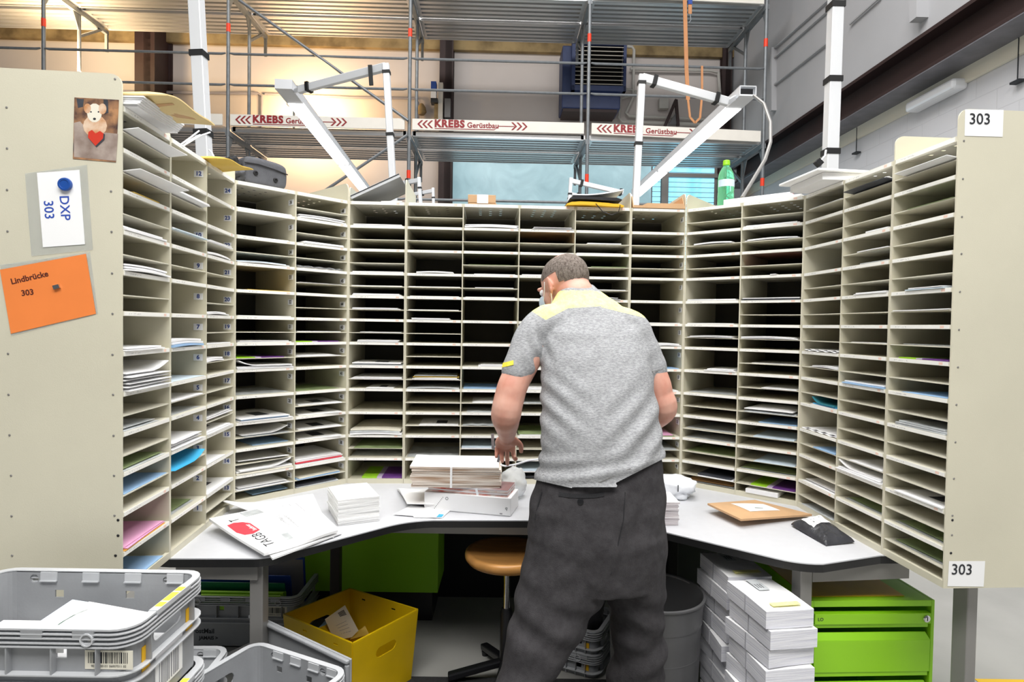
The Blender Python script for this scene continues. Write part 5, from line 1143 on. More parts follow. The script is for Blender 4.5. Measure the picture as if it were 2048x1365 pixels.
# our own luminaires, carried by those two poles above the picture
def luminaire(label, a, b, wd, ht, par_pts=None, end_open=False, cap=0.18, energy=30, joint=None, nm='tube_luminaire', light=True):
    a, b = V(a), V(b); t = thing(nm, label, 'lamp', a); d = (b-a); Ln = d.length; d.normalize(); up = V((0, 0, 1)); sd = d.cross(up).normalized()
    mt = Matrix((( sd.x, d.x, 0, a.x), (sd.y, d.y, 0, a.y), (sd.z, d.z, 1, a.z), (0, 0, 0, 1)))
    def bl(m): return m.xf(mt)
    hs = MB().box((-wd/2, 0, 0.012), (-wd/2+0.006, Ln, ht)).box((wd/2-0.006, 0, 0.012), (wd/2, Ln, ht)).box((-wd/2, 0, ht-0.006), (wd/2, Ln, ht))
    if not end_open: hs.box((-wd/2, -0.004, 0.0), (wd/2, 0, ht))
    else: hs.box((-wd/2+0.01, 0.03, 0.012), (wd/2-0.01, 0.035, ht-0.01))
    bl(hs).build('housing', 'alu_white', t, world=True)
    bl(MB().box((-wd/2, 0.0, 0.0), (wd/2, cap, 0.012))).build('end_cover', 'alu_white', t, world=True)
    segs = [(cap, Ln)] if joint is None else [(cap, joint-0.03), (joint+0.03, Ln)]
    for s0_, s1_ in segs: bl(MB().box((-wd/2+0.004, s0_, -0.006), (wd/2-0.004, s1_, 0.010))).build('diffuser', 'lamp_glow', t, world=True, bevel=0.003)
    if joint: bl(MB().box((-wd/2, joint-0.03, 0.0), (wd/2, joint+0.03, 0.012))).build('joint_cover', 'alu_white', t, world=True)
    return t, mt
for sx, lab in ((-1, 'tube luminaire above the left half of the desk'), (1, 'tube luminaire above the right half of the desk')):
    luminaire(lab, (sx*0.62 - 0.02, 0.55, 3.02), (sx*0.62 - 0.05, 2.55, 3.02), 0.12, 0.07, cap=0.1)
    pl_ = lp_ if sx < 0 else rp_; xx = -1.63 if sx < 0 else 1.63
    MB().bar((xx, 3.15, 3.45), (sx*0.64, 2.40, 3.45), 0.05, 0.05).bar((sx*0.64, 2.40, 3.45), (sx*0.64, 2.40, 3.09), 0.03, 0.03, (0, 1, 0)).build('arm', 'alu_white', pl_, world=True)
    area('desk_luminaire_light', (sx*0.62 - 0.035, 1.6, 3.0), (0.11, 1.85), 8, (1, 0.99, 0.975), (0, 0, -1))
# the neighbouring station's lamps behind
HL = 3.216
def arm_post(label, top, foot, arm_end, Y, Ya, wd, base_z, straps, astr, arm_w=None):
    t = post(label, ypt(*top, Y), ypt(*foot, Y), wd, straps, base_z, 'lamp_post')
    a, b = ypt(top[0], top[1]+6, Y), ypt(*arm_end, Ya)
    MB().bar(a, b, (arm_w or wd)*0.8, arm_w or wd*1.25).build('arm', 'alu_white', t, world=True, bevel=0.004)
    for f in astr: strap_at(a, b, f, (arm_w or wd)*1.25, t)
    return t
pa = arm_post('white angled lamp post with arm reaching left, behind left back unit', (772, 128), (786, 372), (598, 180), 4.0, 4.25, 0.042, 0.0, (0.93, 0.42), (0.88,))
a_, b_ = ypt(772, 134, 4.0), ypt(598, 180, 4.25); c_ = a_*0.84 + b_*0.16; MB().bar(c_ + V((0, -0.04, 0.02)), c_ + V((0.01, -0.04, -0.11)), 0.026, 0.012).build('strap_tail', 'strap_black', pa, world=True)
a, b = at_z(567, 178, HL), at_z(738, 394, HL)
jt = (at_z(690, 330, HL) - a).length
lh_, mtl = luminaire('long tube luminaire hanging at left with closed white end cap', a, b, 0.125, 0.07, joint=jt, cap=0.30); e_ = ypt(598, 180, 4.25); h_ = mtl @ V((0.0, 0.24, 0.07)); MB().bar(e_, h_, 0.02, 0.03).build('hanger', 'alu_white', pa, world=True)
pb = arm_post('white angled lamp post with arm reaching right, behind right back unit', (1284, 150), (1272, 384), (1456, 204), 4.0, 4.05, 0.044, 0.0, (0.93, 0.41), (0.14, 0.86))
a, b = at_z(1496, 192, HL), at_z(1272, 392, HL)
jt = (at_z(1330, 344, HL) - a).length
lr, mt = luminaire('long tube luminaire hanging at right with open end and grey cable', a, b, 0.125, 0.075, end_open=True, joint=jt, cap=0.26)
MB().bar(ypt(1456, 204, 4.05), mt @ V((0.0, 0.22, 0.075)), 0.02, 0.03).build('hanger', 'alu_white', pb, world=True)
MB().box((-0.045, 0.02, 0.02), (0.045, 0.03, 0.06)).xf(mt).build('end_plate', 'black_plastic', lr, world=True)
MB().tube([ypt(x, y, 3.85 - 0.12*i) for i, (x, y) in enumerate([(1508, 192), (1528, 208), (1541, 245), (1541, 285), (1530, 320), (1505, 362), (1484, 396)])], 0.010, 8).build('cable', 'steel_leg', lr, world=True, smooth=True)
# two stations further back
arm_post('small white lamp post further back, its arm pointing left', (838, 355), (841, 402), (803, 367), 7.05, 7.2, 0.04, 0.0, (0.55,), (0.62,), 0.05)
arm_post('smallest white lamp post in the distance beside the dark column', (866, 376), (867, 404), (822, 390), 7.8, 7.9, 0.035, 0.0, (0.3,), (0.5,), 0.045)
arm_post('small white lamp post further back, its arm pointing right', (1142, 356), (1139, 402), (1246, 386), 7.05, 7.1, 0.04, 0.0, (0.30,), (0.2, 0.95), 0.05)
arm_post('distant low white lamp arm behind yellow pouch', (1140, 382), (1137, 404), (1190, 400), 7.8, 7.9, 0.035, 0.0, (0.3,), (0.3,), 0.045)

# ------------------------------------------------------------ grey stacking crates
def rrect(w_, d, r, n=5):
    pts = []
    for cx, cy, a0 in ((w_/2-r, d/2-r, 0), (-w_/2+r, d/2-r, PI/2), (-w_/2+r, -d/2+r, PI), (w_/2-r, -d/2+r, 1.5*PI)):
        for i in range(n+1): a = a0 + PI/2*i/n; pts.append((cx + r*math.cos(a), cy + r*math.sin(a)))
    return pts
def ring(m, out, inn, z0, z1):
    n = len(out); o = len(m.v)
    for pts, z in ((out, z0), (out, z1), (inn, z1), (inn, z0)): m.v += [V((p[0], p[1], z)) for p in pts]
    for k in range(4):
        for i in range(n):
            j = (i+1) % n; a, b = o + k*n, o + ((k+1) % 4)*n
            m.f.append([a+i, a+j, b+j, b+i]); m.mi.append(m.cur)
def slot_wall(m, p0, ex_, ez_, w_, h, holes, th):
    """flat wall w x h at p0 spanned by ex, ez with real openings; holes = list of 2-D outlines"""
    p0, ex_, ez_ = V(p0), V(ex_), V(ez_); nr = ex_.cross(ez_)*(-th)
    bb = [(min(x for x, z in o), min(z for x, z in o), max(x for x, z in o), max(z for x, z in o)) for o in holes]
    xs = sorted({0, w_} | {k for q in bb for k in (q[0], q[2])}); zs = sorted({0, h} | {k for q in bb for k in (q[1], q[3])})
    def P(x, z, k): return p0 + ex_*x + ez_*z + nr*k
    def quad(pts):
        for k in (0, 1): m.add([P(x, z, k) for x, z in (pts if k else pts[::-1])], [list(range(len(pts)))])
    for i in range(len(xs)-1):
        for j in range(len(zs)-1):
            cx, cz = (xs[i]+xs[i+1])/2, (zs[j]+zs[j+1])/2
            if not any(q[0] < cx < q[2] and q[1] < cz < q[3] for q in bb): quad([(xs[i], zs[j]), (xs[i+1], zs[j]), (xs[i+1], zs[j+1]), (xs[i], zs[j+1])])
    for o, q in zip(holes, bb):
        n = len(o)
        for i in range(n):
            a, b = o[i], o[(i+1) % n]; m.add([P(a[0], a[1], 0), P(b[0], b[1], 0), P(b[0], b[1], 1), P(a[0], a[1], 1)], [(0, 1, 2, 3)])
        if n == 4: continue
        cx, cz, hw, hh = (q[0]+q[2])/2, (q[1]+q[3])/2, (q[2]-q[0])/2, (q[3]-q[1])/2
        pr_ = []
        for x, z in o:
            u, v = (x-cx)/hw, (z-cz)/hh; k = 1/max(abs(u), abs(v)); pr_.append((u*k, v*k))
        for i in range(n):
            j = (i+1) % n; a, b = pr_[i], pr_[j]; out = [a]
            sa = 'x' if abs(a[0]) >= abs(a[1]) else 'z'; sb_ = 'x' if abs(b[0]) >= abs(b[1]) else 'z'
            if sa != sb_:
                c = (a[0] if sa == 'x' else b[0], b[1] if sa == 'x' else a[1]); out.append((math.copysign(1, c[0]), math.copysign(1, c[1])))
            out.append(b); w = [(cx + u*hw, cz + v*hh) for u, v in out]
            quad([o[i]] + w + [o[j]])
def circ(cx, cz, r, n=14): return [(cx + r*math.cos(2*PI*i/n), cz + r*math.sin(2*PI*i/n)) for i in range(n)]
def oblong(cx, cz, w_, h, n=6):
    r = h/2; return [(cx + w_/2 - r + r*math.cos(-PI/2 + PI*i/n), cz + r*math.sin(-PI/2 + PI*i/n)) for i in range(n+1)] + [(cx - w_/2 + r + r*math.cos(PI/2 + PI*i/n), cz + r*math.sin(PI/2 + PI*i/n)) for i in range(n+1)]
def rct(x0, z0, x1, z1): return [(x0, z0), (x1, z0), (x1, z1), (x0, z1)]
def barcode(par, x, y, z, w_, h, seed=1, digits='90 00000101 06007011 02', face='front'):
    lb = MB().box((x, y-0.0008, z), (x+w_, y, z+h)).build('barcode_label', 'paper_cream', par)
    r = random.Random(seed); m = MB(); u = 0.07*w_
    while u < 0.9*w_:
        b = r.choice((0.0012, 0.0012, 0.0022, 0.003)); m.box((x+u, y-0.0014, z + h*0.32), (x+u+b, y-0.0009, z+h*0.9)); u += b + r.choice((0.0012, 0.002, 0.0028))
    m.build('barcode', 'ink', lb)
    text_on('digits', digits, h*0.17, 'ink', lb, (x + w_/2, y-0.0015, z + h*0.17), (1, 0, 0), (0, 0, 1))
def crate(label, mtx, w_=0.56, d=0.36, h=0.22, col='crate_grey', stickers=(), code=None, group='grey mail crates', text=None):
    """origin at the middle of the base; long side along x"""
    t = thing('mail_crate', label, 'crate', group=group, mtx=mtx)
    R = 0.035; th = 0.004; inset = 0.016
    body = MB(); O = rrect(w_-2*inset, d-2*inset, R); I = rrect(w_-2*inset-2*th, d-2*inset-2*th, R-th)
    # walls: flat middles with real openings, rounded corners as ring segments
    n = 6
    for k in range(4):
        o = len(body.v)
        for i in range(n):
            a = O[k*n+i]; b = I[k*n+i]; body.v += [V((a[0], a[1], 0)), V((a[0], a[1], h)), V((b[0], b[1], h)), V((b[0], b[1], 0))]
        for i in range(n-1):
            for q in range(4): body.f.append([o+i*4+q, o+(i+1)*4+q, o+(i+1)*4+(q+1) % 4, o+i*4+(q+1) % 4]); body.mi.append(0)
    L_, W_ = w_-2*inset-2*R, d-2*inset-2*R; yo, xo = d/2-inset, w_/2-inset
    lh = [circ(0.045, h-0.019, 0.0112), circ(L_-0.045, h-0.019, 0.0112), rct(L_*0.30, h-0.066, L_*0.30+0.022, h-0.047), rct(L_*0.72, h-0.066, L_*0.72+0.022, h-0.047)]
    slot_wall(body, (-L_/2, -yo, 0), (1, 0, 0), (0, 0, 1), L_, h, lh, th); slot_wall(body, (L_/2, yo, 0), (-1, 0, 0), (0, 0, 1), L_, h, lh, th)
    sh = [oblong(W_/2, h-0.060, W_*0.55, 0.036)]
    slot_wall(body, (xo, -W_/2, 0), (0, 1, 0), (0, 0, 1), W_, h, sh, th); slot_wall(body, (-xo, W_/2, 0), (0, -1, 0), (0, 0, 1), W_, h, sh, th)
    body.prism(O, 0, 0.004)
    body.build('body', col, t)
    rim = MB(); OO = rrect(w_, d, R+inset)
    II = rrect(w_-2*inset-0.001, d-2*inset-0.001, R)
    ring(rim, rrect(w_-0.004, d-0.004, R+inset-0.002), I, h-0.002, h+0.002); rim.build('rim', 'crate_light', t)
    fl_ = MB(); ring(fl_, OO, II, -0.0014, 0.0014); fm = fl_.mesh('flange', 'crate_light'); 
    for z in ((h-0.009, h-0.018, h-0.028, h-0.036, h-0.096, h-0.118) if h > 0.15 else (h-0.009, h-0.018, h-0.028, h-0.036, h-0.078)): o = obj('flange', fm, t); o.location.z = z
    # vertical ribs
    rl = MB().box((-0.0015, -0.0145, 0.0), (0.0015, 0, 0.06)).mesh('rib', col)
    for i in range(5):
        for s_ in (-1, 1):
            o = obj('rib', rl, t); o.location = ((i-2)*L_/4.6, s_*yo, h-0.096); o.rotation_euler.z = 0 if s_ < 0 else PI
    for i in (-1, 1):
        for s_ in (-1, 1):
            o = obj('rib', rl, t); o.location = (s_*xo, i*W_*0.42, h-0.096); o.rotation_euler.z = PI/2 if s_ > 0 else -PI/2
    # solid tabs between the flanges, notches on the inner rim, hollow studs around the holes
    tab = MB().box((-0.022, -0.0155, 0), (0.022, 0, 0.019)).mesh('tab', col); nt = MB().box((-0.021, -0.003, 0), (0.021, 0, 0.020)).box((-0.021, -0.007, -0.003), (0.021, 0, 0)).mesh('notch', 'crate_light')
    for i in range(4):
        for s_ in (-1, 1):
            o = obj('tab', tab, t); o.location = ((i-1.5)*L_/4.0 , s_*yo, h-0.0185); o.rotation_euler.z = 0 if s_ < 0 else PI
            o = obj('notch', nt, t); o.location = ((i-1.5)*L_/4.0 + 0.03, s_*(yo-th), h-0.021); o.rotation_euler.z = 0 if s_ > 0 else PI
    st = MB(); ring(st, [(x, z) for x, z in circ(0, 0, 0.0140)], [(x, z) for x, z in circ(0, 0, 0.0112)], 0, 0.0185); sm = st.xf(Matrix.Rotation(PI/2, 4, 'X')).mesh('stud', 'crate_light')
    for s_ in (-1, 1):
        for x in (-L_/2+0.045, L_/2-0.045):
            o = obj('stud', sm, t); o.location = (x, -yo if s_ < 0 else yo, h-0.019); o.rotation_euler.z = 0 if s_ < 0 else PI
    for s_ in stickers:
        if s_ == 'side':
            for y in (-W_*0.42, W_*0.42): MB().box((xo+0.0005, y-0.014, h*0.45), (xo+0.0022, y+0.014, h*0.72)).build('yellow_sticker', 'sticker_yellow', t, bevel=0.0)
        if s_ == 'front': MB().box((-L_/2+0.0, -yo-0.002, h*0.50), (-L_/2+0.04, -yo, h*0.70)).build('yellow_sticker', 'sticker_yellow', t)
        if s_ == 'plate':
            hp_ = MB().box((xo-0.004, -W_*0.33, h-0.010), (xo+0.016, W_*0.33, h+0.0035)).build('grip_plate', 'crate_light', t)
            for y0_, y1_ in ((-W_*0.24, -W_*0.14), (-W_*0.10, W_*0.10), (W_*0.14, W_*0.24)): MB().box((xo-0.002, y0_, h+0.0036), (xo+0.014, y1_, h+0.0042)).build('pale_sticker', 'sticker_pale', hp_)
        if s_ == 'slip':
            sp_ = MB().box((xo+0.001, -W_*0.26, 0.03), (xo+0.0035, W_*0.26, h*0.52)).build('address_slip', 'paper_bright', t)
            r = random.Random(8); m = MB(); u = -W_*0.2
            while u < W_*0.18: b = r.choice((0.002, 0.004, 0.006)); m.box((xo+0.0036, u, h*0.16), (xo+0.0042, u+b, h*0.42)); u += b + r.choice((0.003, 0.006))
            m.build('barcode', 'ink_grey', sp_)
    if code: barcode(t, *code)
    if text:
        text_on('lettering', 'PostMail', 0.030, 'ink', t, (text, -yo-0.0006, h*0.30), (1, 0, 0), (0, 0, 1), 0.0008)
        text_on('lettering', 'JAMAIS >', 0.022, 'ink', t, (text+0.025, -yo-0.0006, h*0.165), (1, 0, 0), (0, 0, 1), 0.0008)
    return t
def fr_mtx(pr, pl_dir_ang, w_, d, z):   # crate placed by its near right corner and the heading of its long side
    c = Matrix.Translation((pr[0], pr[1], z)) @ Matrix.Rotation(pl_dir_ang, 4, 'Z') @ Matrix.Translation((-w_/2, d/2, 0)); return c
HA = 0.225
mA = fr_mtx((-0.772, 1.235), 0.0, 0.53, 0.312, 0.857-HA)
cA = crate('topmost grey crate at left front holding white and pale blue letters', mA, 0.53, 0.312, HA, 'crate_grey', ('side', 'plate', 'slip'), (0.155, -0.312/2+0.0155, HA-0.088, 0.100, 0.040, 1))
MB().box((0.085, -0.312/2+0.0145, HA-0.055), (0.110, -0.312/2+0.016, HA-0.038)).build('paper_scrap', 'paper_bright', cA)
mB = fr_mtx((-0.765, 1.24), 0.0, 0.53, 0.312, 0.857-HA-0.226)
cB = crate('grey crate directly below the crate of white letters, left front', mB, 0.53, 0.312, HA, 'crate_grey', ('side', 'plate'))
cB2 = crate('lowest crate of the stack at left front, resting on the floor', fr_mtx((-0.765, 1.24), 0.0, 0.53, 0.312, 0.003), 0.53, 0.312, 0.402, 'crate_grey', ())
mD = fr_mtx((-0.915, 1.72), 0.05, 0.50, 0.30, 0.2)
cD = crate('small light grey crate behind the left crate stack, beside desk leg', fr_mtx((-0.895, 1.70), 0.03, 0.45, 0.27, 0.232), 0.45, 0.27, 0.2, 'crate_light', ())
cD2 = crate('grey crate on the floor carrying the small light grey crate', fr_mtx((-0.895, 1.70), 0.03, 0.45, 0.27, 0.003), 0.45, 0.27, 0.225, 'crate_grey', ())
# letters in the topmost crate
zc = 0.857-HA+0.006
def crate_letter(label, pts, m_, th=0.006, bow=0.0):
    c = [V(p) for p in pts]; t = thing('letter', label, 'mail', (c[0].x, c[0].y, min(p.z for p in c))); mb, f2 = patch(c, th, bow); mb.build('envelope', m_, t, world=True, smooth=True); return t, f2
t, f2 = crate_letter('bulging white envelope with green stripe in the left front crate', [(-1.10, 1.275, zc+0.105), (-0.815, 1.275, zc+0.135), (-0.84, 1.46, zc+0.135), (-1.02, 1.46, zc+0.165)], 'paper_bright', 0.01, 0.045)
conform(f2, 0.01, [(0.16, 0.42), (0.19, 0.42), (0.27, 0.80), (0.24, 0.80)], 'green_stripe', 'folder_green', t, 0.001, 4)
t3 = text_patch('LENZBURG', 0.016, 'ink_grey', 0.62, 0.12, 0.02, 0.0, 0.0, 'print', t, f2, 0.011)
crate_letter('pale blue letter behind the green striped envelope in front crate', [(-1.16, 1.28, zc+0.10), (-1.00, 1.28, zc+0.10), (-0.97, 1.47, zc+0.155), (-1.075, 1.48, zc+0.165)], 'paper_paleblue', 0.005)
crate_letter('white letter at far left in the left front crate', [(-1.26, 1.28, zc+0.09), (-1.08, 1.28, zc+0.09), (-1.08, 1.45, zc+0.125), (-1.22, 1.45, zc+0.125)], 'paper_bright', 0.006)
crate_letter('white letter lying flat under other mail, left front crate', [(-1.26, 1.28, zc), (-0.82, 1.28, zc), (-0.82, 1.50, zc), (-1.26, 1.50, zc)], 'paper_white', 0.08)
# PostMail crate with folders under the left end of the desk
p0 = at_z(603, 1292, 0.0)
mE = fr_mtx((-0.955, 2.74), 0.0, 0.56, 0.37, 0.003)
cE = crate('large grey PostMail crate with green folders under left desk end', mE, 0.56, 0.37, 0.235, 'crate_grey', (), (0.12, -0.37/2+0.0155, 0.145, 0.10, 0.045, 5), text=-0.165)
MB().box((-0.245, -0.37/2+0.0135, 0.12), (-0.205, -0.37/2+0.0155, 0.165)).build('yellow_sticker', 'sticker_yellow', cE)
def folder(nm, label, x0, x1, y, z0, z1, lean, th, m_, cat='folder'):
    t = thing(nm, label, cat, mtx=mE @ Matrix.Translation((x0, y, z0)) @ Matrix.Rotation(lean, 4, 'X'))
    MB().box((0, 0, 0), (x1-x0, th, z1-z0)).build('cover', m_, t, bevel=0.001); return t
folder('green_folder', 'dark green folder standing in the PostMail crate', -0.21, 0.19, -0.05, 0.006, 0.285, 0.25, 0.004, 'folder_green')
folder('blue_folder', 'blue folder behind the dark green folder in crate', -0.24, 0.20, -0.01, 0.006, 0.30, 0.22, 0.006, 'folder_blue')
t = folder('clip_board', 'grey board with blue rim standing rearmost in crate', -0.02, 0.23, 0.06, 0.006, 0.345, 0.15, 0.004, 'cardboard_grey', 'board')
MB().box((-0.008, -0.002, 0), (0.0, 0.006, 0.34)).box((0.25, -0.002, 0), (0.258, 0.006, 0.34)).box((-0.008, -0.002, 0.339), (0.258, 0.006, 0.347)).build('rim', 'folder_blue', t)
for i in range(3): folder('lime_paper', 'lime green paper sheaf, %s in front of the green folder' % ('foremost', 'second', 'third')[i], -0.175 - 0.01*i, 0.19 + 0.005*i, -0.145 + 0.02*i, 0.006, 0.243 + 0.006*(i % 2), 0.12, 0.008, 'paper_lime_dull' if 'paper_lime_dull' in M else 'paper_lime', 'paper')
folder('magazine_file', 'grey file with yellow spine at left in the PostMail crate', -0.30, -0.25, -0.16, 0.05, 0.26, -0.2, 0.28, 'bin_grey', 'file')
# two crates in front of the yellow bin: rear lid board on edge and the foremost open crate
q0, q1 = at_z(520, 1240, 0.47), at_z(700, 1305, 0.50)
al = math.atan2(q1.y-q0.y, q1.x-q0.x); wl_ = (q1-q0).length
lb = thing('flat_board', 'grey crate lid standing on edge before the yellow bin', 'lid', (q0.x - 0.05*math.cos(al), q0.y - 0.05*math.sin(al), 0.002), al)
wl_ += 0.05
MB().box((0, 0, 0), (wl_, 0.008, 0.475)).build('board', 'crate_grey', lb, bevel=0.002)
MB().box((0, -0.014, 0.463), (wl_, 0.0, 0.475)).build('rim', 'crate_grey', lb, bevel=0.004); MB().box((wl_-0.012, -0.014, 0), (wl_, 0.0, 0.46)).build('rim', 'crate_grey', lb, bevel=0.004)
for z in (0.30, 0.38): MB().box((wl_-0.03, -0.010, z), (wl_-0.012, 0, z+0.03)).build('latch', 'crate_light', lb)
q0, q1 = at_z(522, 1284, 0.455), at_z(704, 1342, 0.455)
al2 = math.atan2(q1.y-q0.y, q1.x-q0.x); wF = max(0.36, (q1-q0).length + 0.02)
mF = Matrix.Translation((q1.x, q1.y, 0.455-0.235)) @ Matrix.Rotation(al2, 4, 'Z') @ Matrix.Translation((-wF/2, -0.17, 0))
cF = crate('open grey crate at bottom edge before lid and desk leg', mF, wF, 0.34, 0.235, 'crate_grey', ('side', 'plate'))
cF2 = crate('lower grey crate carrying the open crate at picture bottom', mF @ Matrix.Translation((0, 0, -0.2175)), wF, 0.34, 0.214, 'crate_grey', ())
# dark grey frame leaning left of the desk leg
q = [at_y(412, 1345, 1.98), at_y(440, 1372, 1.92), at_y(500, 1338, 2.06), at_y(492, 1276, 2.12)]
g_ = thing('leaning_panel', 'dark grey crate side with hand opening leaning near desk leg', 'crate part', (-0.93, 2.12, 0.012))
m = MB(); slot_wall(m, (0, 0, 0), (1, 0, 0), (0, 0, 1), 0.34, 0.24, [rct(0.10, 0.11, 0.24, 0.17)], 0.012)
m.build('panel', 'bin_grey', g_); MB().box((0, -0.02, 0.23), (0.34, 0.012, 0.24)).box((0, -0.02, 0), (0.012, 0.012, 0.23)).build('rim', 'bin_grey', g_)
g_.matrix_world = Matrix.Translation((-1.12, 2.10, 0.0)) @ Matrix.Rotation(0.10, 4, 'Z') @ Matrix.Rotation(-0.42, 4, 'Y') @ Matrix.Rotation(-0.05, 4, 'X')
# yellow bin with hand holes
ZBn = 0.30
bcn = [at_z(705, 1290, ZBn), at_z(835, 1222, ZBn), at_z(700, 1180, ZBn), at_z(568, 1232, ZBn)]
cx = sum(p.x for p in bcn)/4; cy = sum(p.y for p in bcn)/4
exv = (bcn[1]-bcn[0]); eyv = (bcn[3]-bcn[0]); aY = math.atan2(exv.y, exv.x); wY, dY = exv.length, eyv.length
yb = thing('yellow_bin', 'yellow plastic bin with oval hand holes under the desk', 'bin', (bcn[0].x, bcn[0].y, 0.002), aY)
inv = MW[yb.name].inverted(); lc = [inv @ V((p.x, p.y, 0)) for p in bcn]
m = MB(); c0 = V((sum(p.x for p in lc)/4, sum(p.y for p in lc)/4, 0)); bt_ = [c0 + (V((p.x, p.y, 0))-c0)*0.90 for p in lc]; tp_ = [V((p.x, p.y, ZBn)) for p in lc]
for i in range(4):
    a, b = bt_[i], bt_[(i+1) % 4]; A_, B_ = tp_[i], tp_[(i+1) % 4]
    bm = bmesh.new(); es = []
    def bil(u, v): return (a*(1-u) + b*u)*(1-v) + (A_*(1-u) + B_*u)*v
    loops = [[(0, 0), (1, 0), (1, 1), (0, 1)]]
    if i in (0, 2): loops.append([(x/ (B_-A_).length, z/ZBn) for x, z in oblong((B_-A_).length*0.5, ZBn*0.70, 0.11, 0.042)])
    else:
        for u in (0.3, 0.75): loops.append(rct(u, 0.90, u+0.06, 0.925))
    for lp_2 in loops:
        vs = [bm.verts.new(bil(x, z)) for x, z in lp_2]; es += [bm.edges.new((vs[k], vs[(k+1) % len(vs)])) for k in range(len(vs))]
    bmesh.ops.triangle_fill(bm, use_beauty=True, use_dissolve=False, edges=es)
    bmesh.ops.recalc_face_normals(bm, faces=bm.faces); bmesh.ops.solidify(bm, geom=bm.faces[:], thickness=0.004); bm.verts.index_update(); o = len(m.v); m.v += [v.co.copy() for v in bm.verts]
    for f in bm.faces: m.f.append([o + v.index for v in f.verts]); m.mi.append(0)
    bm.free()
m.add(bt_, [(0, 1, 2, 3)]); m.build('bin_body', 'bin_yellow', yb)
m = MB()
for i in range(4): m.bar(tp_[i], tp_[(i+1) % 4], 0.008, 0.008)
m.build('rim', 'bin_yellow', yb)
def bin_paper(label, pts, m_, marks=False):
    c = [V(p) for p in pts]; t = thing('letter', label, 'mail', (c[0].x, c[0].y, min(p.z for p in c))); mb, f2 = patch(c, 0.002, 0.012); mb.build('sheet', m_, t, world=True, smooth=True)
    if marks:
        for i in range(5): on_patch(f2, 0.002, [(0.55, 0.70 + i*0.04), (0.85, 0.70 + i*0.04), (0.85, 0.725 + i*0.04), (0.55, 0.725 + i*0.04)], 'print_line', 'ink', t, 0.001)
        for i in range(4): on_patch(f2, 0.002, [(0.15, 0.15 + i*0.11), (0.7, 0.15 + i*0.11), (0.7, 0.162 + i*0.11), (0.15, 0.162 + i*0.11)], 'print_line', 'ink_grey', t, 0.001)
def yin(x, y, z): return tuple(at_z(x, y, z))
bin_paper('cream form with barcode sticking up in the yellow bin', [yin(668, 1282, 0.10), yin(722, 1272, 0.12), yin(690, 1212, 0.245), yin(650, 1240, 0.235)], 'paper_cream', True)
bin_paper('light blue slip beside the barcode form, yellow bin', [yin(632, 1262, 0.12), yin(668, 1282, 0.10), yin(664, 1245, 0.15), yin(650, 1244, 0.17)], 'paper_blue')
bin_paper('yellow slip at the front inside yellow bin', [yin(700, 1280, 0.12), yin(738, 1270, 0.14), yin(730, 1253, 0.17), yin(712, 1268, 0.15)], 'paper_yellow')
# left green cabinet under the desk
gx0, gx1 = at_y(575, 1150, 3.02).x, at_y(876, 1150, 3.02).x
gz0 = max(0.02, at_y(800, 1186, 3.02).z)
gc = thing('green_cabinet', 'plain green steel cabinet under the left diagonal of desk', 'cabinet', ((gx0+gx1)/2, 3.02, 0))
MB().box((gx0, 3.02, gz0), (gx1, 3.30, 0.66)).build('body', 'green_paint', gc, world=True, bevel=0.004)
MB().box((gx0+0.03, 3.04, 0.0), (gx1-0.03, 3.28, gz0)).build('plinth', 'black_plastic', gc, world=True)
# added dark sheet that keeps rear light out and stands for under-desk shade
bk = MB().box((-1.30, 3.31, 0.0), (1.20, 3.33, ZB-0.031)).build('shade_backing', 'bag_dark', dk, world=True)
# stool
sp = at_z(1014, 1340, 0.02); sx, sy = at_y(1014, 1150, 2.52).x, 2.52
st = thing('wooden_stool', 'round light wooden stool with chrome post under the desk', 'stool', (sx, sy, 0))
sz = 0.515; rS = 0.178
prof = [(0.0, sz-0.004), (0.06, sz-0.004), (0.075, sz), (rS*0.80, sz), (rS*0.93, sz+0.004), (rS*0.99, sz+0.018), (rS, sz+0.028), (rS*0.985, sz+0.040), (rS*0.94, sz+0.046), (rS*0.86, sz+0.043), (rS*0.5, sz+0.036), (0, sz+0.034)]
MB().lathe(prof, (0, 0, 0), 40, False, False).xf(Matrix.Translation((0, 0, 0))).build('seat', 'wood_seat', st, smooth=1.2)
MB().lathe([(0.015, 0.30), (0.015, sz)], (0, 0, 0), 20).build('gas_spring', 'chrome', st, smooth=True)
MB().lathe([(0.026, 0.07), (0.026, 0.30), (0.020, 0.315)], (0, 0, 0), 20).build('column', 'black_plastic', st, smooth=True)
for k in range(5):
    a = PI + 0.12 + k*2*PI/5; m = MB().bar((0.02*math.cos(a), 0.02*math.sin(a), 0.085), (0.24*math.cos(a), 0.24*math.sin(a), 0.035), 0.036, 0.028); m.build('foot', 'black_plastic', st, bevel=0.006)
    MB().lathe([(0.014, 0.0), (0.016, 0.02)], (0.225*math.cos(a), 0.225*math.sin(a), 0.0), 12).build('glide', 'black_plastic', st)
mt_ = thing('floor_mat', 'black rubber anti-fatigue mat on the floor before the desk', 'mat', (0.1, 2.0, 0)); MB().box((-0.42, 1.2, 0.0), (0.62, 2.53, 0.012)).build('mat', 'rubber_mat', mt_, world=True, bevel=0.003)
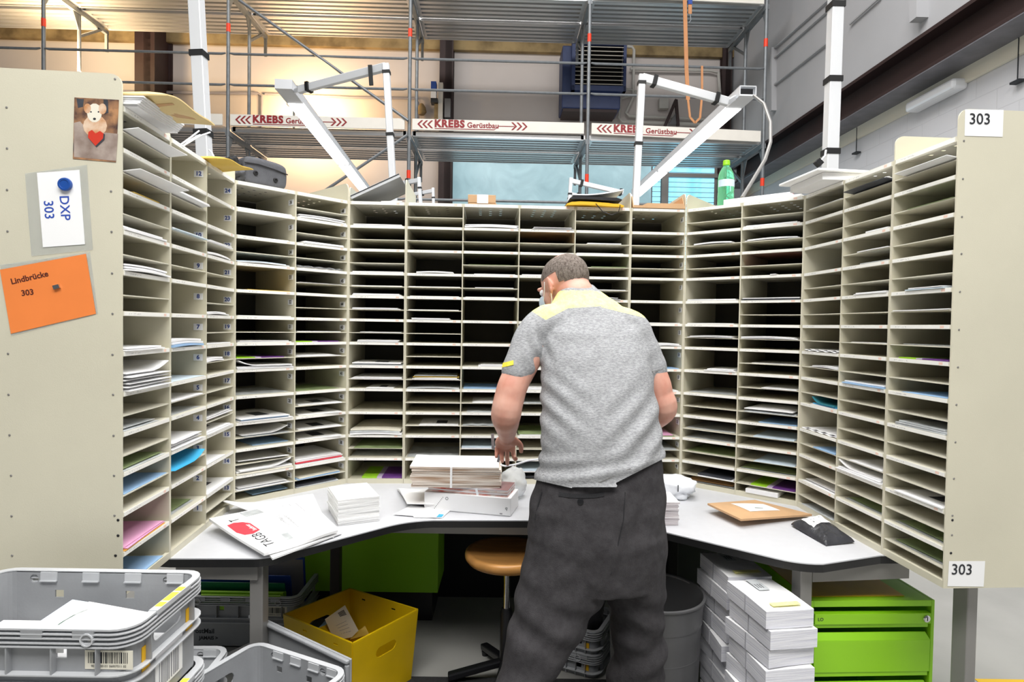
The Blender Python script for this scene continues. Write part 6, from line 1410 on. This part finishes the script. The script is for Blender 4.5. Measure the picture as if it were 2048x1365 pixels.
# shallow crates with dark bag between the man's legs
s1 = crate('lower of two shallow grey crates standing behind the man\'s legs', Matrix.Translation((0.31, 2.70, 0.003)) @ Matrix.Rotation(-0.45, 4, 'Z'), 0.30, 0.26, 0.10, 'crate_grey', (), group=None)
s2_ = crate('upper of two shallow grey crates, holding a dark bag', Matrix.Translation((0.31, 2.70, 0.1055)) @ Matrix.Rotation(-0.45, 4, 'Z'), 0.30, 0.26, 0.10, 'crate_grey', (), group=None)
for s_, z0_, z1_ in ((s1, 0.02, 0.07), (s2_, 0.015, 0.05)):
    MB().box((-0.06, -0.1185, z0_), (-0.032, -0.116, z1_)).build('yellow_sticker', 'sticker_yellow', s_); MB().box((0.08, -0.1185, z0_+0.01), (0.10, -0.116, z1_-0.004)).build('yellow_sticker', 'sticker_yellow', s_)
blob('dark_bag', 'dark olive bag heaped in the shallow crate behind the legs', 'bag', (0.31, 2.71, 0.215), (0.125, 0.105, 0.165), 'bag_dark', 0.25, 3, 12, -0.10, rz=-0.45)
# waste bin
wb_ = thing('waste_bin', 'large round grey waste bin behind the man, right', 'bin', (0.565, 2.30, 0))
MB().lathe([(0.155, 0.0), (0.158, 0.01), (0.172, 0.40), (0.1735, 0.40), (0.176, 0.455), (0.180, 0.485), (0.186, 0.490), (0.186, 0.496), (0.176, 0.497), (0.170, 0.485), (0.166, 0.40), (0.150, 0.02), (0.0, 0.015)], (0, 0, 0), 48, True, False).build('bin_body', 'bin_grey', wb_, smooth=0.5)
MB().tube([(0.176*math.cos(a), 0.176*math.sin(a), 0.490 + 0.0*a) for a in [PI*1.15 - PI*1.0*i/16 for i in range(17)]], 0.004, 6).build('handle', 'steel_leg', wb_, smooth=True)
MB().lathe([(0.1665, 0.28), (0.1685, 0.283), (0.1688, 0.287), (0.167, 0.29)], (0, 0, 0), 48, False, False).build('raised_band', 'bin_grey', wb_, smooth=True)
# two piles of banded envelope bundles
def bundles(cx, cy, ang, ztop, n, seed, where, h=0.0585, z0=0.003):
    r = random.Random(seed); hh = (ztop - z0)/n
    for i in range(n):
        z = z0 + i*hh; mtx = Matrix.Translation((cx + r.uniform(-0.011, 0.011)*(i < n-1), cy + r.uniform(-0.010, 0.010), z)) @ Matrix.Rotation(ang + r.uniform(-0.10, 0.10)*(i < n-1), 4, 'Z')
        k = n-1-i
        lab = 'envelope bundle, %s of the %s' % ('topmost' if k == 0 else ('lowest' if i == 0 else '%s from top' % ('second third fourth fifth sixth seventh eighth ninth tenth'.split()[k-1])), where)
        t = thing('envelope_bundle', lab, 'envelopes', group='bundles in the %s' % where, mtx=mtx)
        H_ = hh - 0.001
        f = lambda u, v: ((u-0.5)*0.165, (v-0.5)*0.232, 0.002*math.sin(3*u + i))
        mb = MB().sheet(f, 6, 8, lambda u, v: H_ - 0.0035 - 0.006*abs(v-0.5)*(i % 2)); W_ = 7*9
        nf = len(mb.f)
        for q, fc in enumerate(mb.f):
            if all(v_ >= W_ for v_ in fc): mb.mi[q] = 1
        mb.build('envelopes', ['pages_env', 'paper_bright'], t)
        MB().bar((-0.0838, 0.0, 0.001), (-0.0838, 0.0, H_-0.003), 0.004, 0.0012, (0, 1, 0)).build('paper_band', 'ink_grey', t)
        if k == 0:
            tpz = H_ - 0.0012
            MB().box((-0.02, 0.02, tpz), (0.02, 0.105, tpz+0.0004)).build('address_window', 'paper_grey', t); MB().box((-0.045, -0.095, tpz), (0.055, -0.070, tpz+0.0004)).build('yellow_print', 'paper_yellow_pale' if 'paper_yellow_pale' in M else 'jersey_yellow', t)
            for q in range(3): MB().box((-0.013 + q*0.009, 0.035, tpz+0.0004), (-0.010 + q*0.009, 0.065, tpz+0.0006)).build('print_line', 'ink', t)
pf_ = [at_z(1510, 1222, 0.63), at_z(1620, 1214, 0.63), at_z(1462, 1158, 0.63)]
bc0 = (pf_[0] + (pf_[1]-pf_[0])*0.5 + (pf_[2]-pf_[0])*0.5)
bundles(bc0.x, bc0.y, math.atan2(pf_[1].y-pf_[0].y, pf_[1].x-pf_[0].x) + 0.0, 0.63, 10, 4, 'front pile beside the green pedestal')
b0 = at_z(1478, 1142, 0.63)
bundles(bc0.x - 0.015, bc0.y + 0.268, 0.12, 0.625, 10, 9, 'rear pile beside the waste bin')
# green drawer pedestal, right
gY = 2.085; gz = 0.555
gl, gr = at_z(1621, 1203, gz), at_z(1870, 1201, gz)
aG = math.atan2(gr.y-gl.y, gr.x-gl.x); wG = (gr-gl).length
gp = thing('drawer_pedestal', 'lime green steel drawer pedestal with lock under right desk end', 'cabinet', (gl.x, gl.y, 0.0), aG)
MB().box((0, 0, 0.03), (0.012, 0.78, gz)).box((wG-0.012, 0, 0.03), (wG, 0.78, gz)).box((0.012, 0, gz-0.022), (wG-0.012, 0.78, gz)).box((0.012, 0.77, 0.03), (wG-0.012, 0.78, gz-0.022)).box((0.012, 0.03, 0.03), (wG-0.012, 0.77, 0.04)).build('body', 'green_paint', gp, bevel=0.0015)
MB().box((0.03, 0.03, 0), (wG-0.03, 0.75, 0.03)).build('plinth', 'black_plastic', gp)
def drawer(z0, z1, nm='drawer', lock=False):
    d_ = MB().box((0.016, -0.004, z0), (wG-0.016, 0.012, z1-0.040)).hexa([(0.016, -0.004, z1-0.040), (wG-0.016, -0.004, z1-0.040), (wG-0.016, 0.012, z1-0.040), (0.016, 0.012, z1-0.040)], [(0.016, 0.010, z1-0.018), (wG-0.024, 0.010, z1-0.018), (wG-0.024, 0.014, z1-0.018), (0.016, 0.014, z1-0.018)]).build(nm, 'green_paint', gp, bevel=0.001)
    return d_
td = MB().box((0.016, -0.004, gz-0.082), (wG-0.016, 0.02, gz-0.045)).box((0.016, 0.004, gz-0.098), (wG-0.02, 0.02, gz-0.084)).build('drawer', 'green_paint', gp, bevel=0.001)
MB().lathe([(0.0125, 0), (0.0125, 0.003), (0.0095, 0.005), (0.0, 0.005)], (0, 0, 0), 20, cap1=False).xf(Matrix.Translation((wG-0.032, -0.004, gz-0.064)) @ Matrix.Rotation(PI/2, 4, 'X')).build('lock', 'chrome', td, smooth=True)
MB().box((wG-0.0332, -0.0100, gz-0.070), (wG-0.0308, -0.0088, gz-0.058)).build('key_slot', 'ink', td)
text_on('lettering', 'LO', 0.016, 'ink', td, (0.036, -0.0046, gz-0.064), (1, 0, 0), (0, 0, 1), 0.0003)
dz_ = (gz-0.100-0.035)/2.4
for i in range(3):
    z1 = gz - 0.100 - i*dz_*1.0
    z0 = max(0.035, z1 - dz_ + 0.006)
    if z1 - z0 > 0.07: 
        dd = drawer(z0+0.016, z1); MB().box((0.016, 0.0, z0), (wG-0.020, 0.012, z0+0.014)).build('drawer_rail', 'green_paint', gp)
t = thing('yellow_folder', 'yellow clear-film folder lying on top of the green pedestal', 'folder', mtx=MW[gp.name] @ Matrix.Translation((0, 0, gz + 0.001)))
MB().box((-0.0, 0.03, 0), (wG*0.80, 0.36, 0.002)).build('paper', 'bin_yellow', t)
p_, q_ = at_z(1952, 1362, 0.0), at_z(2060, 1362, 0.0)
tp = thing('floor_tape', 'yellow marking tape on concrete floor, bottom right corner', 'tape', (p_.x, p_.y, 0)); MB().box((p_.x, p_.y-0.08, 0.0005), (p_.x+0.8, p_.y+0.01, 0.002)).build('tape', 'tape_yellow', tp, world=True)

# ------------------------------------------------------------ the man sorting mail
from mathutils.bvhtree import BVHTree
def loft(m, secs, n=24):
    """closed tube over (centre, half-width vector, half-depth vector) sections"""
    o = len(m.v)
    for c, a, b in secs:
        c, a, b = V(c), V(a), V(b)
        for j in range(n): t = 2*PI*j/n; m.v.append(c + a*math.cos(t) + b*math.sin(t))
    for i in range(len(secs)-1):
        for j in range(n):
            p, q = o + i*n + j, o + i*n + (j+1) % n; m.f.append([p, q, q+n, p+n]); m.mi.append(0)
    m.f.append([o+j for j in range(n)][::-1]); m.mi.append(0); k = o + (len(secs)-1)*n; m.f.append([k+j for j in range(n)]); m.mi.append(0)
def limb(m, pts, rs, n=20, sub=5):
    """rounded tapering limb through points with radii (Catmull-Rom)"""
    P = [V(p) for p in pts]; out = []; ro = []
    for i in range(len(P)-1):
        p0, p1, p2, p3 = P[max(i-1, 0)], P[i], P[i+1], P[min(i+2, len(P)-1)]
        for s in range(sub):
            t = s/sub; out.append(0.5*((2*p1) + (p2-p0)*t + (2*p0-5*p1+4*p2-p3)*t*t + (3*p1-p0-3*p2+p3)*t**3)); ro.append(rs[i]*(1-t) + rs[i+1]*t)
    out.append(P[-1]); ro.append(rs[-1])
    m.tube(out, ro, n)
    for p, r in ((out[0], ro[0]), (out[-1], ro[-1])): ball(m, p, (r, r, r))
def ball(m, c, r, rot=None, n=14, k=10):
    o = len(m.v); c = V(c)
    for i in range(k+1):
        ph = PI*i/k
        for j in range(n):
            t = 2*PI*j/n; p = V((r[0]*math.sin(ph)*math.cos(t), r[1]*math.sin(ph)*math.sin(t), r[2]*math.cos(ph)))
            m.v.append(c + ((rot @ p) if rot else p))
    for i in range(k):
        for j in range(n):
            a, b = o + i*n + j, o + i*n + (j+1) % n; m.f.append([a, a+n, b+n, b]); m.mi.append(0)
def fuse(m, name, vox, smooth_it, mats):
    me = bpy.data.meshes.new(name); me.from_pydata([tuple(p) for p in m.v], [], m.f); me.update()
    bm = bmesh.new(); bm.from_mesh(me); bmesh.ops.remove_doubles(bm, verts=bm.verts, dist=1e-5); bmesh.ops.recalc_face_normals(bm, faces=bm.faces); bm.to_mesh(me); bm.free()
    o = bpy.data.objects.new('tmp', me); COL.objects.link(o)
    r = o.modifiers.new('r', 'REMESH'); r.mode = 'VOXEL'; r.voxel_size = vox; r.use_smooth_shade = True
    s = o.modifiers.new('s', 'SMOOTH'); s.factor = 0.5; s.iterations = smooth_it
    dg = bpy.context.evaluated_depsgraph_get(); out = bpy.data.meshes.new_from_object(o.evaluated_get(dg))
    bpy.data.objects.remove(o); bpy.data.meshes.remove(me); out.name = name
    out.materials.clear()
    for k in mats: out.materials.append(M[k])
    return out
def pxy(x, y, Y): return at_y(x, y, Y)
def pw_(px, Y): return px*Y/FPX
MAN = thing('person', 'man in grey and yellow T-shirt and dark trousers leaning over desk', 'person', (0.25, 1.95, 0))
IM = MW['person'].inverted()
X_, Y_, Z_ = V((1, 0, 0)), V((0, 1, 0)), V((0, 0, 1))
# --- head frame: looking down to the left over the desk
HC = pxy(1128, 571, 2.20)
fw = V((-0.60, 0.72, -0.40)).normalized(); sd_ = fw.cross(Z_).normalized(); up_ = sd_.cross(fw).normalized()   # sd_ = the man's right
HR = Matrix((sd_, fw, up_)).transposed()
def hp(x, y, z): return HC + HR @ V((x, y, z))
sk = MB()
ball(sk, hp(0, -0.012, 0.022), (0.077, 0.098, 0.086), HR, 24, 16)           # cranium
ball(sk, hp(0, 0.040, -0.040), (0.062, 0.060, 0.078), HR, 20, 14)           # face and jaw
ball(sk, hp(0, 0.075, -0.092), (0.034, 0.030, 0.026), HR)                    # chin
limb(sk, [hp(0, 0.098, 0.012), hp(0, 0.118, -0.028), hp(0, 0.108, -0.036)], [0.008, 0.014, 0.011], 10, 3)   # nose
ball(sk, hp(0, 0.090, 0.022), (0.050, 0.014, 0.012), HR)                     # brow
for s_ in (-1, 1):
    ER = HR @ Matrix.Rotation(s_*0.50, 3, 'Z') @ Matrix.Rotation(0.15, 3, 'X')
    ball(sk, hp(s_*0.080, -0.004, -0.016), (0.008, 0.020, 0.031), ER, 14, 10); ball(sk, hp(s_*0.090, -0.014, -0.004), (0.006, 0.015, 0.026), ER, 14, 10); ball(sk, hp(s_*0.088, -0.013, -0.026), (0.006, 0.012, 0.016), ER, 14, 10)
    ball(sk, hp(s_*0.077, 0.006, -0.040), (0.007, 0.009, 0.012), ER)
NB_ = pxy(1160, 612, 2.17)
limb(sk, [hp(0, -0.035, -0.035), hp(0.0, -0.050, -0.075), NB_ + V((0, 0.0, 0.02)), NB_ - V((0, 0.02, 0.06))], [0.064, 0.062, 0.058, 0.058], 24)
# --- arms
sL, cL, eL, wL_ = pxy(1080, 660, 2.07), pxy(1032, 757, 2.00), pxy(1012, 830, 1.985), pxy(1014, 872, 2.20)
limb(sk, [sL, cL, pxy(1019, 795, 1.985), eL, eL*0.62 + wL_*0.38 + V((0, 0, -0.002)), wL_], [0.060, 0.050, 0.050, 0.050, 0.043, 0.029], 20)
sR, cR, eR, wR_ = pxy(1262, 660, 2.09), pxy(1308, 757, 2.05), pxy(1326, 818, 2.05), pxy(1262, 880, 2.30)
limb(sk, [sR, cR, pxy(1318, 790, 2.045), eR, eR*0.6 + wR_*0.4, wR_], [0.060, 0.049, 0.047, 0.047, 0.041, 0.028], 20)
# --- hands: palm, four unequal bent fingers and a thumb from the side of the palm
def hand(w, d, nrm, side, curl, spread=0.012, thumb_open=0.5):
    """w wrist, d pointing direction, nrm = back of the hand, side = towards the thumb"""
    d, nrm = V(d).normalized(), V(nrm); nrm = (nrm - d*nrm.dot(d)).normalized(); sd = d.cross(nrm).normalized()
    if sd.dot(V(side)) < 0: sd = -sd
    pal = Matrix((sd, d, nrm)).transposed()
    limb(sk, [w, w + d*0.02], [0.028, 0.027], 14, 2)
    ball(sk, w + d*0.045, (0.041, 0.052, 0.017), pal, 18, 12)
    ball(sk, w + d*0.030 + sd*0.026 - nrm*0.008, (0.016, 0.028, 0.015), pal)
    for i, (off, ln, r) in enumerate(((0.031, 0.072, 0.0092), (0.011, 0.080, 0.0096), (-0.010, 0.074, 0.0090), (-0.029, 0.058, 0.0080))):
        b = w + d*(0.082 - 0.004*abs(i-1)) + sd*off; c = curl[i]; q = b; pts = [w + d*0.05 + sd*off*0.8, b]; a = 0.0
        for k, f in enumerate((0.45, 0.32, 0.23)):
            a += c*(0.9, 1.1, 0.8)[k]; dd = d*math.cos(a) - nrm*math.sin(a); q = q + dd*ln*f + sd*spread*0.25*(1.5-i)*(1-0.5*c); pts.append(q)
        limb(sk, pts, [r*1.05, r*1.05, r, r*0.93, r*0.8], 10, 3)
    b = w + d*0.022 + sd*0.030 - nrm*0.006; e = (sd*(0.75) + d*0.75 - nrm*0.35*thumb_open).normalized(); f = (sd*0.15 + d*0.95 - nrm*0.55*thumb_open).normalized()
    limb(sk, [w + d*0.02 + sd*0.012, b, b + e*0.036, b + e*0.036 + f*0.028], [0.013, 0.0125, 0.0108, 0.0085], 10, 3)
hand(wL_, (-0.10, 0.72, -0.62), (-0.1, 0.6, 0.75), (1, 0.1, -0.1), (0.95, 0.30, 0.85, 0.95), thumb_open=0.8)
hand(wR_, (-0.45, 0.72, -0.35), (0.2, 0.35, 0.9), (-1, -0.2, -0.2), (0.5, 0.55, 0.6, 0.65), thumb_open=0.9)
# --- trunk and legs of the body itself (inside the clothes)
TR = [  # row y, left x, right x, depth Y, half depth
    (1010, 1070, 1330, 1.94, 0.135), (955, 1076, 1328, 1.93, 0.135), (900, 1085, 1326, 1.94, 0.135), (830, 1085, 1314, 1.965, 0.135), (760, 1085, 1305, 2.00, 0.13), (700, 1086, 1296, 2.04, 0.125), (650, 1084, 1280, 2.075, 0.115), (620, 1098, 1250, 2.10, 0.095), (598, 1125, 1216, 2.12, 0.072)]
def trunk(grow, rows):
    out = []
    tilt = V((0.05, 0.985, 0.20)).normalized()
    for y, xl, xr, Yd, hd in rows:
        a, b = pxy(xl, y, Yd), pxy(xr, y, Yd); out.append(((a+b)/2, (b-a)/2 * (1 + grow/((b-a).length/2)), tilt*(hd + grow)))
    return out
loft(sk, trunk(-0.016, TR), 28)
hipL, hipR = pxy(1130, 1090, 1.91), pxy(1268, 1090, 1.95)
kneeL, kneeR = pxy(1068, 1335, 1.86), pxy(1272, 1370, 2.00)
ankL, ankR = V((-0.085, 1.86, 0.09)), V((0.415, 2.03, 0.09))
for h_, k_, a_ in ((hipL, kneeL, ankL), (hipR, kneeR, ankR)): limb(sk, [pxy(1200, 1000, 1.93), h_, k_, a_*0.5 + k_*0.5 + V((0, -0.015, 0)), a_], [0.10, 0.085, 0.058, 0.055, 0.040], 18)
for a_ in (ankL, ankR): limb(sk, [a_, a_ + V((0, 0.06, -0.045)), a_ + V((0, 0.15, -0.06))], [0.038, 0.036, 0.026], 12, 3)
me = fuse(sk, 'body', 0.0042, 3, ['skin'])
me.transform(IM); body = obj('body', me, MAN, True)
# --- hair: a close-cropped shell over the back and sides of the head
def ellip_shell(c, r, rot, keep, off, name, m_, n=56, k=40, jit=0.0):
    bm = bmesh.new(); g = {}
    for i in range(k+1):
        for j in range(n):
            ph, t = PI*i/k, 2*PI*j/n; p = V((r[0]*math.sin(ph)*math.cos(t), r[1]*math.sin(ph)*math.sin(t), r[2]*math.cos(ph))); g[i, j] = p
    vm = {}
    def vert(i, j):
        if (i, j) not in vm:
            p = g[i, j]; q = p*(1 + off/p.length + jit*noise.noise(p*60)); vm[i, j] = bm.verts.new(c + rot @ q)
        return vm[i, j]
    for i in range(k):
        for j in range(n):
            mid = (g[i, j] + g[i+1, (j+1) % n])/2
            if keep(mid): 
                try: bm.faces.new([vert(i, j), vert(i+1, j), vert(i+1, (j+1) % n), vert(i, (j+1) % n)])
                except ValueError: pass
    bmesh.ops.remove_doubles(bm, verts=bm.verts, dist=1e-6); bmesh.ops.recalc_face_normals(bm, faces=bm.faces)
    bmesh.ops.solidify(bm, geom=bm.faces[:], thickness=0.003)
    me = bpy.data.meshes.new(name); bm.to_mesh(me); bm.free(); me.materials.append(M[m_]); return me
def hair_keep(p):       # head frame, about the cranium centre: x right, y face, z up
    if p.y > 0.052 - 0.12*max(0, p.z): return False
    if p.z > 0.071 and p.y > -0.05: return False             # thin crown
    low = -0.030 if p.y < -0.02 else (-0.012 - 0.0*p.y)
    if p.z < low - 0.25*max(0, -0.02 - p.y): return False
    if p.y > -0.03 and abs(p.x) > 0.05 and p.z < 0.004: return False
    return True
hm = ellip_shell(hp(0, -0.012, 0.022), (0.077, 0.098, 0.086), HR, hair_keep, 0.0008, 'hair', 'hair_short', jit=0.012)
hm.transform(IM); obj('hair', hm, MAN, True)
# --- surgical mask with ear loops
def mk(p): return p.y > 0.012 and p.z < 0.028 and p.z > -0.062
mm_ = ellip_shell(hp(0, 0.048, -0.048), (0.064, 0.076, 0.080), HR, mk, 0.002, 'face_mask', 'paper_paleblue'); mm_.transform(IM); fm_ = obj('face_mask', mm_, MAN, True)
for s_ in (-1, 1):
    MB().tube([hp(s_*0.086, 0.008, 0.012), hp(s_*0.082, 0.022, -0.014), hp(s_*0.070, 0.052, -0.042)], 0.0016, 6).build('ear_loop', 'paper_bright', MAN, world=True, smooth=True)
    MB().tube([hp(s_*0.088, -0.012, -0.034), hp(s_*0.080, 0.002, -0.062), hp(s_*0.066, 0.040, -0.088)], 0.0016, 6).build('ear_loop', 'paper_bright', MAN, world=True, smooth=True)
    e_ = MB(); ball(e_, hp(s_*0.031, 0.083, 0.006), (0.012, 0.012, 0.012), HR); e_.build('eye', 'paper_white', MAN, world=True, smooth=True)
    e_ = MB(); ball(e_, hp(s_*0.031, 0.092, 0.006), (0.005, 0.004, 0.005), HR); e_.build('iris', 'ink_brown', MAN, world=True, smooth=True)
# --- trousers
tr_ = MB()
TROWS = [(1190, 1066, 1328, 1.925, 0.135), (1120, 1060, 1331, 1.925, 0.150), (1060, 1056, 1332, 1.925, 0.155), (1000, 1060, 1331, 1.925, 0.146), (940, 1080, 1324, 1.93, 0.136), (895, 1092, 1318, 1.94, 0.130), (870, 1088, 1320, 1.95, 0.13)]
loft(tr_, trunk(0.002, [(1150, 1075, 1328, 1.925, 0.135)] + TROWS[2:]), 28)
def leg_secs(rows):
    out = []
    for y, xl, xr, Yd, hd in rows: a, b = pxy(xl, y, Yd), pxy(xr, y, Yd); out.append(((a+b)/2, (b-a)/2, V((0, hd, 0))))
    return out
loft(tr_, leg_secs([(1060, 1060, 1225, 1.925, 0.13), (1110, 1050, 1228, 1.915, 0.13), (1165, 1036, 1222, 1.905, 0.125), (1215, 1026, 1196, 1.89, 0.115), (1265, 1014, 1166, 1.875, 0.105), (1315, 1004, 1130, 1.86, 0.098), (1365, 996, 1106, 1.85, 0.092), (1500, 950, 1058, 1.845, 0.085), (1592, 917, 1015, 1.86, 0.078)]), 24)
loft(tr_, leg_secs([(1060, 1185, 1332, 1.93, 0.13), (1120, 1205, 1331, 1.94, 0.125), (1180, 1214, 1330, 1.955, 0.115), (1230, 1221, 1329, 1.97, 0.105), (1280, 1226, 1328, 1.985, 0.098), (1365, 1214, 1327, 2.0, 0.092), (1480, 1216, 1322, 2.02, 0.086), (1535, 1220, 1318, 2.03, 0.08)]), 24)
tm = fuse(tr_, 'trousers', 0.0075, 4, ['trouser_grey'])
def fold_disp(me, fn):
    nn = [v.normal.copy() for v in me.vertices]
    for v, n_ in zip(me.vertices, nn): v.co += n_*fn(v.co)
    me.update()
def tro(p):
    d = 0.0
    d += 0.007*noise.noise(V((p.x*5 + p.z*7, p.y*4, p.z*9 - p.x*6)))
    d += 0.005*noise.noise(V((p.x*14 - p.z*10, p.y*6, p.z*16 + p.x*9)))
    k = math.exp(-((p.z-0.60)/0.10)**2); d += 0.006*k*math.sin(60*p.z + 26*p.x)
    k = math.exp(-((p.z-0.42)/0.10)**2); d += 0.006*k*math.sin(52*p.z - 30*p.x)
    return d
fold_disp(tm, tro); tm.transform(IM); tobj = obj('trousers', tm, MAN, True)
# --- T-shirt
sh = MB()
loft(sh, trunk(0.0, [(1040, 1060, 1342, 1.925, 0.172), (1010, 1062, 1341, 1.925, 0.170), (968, 1066, 1338, 1.93, 0.166), (940, 1073, 1335, 1.93, 0.160), (900, 1082, 1329, 1.94, 0.152), (830, 1082, 1317, 1.965, 0.148), (760, 1081, 1307, 2.00, 0.142), (700, 1082, 1299, 2.04, 0.136), (655, 1082, 1284, 2.072, 0.124), (622, 1096, 1256, 2.10, 0.102), (604, 1104, 1234, 2.11, 0.09), (590, 1113, 1212, 2.125, 0.078), (577, 1126, 1194, 2.14, 0.066), (570, 1132, 1188, 2.15, 0.060)]), 32)
limb(sh, [pxy(1130, 650, 2.08), pxy(1094, 650, 2.07), pxy(1066, 672, 2.05), pxy(1050, 705, 2.025), pxy(1034, 745, 2.0)], [0.070, 0.070, 0.062, 0.056, 0.0525], 24)
limb(sh, [pxy(1225, 648, 2.09), pxy(1258, 655, 2.085), pxy(1280, 682, 2.07), pxy(1297, 715, 2.06), pxy(1308, 745, 2.05)], [0.066, 0.062, 0.054, 0.049, 0.047], 24)
sm_ = fuse(sh, 'shirt', 0.0065, 5, ['jersey_grey', 'jersey_yellow'])
def shi(p):
    d = 0.0035*noise.noise(V((p.x*5 + p.z*5, p.y*4, p.z*9 - p.x*5))) + 0.003*noise.noise(V((p.x*12 + p.z*9, p.y*7, p.z*20 - p.x*12)))
    k = math.exp(-((p.z-1.06)/0.045)**2); d += 0.006*k*math.sin(120*p.z - 25*p.x)
    k = math.exp(-((p.z-1.25)/0.09)**2 - ((p.x-0.12)/0.10)**2); d += 0.005*k*math.sin(90*p.z + 70*p.x)
    k = math.exp(-((p.z-1.18)/0.12)**2 - ((p.x-0.40)/0.12)**2); d += 0.006*k*math.sin(70*p.z - 62*p.x)
    k = math.exp(-((p.z-1.42)/0.06)**2 - ((p.x-0.09)/0.05)**2); d += 0.004*k*math.sin(60*p.z + 120*p.x)
    return d
fold_disp(sm_, shi)
bm = bmesh.new(); bm.from_mesh(sm_)
def cut_line(p1, p2, Yd, clear=None):
    a, b = pxy(*p1, Yd), pxy(*p2, Yd); n_ = (b-a).cross(a - EYEP).normalized()
    g = bm.verts[:] + bm.edges[:] + bm.faces[:]
    bmesh.ops.bisect_plane(bm, geom=g, plane_co=a, plane_no=n_, clear_outer=(clear == 'o'), clear_inner=(clear == 'i')); return a, n_
# hem, sleeve ends and neckline are cut clean
hem = [(1050, 956), (1135, 975), (1215, 975), (1345, 909)]
HEM = [(cut_line(p, q, 1.95), pxy(*p, 1.95).x, pxy(*q, 1.95).x) for p, q in zip(hem, hem[1:])]
ya, yn_ = cut_line((1092, 640), (1132, 619), 2.1); yb_, ybn = cut_line((1132, 617), (1195, 613), 2.1); yc, ycn = cut_line((1195, 613), (1290, 636), 2.1); yd, ydn = cut_line((1056, 618), (1094, 642), 2.07)
def side_of(p, a, n_): return (p-a).dot(n_)
def below(p, a, n_):     # image-down side of a cut
    ref = a + V((0, 0, -0.5)); return side_of(p, a, n_)*side_of(ref, a, n_) > 0
kill = []
for f in bm.faces:
    c = f.calc_center_median()
    for k, ((a_, n_), x0_, x1_) in enumerate(HEM):
        if (c.x >= x0_ or k == 0) and (c.x < x1_ or k == 2) and below(c, a_, n_): kill.append(f); break
bmesh.ops.delete(bm, geom=kill, context='FACES')
xk = [pxy(1132, 617, 2.1).x, pxy(1195, 613, 2.1).x]
for f in bm.faces:
    c = f.calc_center_median()
    if c.z < 1.5: continue
    if not below(c, yd, ydn) or c.x > pxy(1092, 640, 2.07).x:
        ln = (ya, yn_) if c.x < xk[0] else ((yb_, ybn) if c.x < xk[1] else (yc, ycn))
        if not below(c, *ln): f.material_index = 1
    nb_d = (c - pxy(1165, 585, 2.13)).length
    if c.z > pxy(1165, 583, 2.13).z and nb_d < 0.12: f.material_index = 0
bm.to_mesh(sm_); bm.free()
sm_.transform(IM); sobj = obj('shirt', sm_, MAN, True)
# --- details found on the surface of the clothes
def bvh(o):
    bm = bmesh.new(); bm.from_mesh(o.data); bm.transform(MW['person']); t = BVHTree.FromBMesh(bm); bm.free(); return t
bS, bT = bvh(sobj), bvh(tobj)
def surf(tree, x, y):
    h = tree.ray_cast(EYEP, ray(x, y).normalized()); return (h[0], h[1]) if h[0] else (pxy(x, y, 1.8), V((0, -1, 0)))
def stripe(tree, pts, wd, lift=0.0015):
    m = MB(); q = [surf(tree, *p) for p in pts]
    for (p, n_), (p2, n2) in zip(q, q[1:]): m.bar(p + n_*lift, p2 + n2*lift, wd, 0.002, n_)
    return m
stripe(bT, [(1118, 989), (1140, 992), (1165, 993), (1190, 992), (1208, 989)], 0.012).build('back_pocket', 'bag_dark', MAN, world=True)
p, n_ = surf(bT, 1161, 1004); MB().lathe([(0.0095, 0), (0.0095, 0.003), (0.006, 0.004), (0, 0.003)], (0, 0, 0), 14, cap1=False).xf(Matrix.Translation(p) @ n_.to_track_quat('Z', 'Y').to_matrix().to_4x4()).build('pocket_button', 'black_plastic', MAN, world=True, smooth=True)
stripe(bT, [(1084, 985), (1077, 1010), (1070, 1040)], 0.005).build('side_pocket', 'bag_dark', MAN, world=True)
stripe(bT, [(1250, 985), (1247, 1040), (1236, 1090), (1222, 1150)], 0.0022, 0.0004).build('seat_seam', 'bag_dark', MAN, world=True)
stripe(bS, [(1006, 731), (1016, 729), (1027, 726)], 0.016).build('sleeve_tag', 'sticker_pale', MAN, world=True)
stripe(bS, [(1004, 745), (1020, 749), (1040, 752), (1057, 752)], 0.0018, 0.0004).build('sleeve_seam', 'steel_leg', MAN, world=True)
stripe(bS, [(1304, 744), (1315, 742), (1326, 738)], 0.0018, 0.0004).build('sleeve_seam', 'steel_leg', MAN, world=True)
stripe(bS, [(1086, 950), (1140, 962), (1200, 965), (1260, 938), (1326, 898)], 0.0018, 0.0004).build('hem_seam', 'steel_leg', MAN, world=True)
# --- shoes
for a_ in (ankL, ankR):
    s_ = MB(); limb(s_, [a_ + V((0, -0.02, -0.035)), a_ + V((0, 0.06, -0.045)), a_ + V((0, 0.17, -0.052))], [0.052, 0.047, 0.036], 14, 4)
    s_.v = [V((p.x, p.y, max(p.z, 0.012))) for p in s_.v]; s_.build('shoe', 'black_plastic', MAN, world=True, smooth=True)
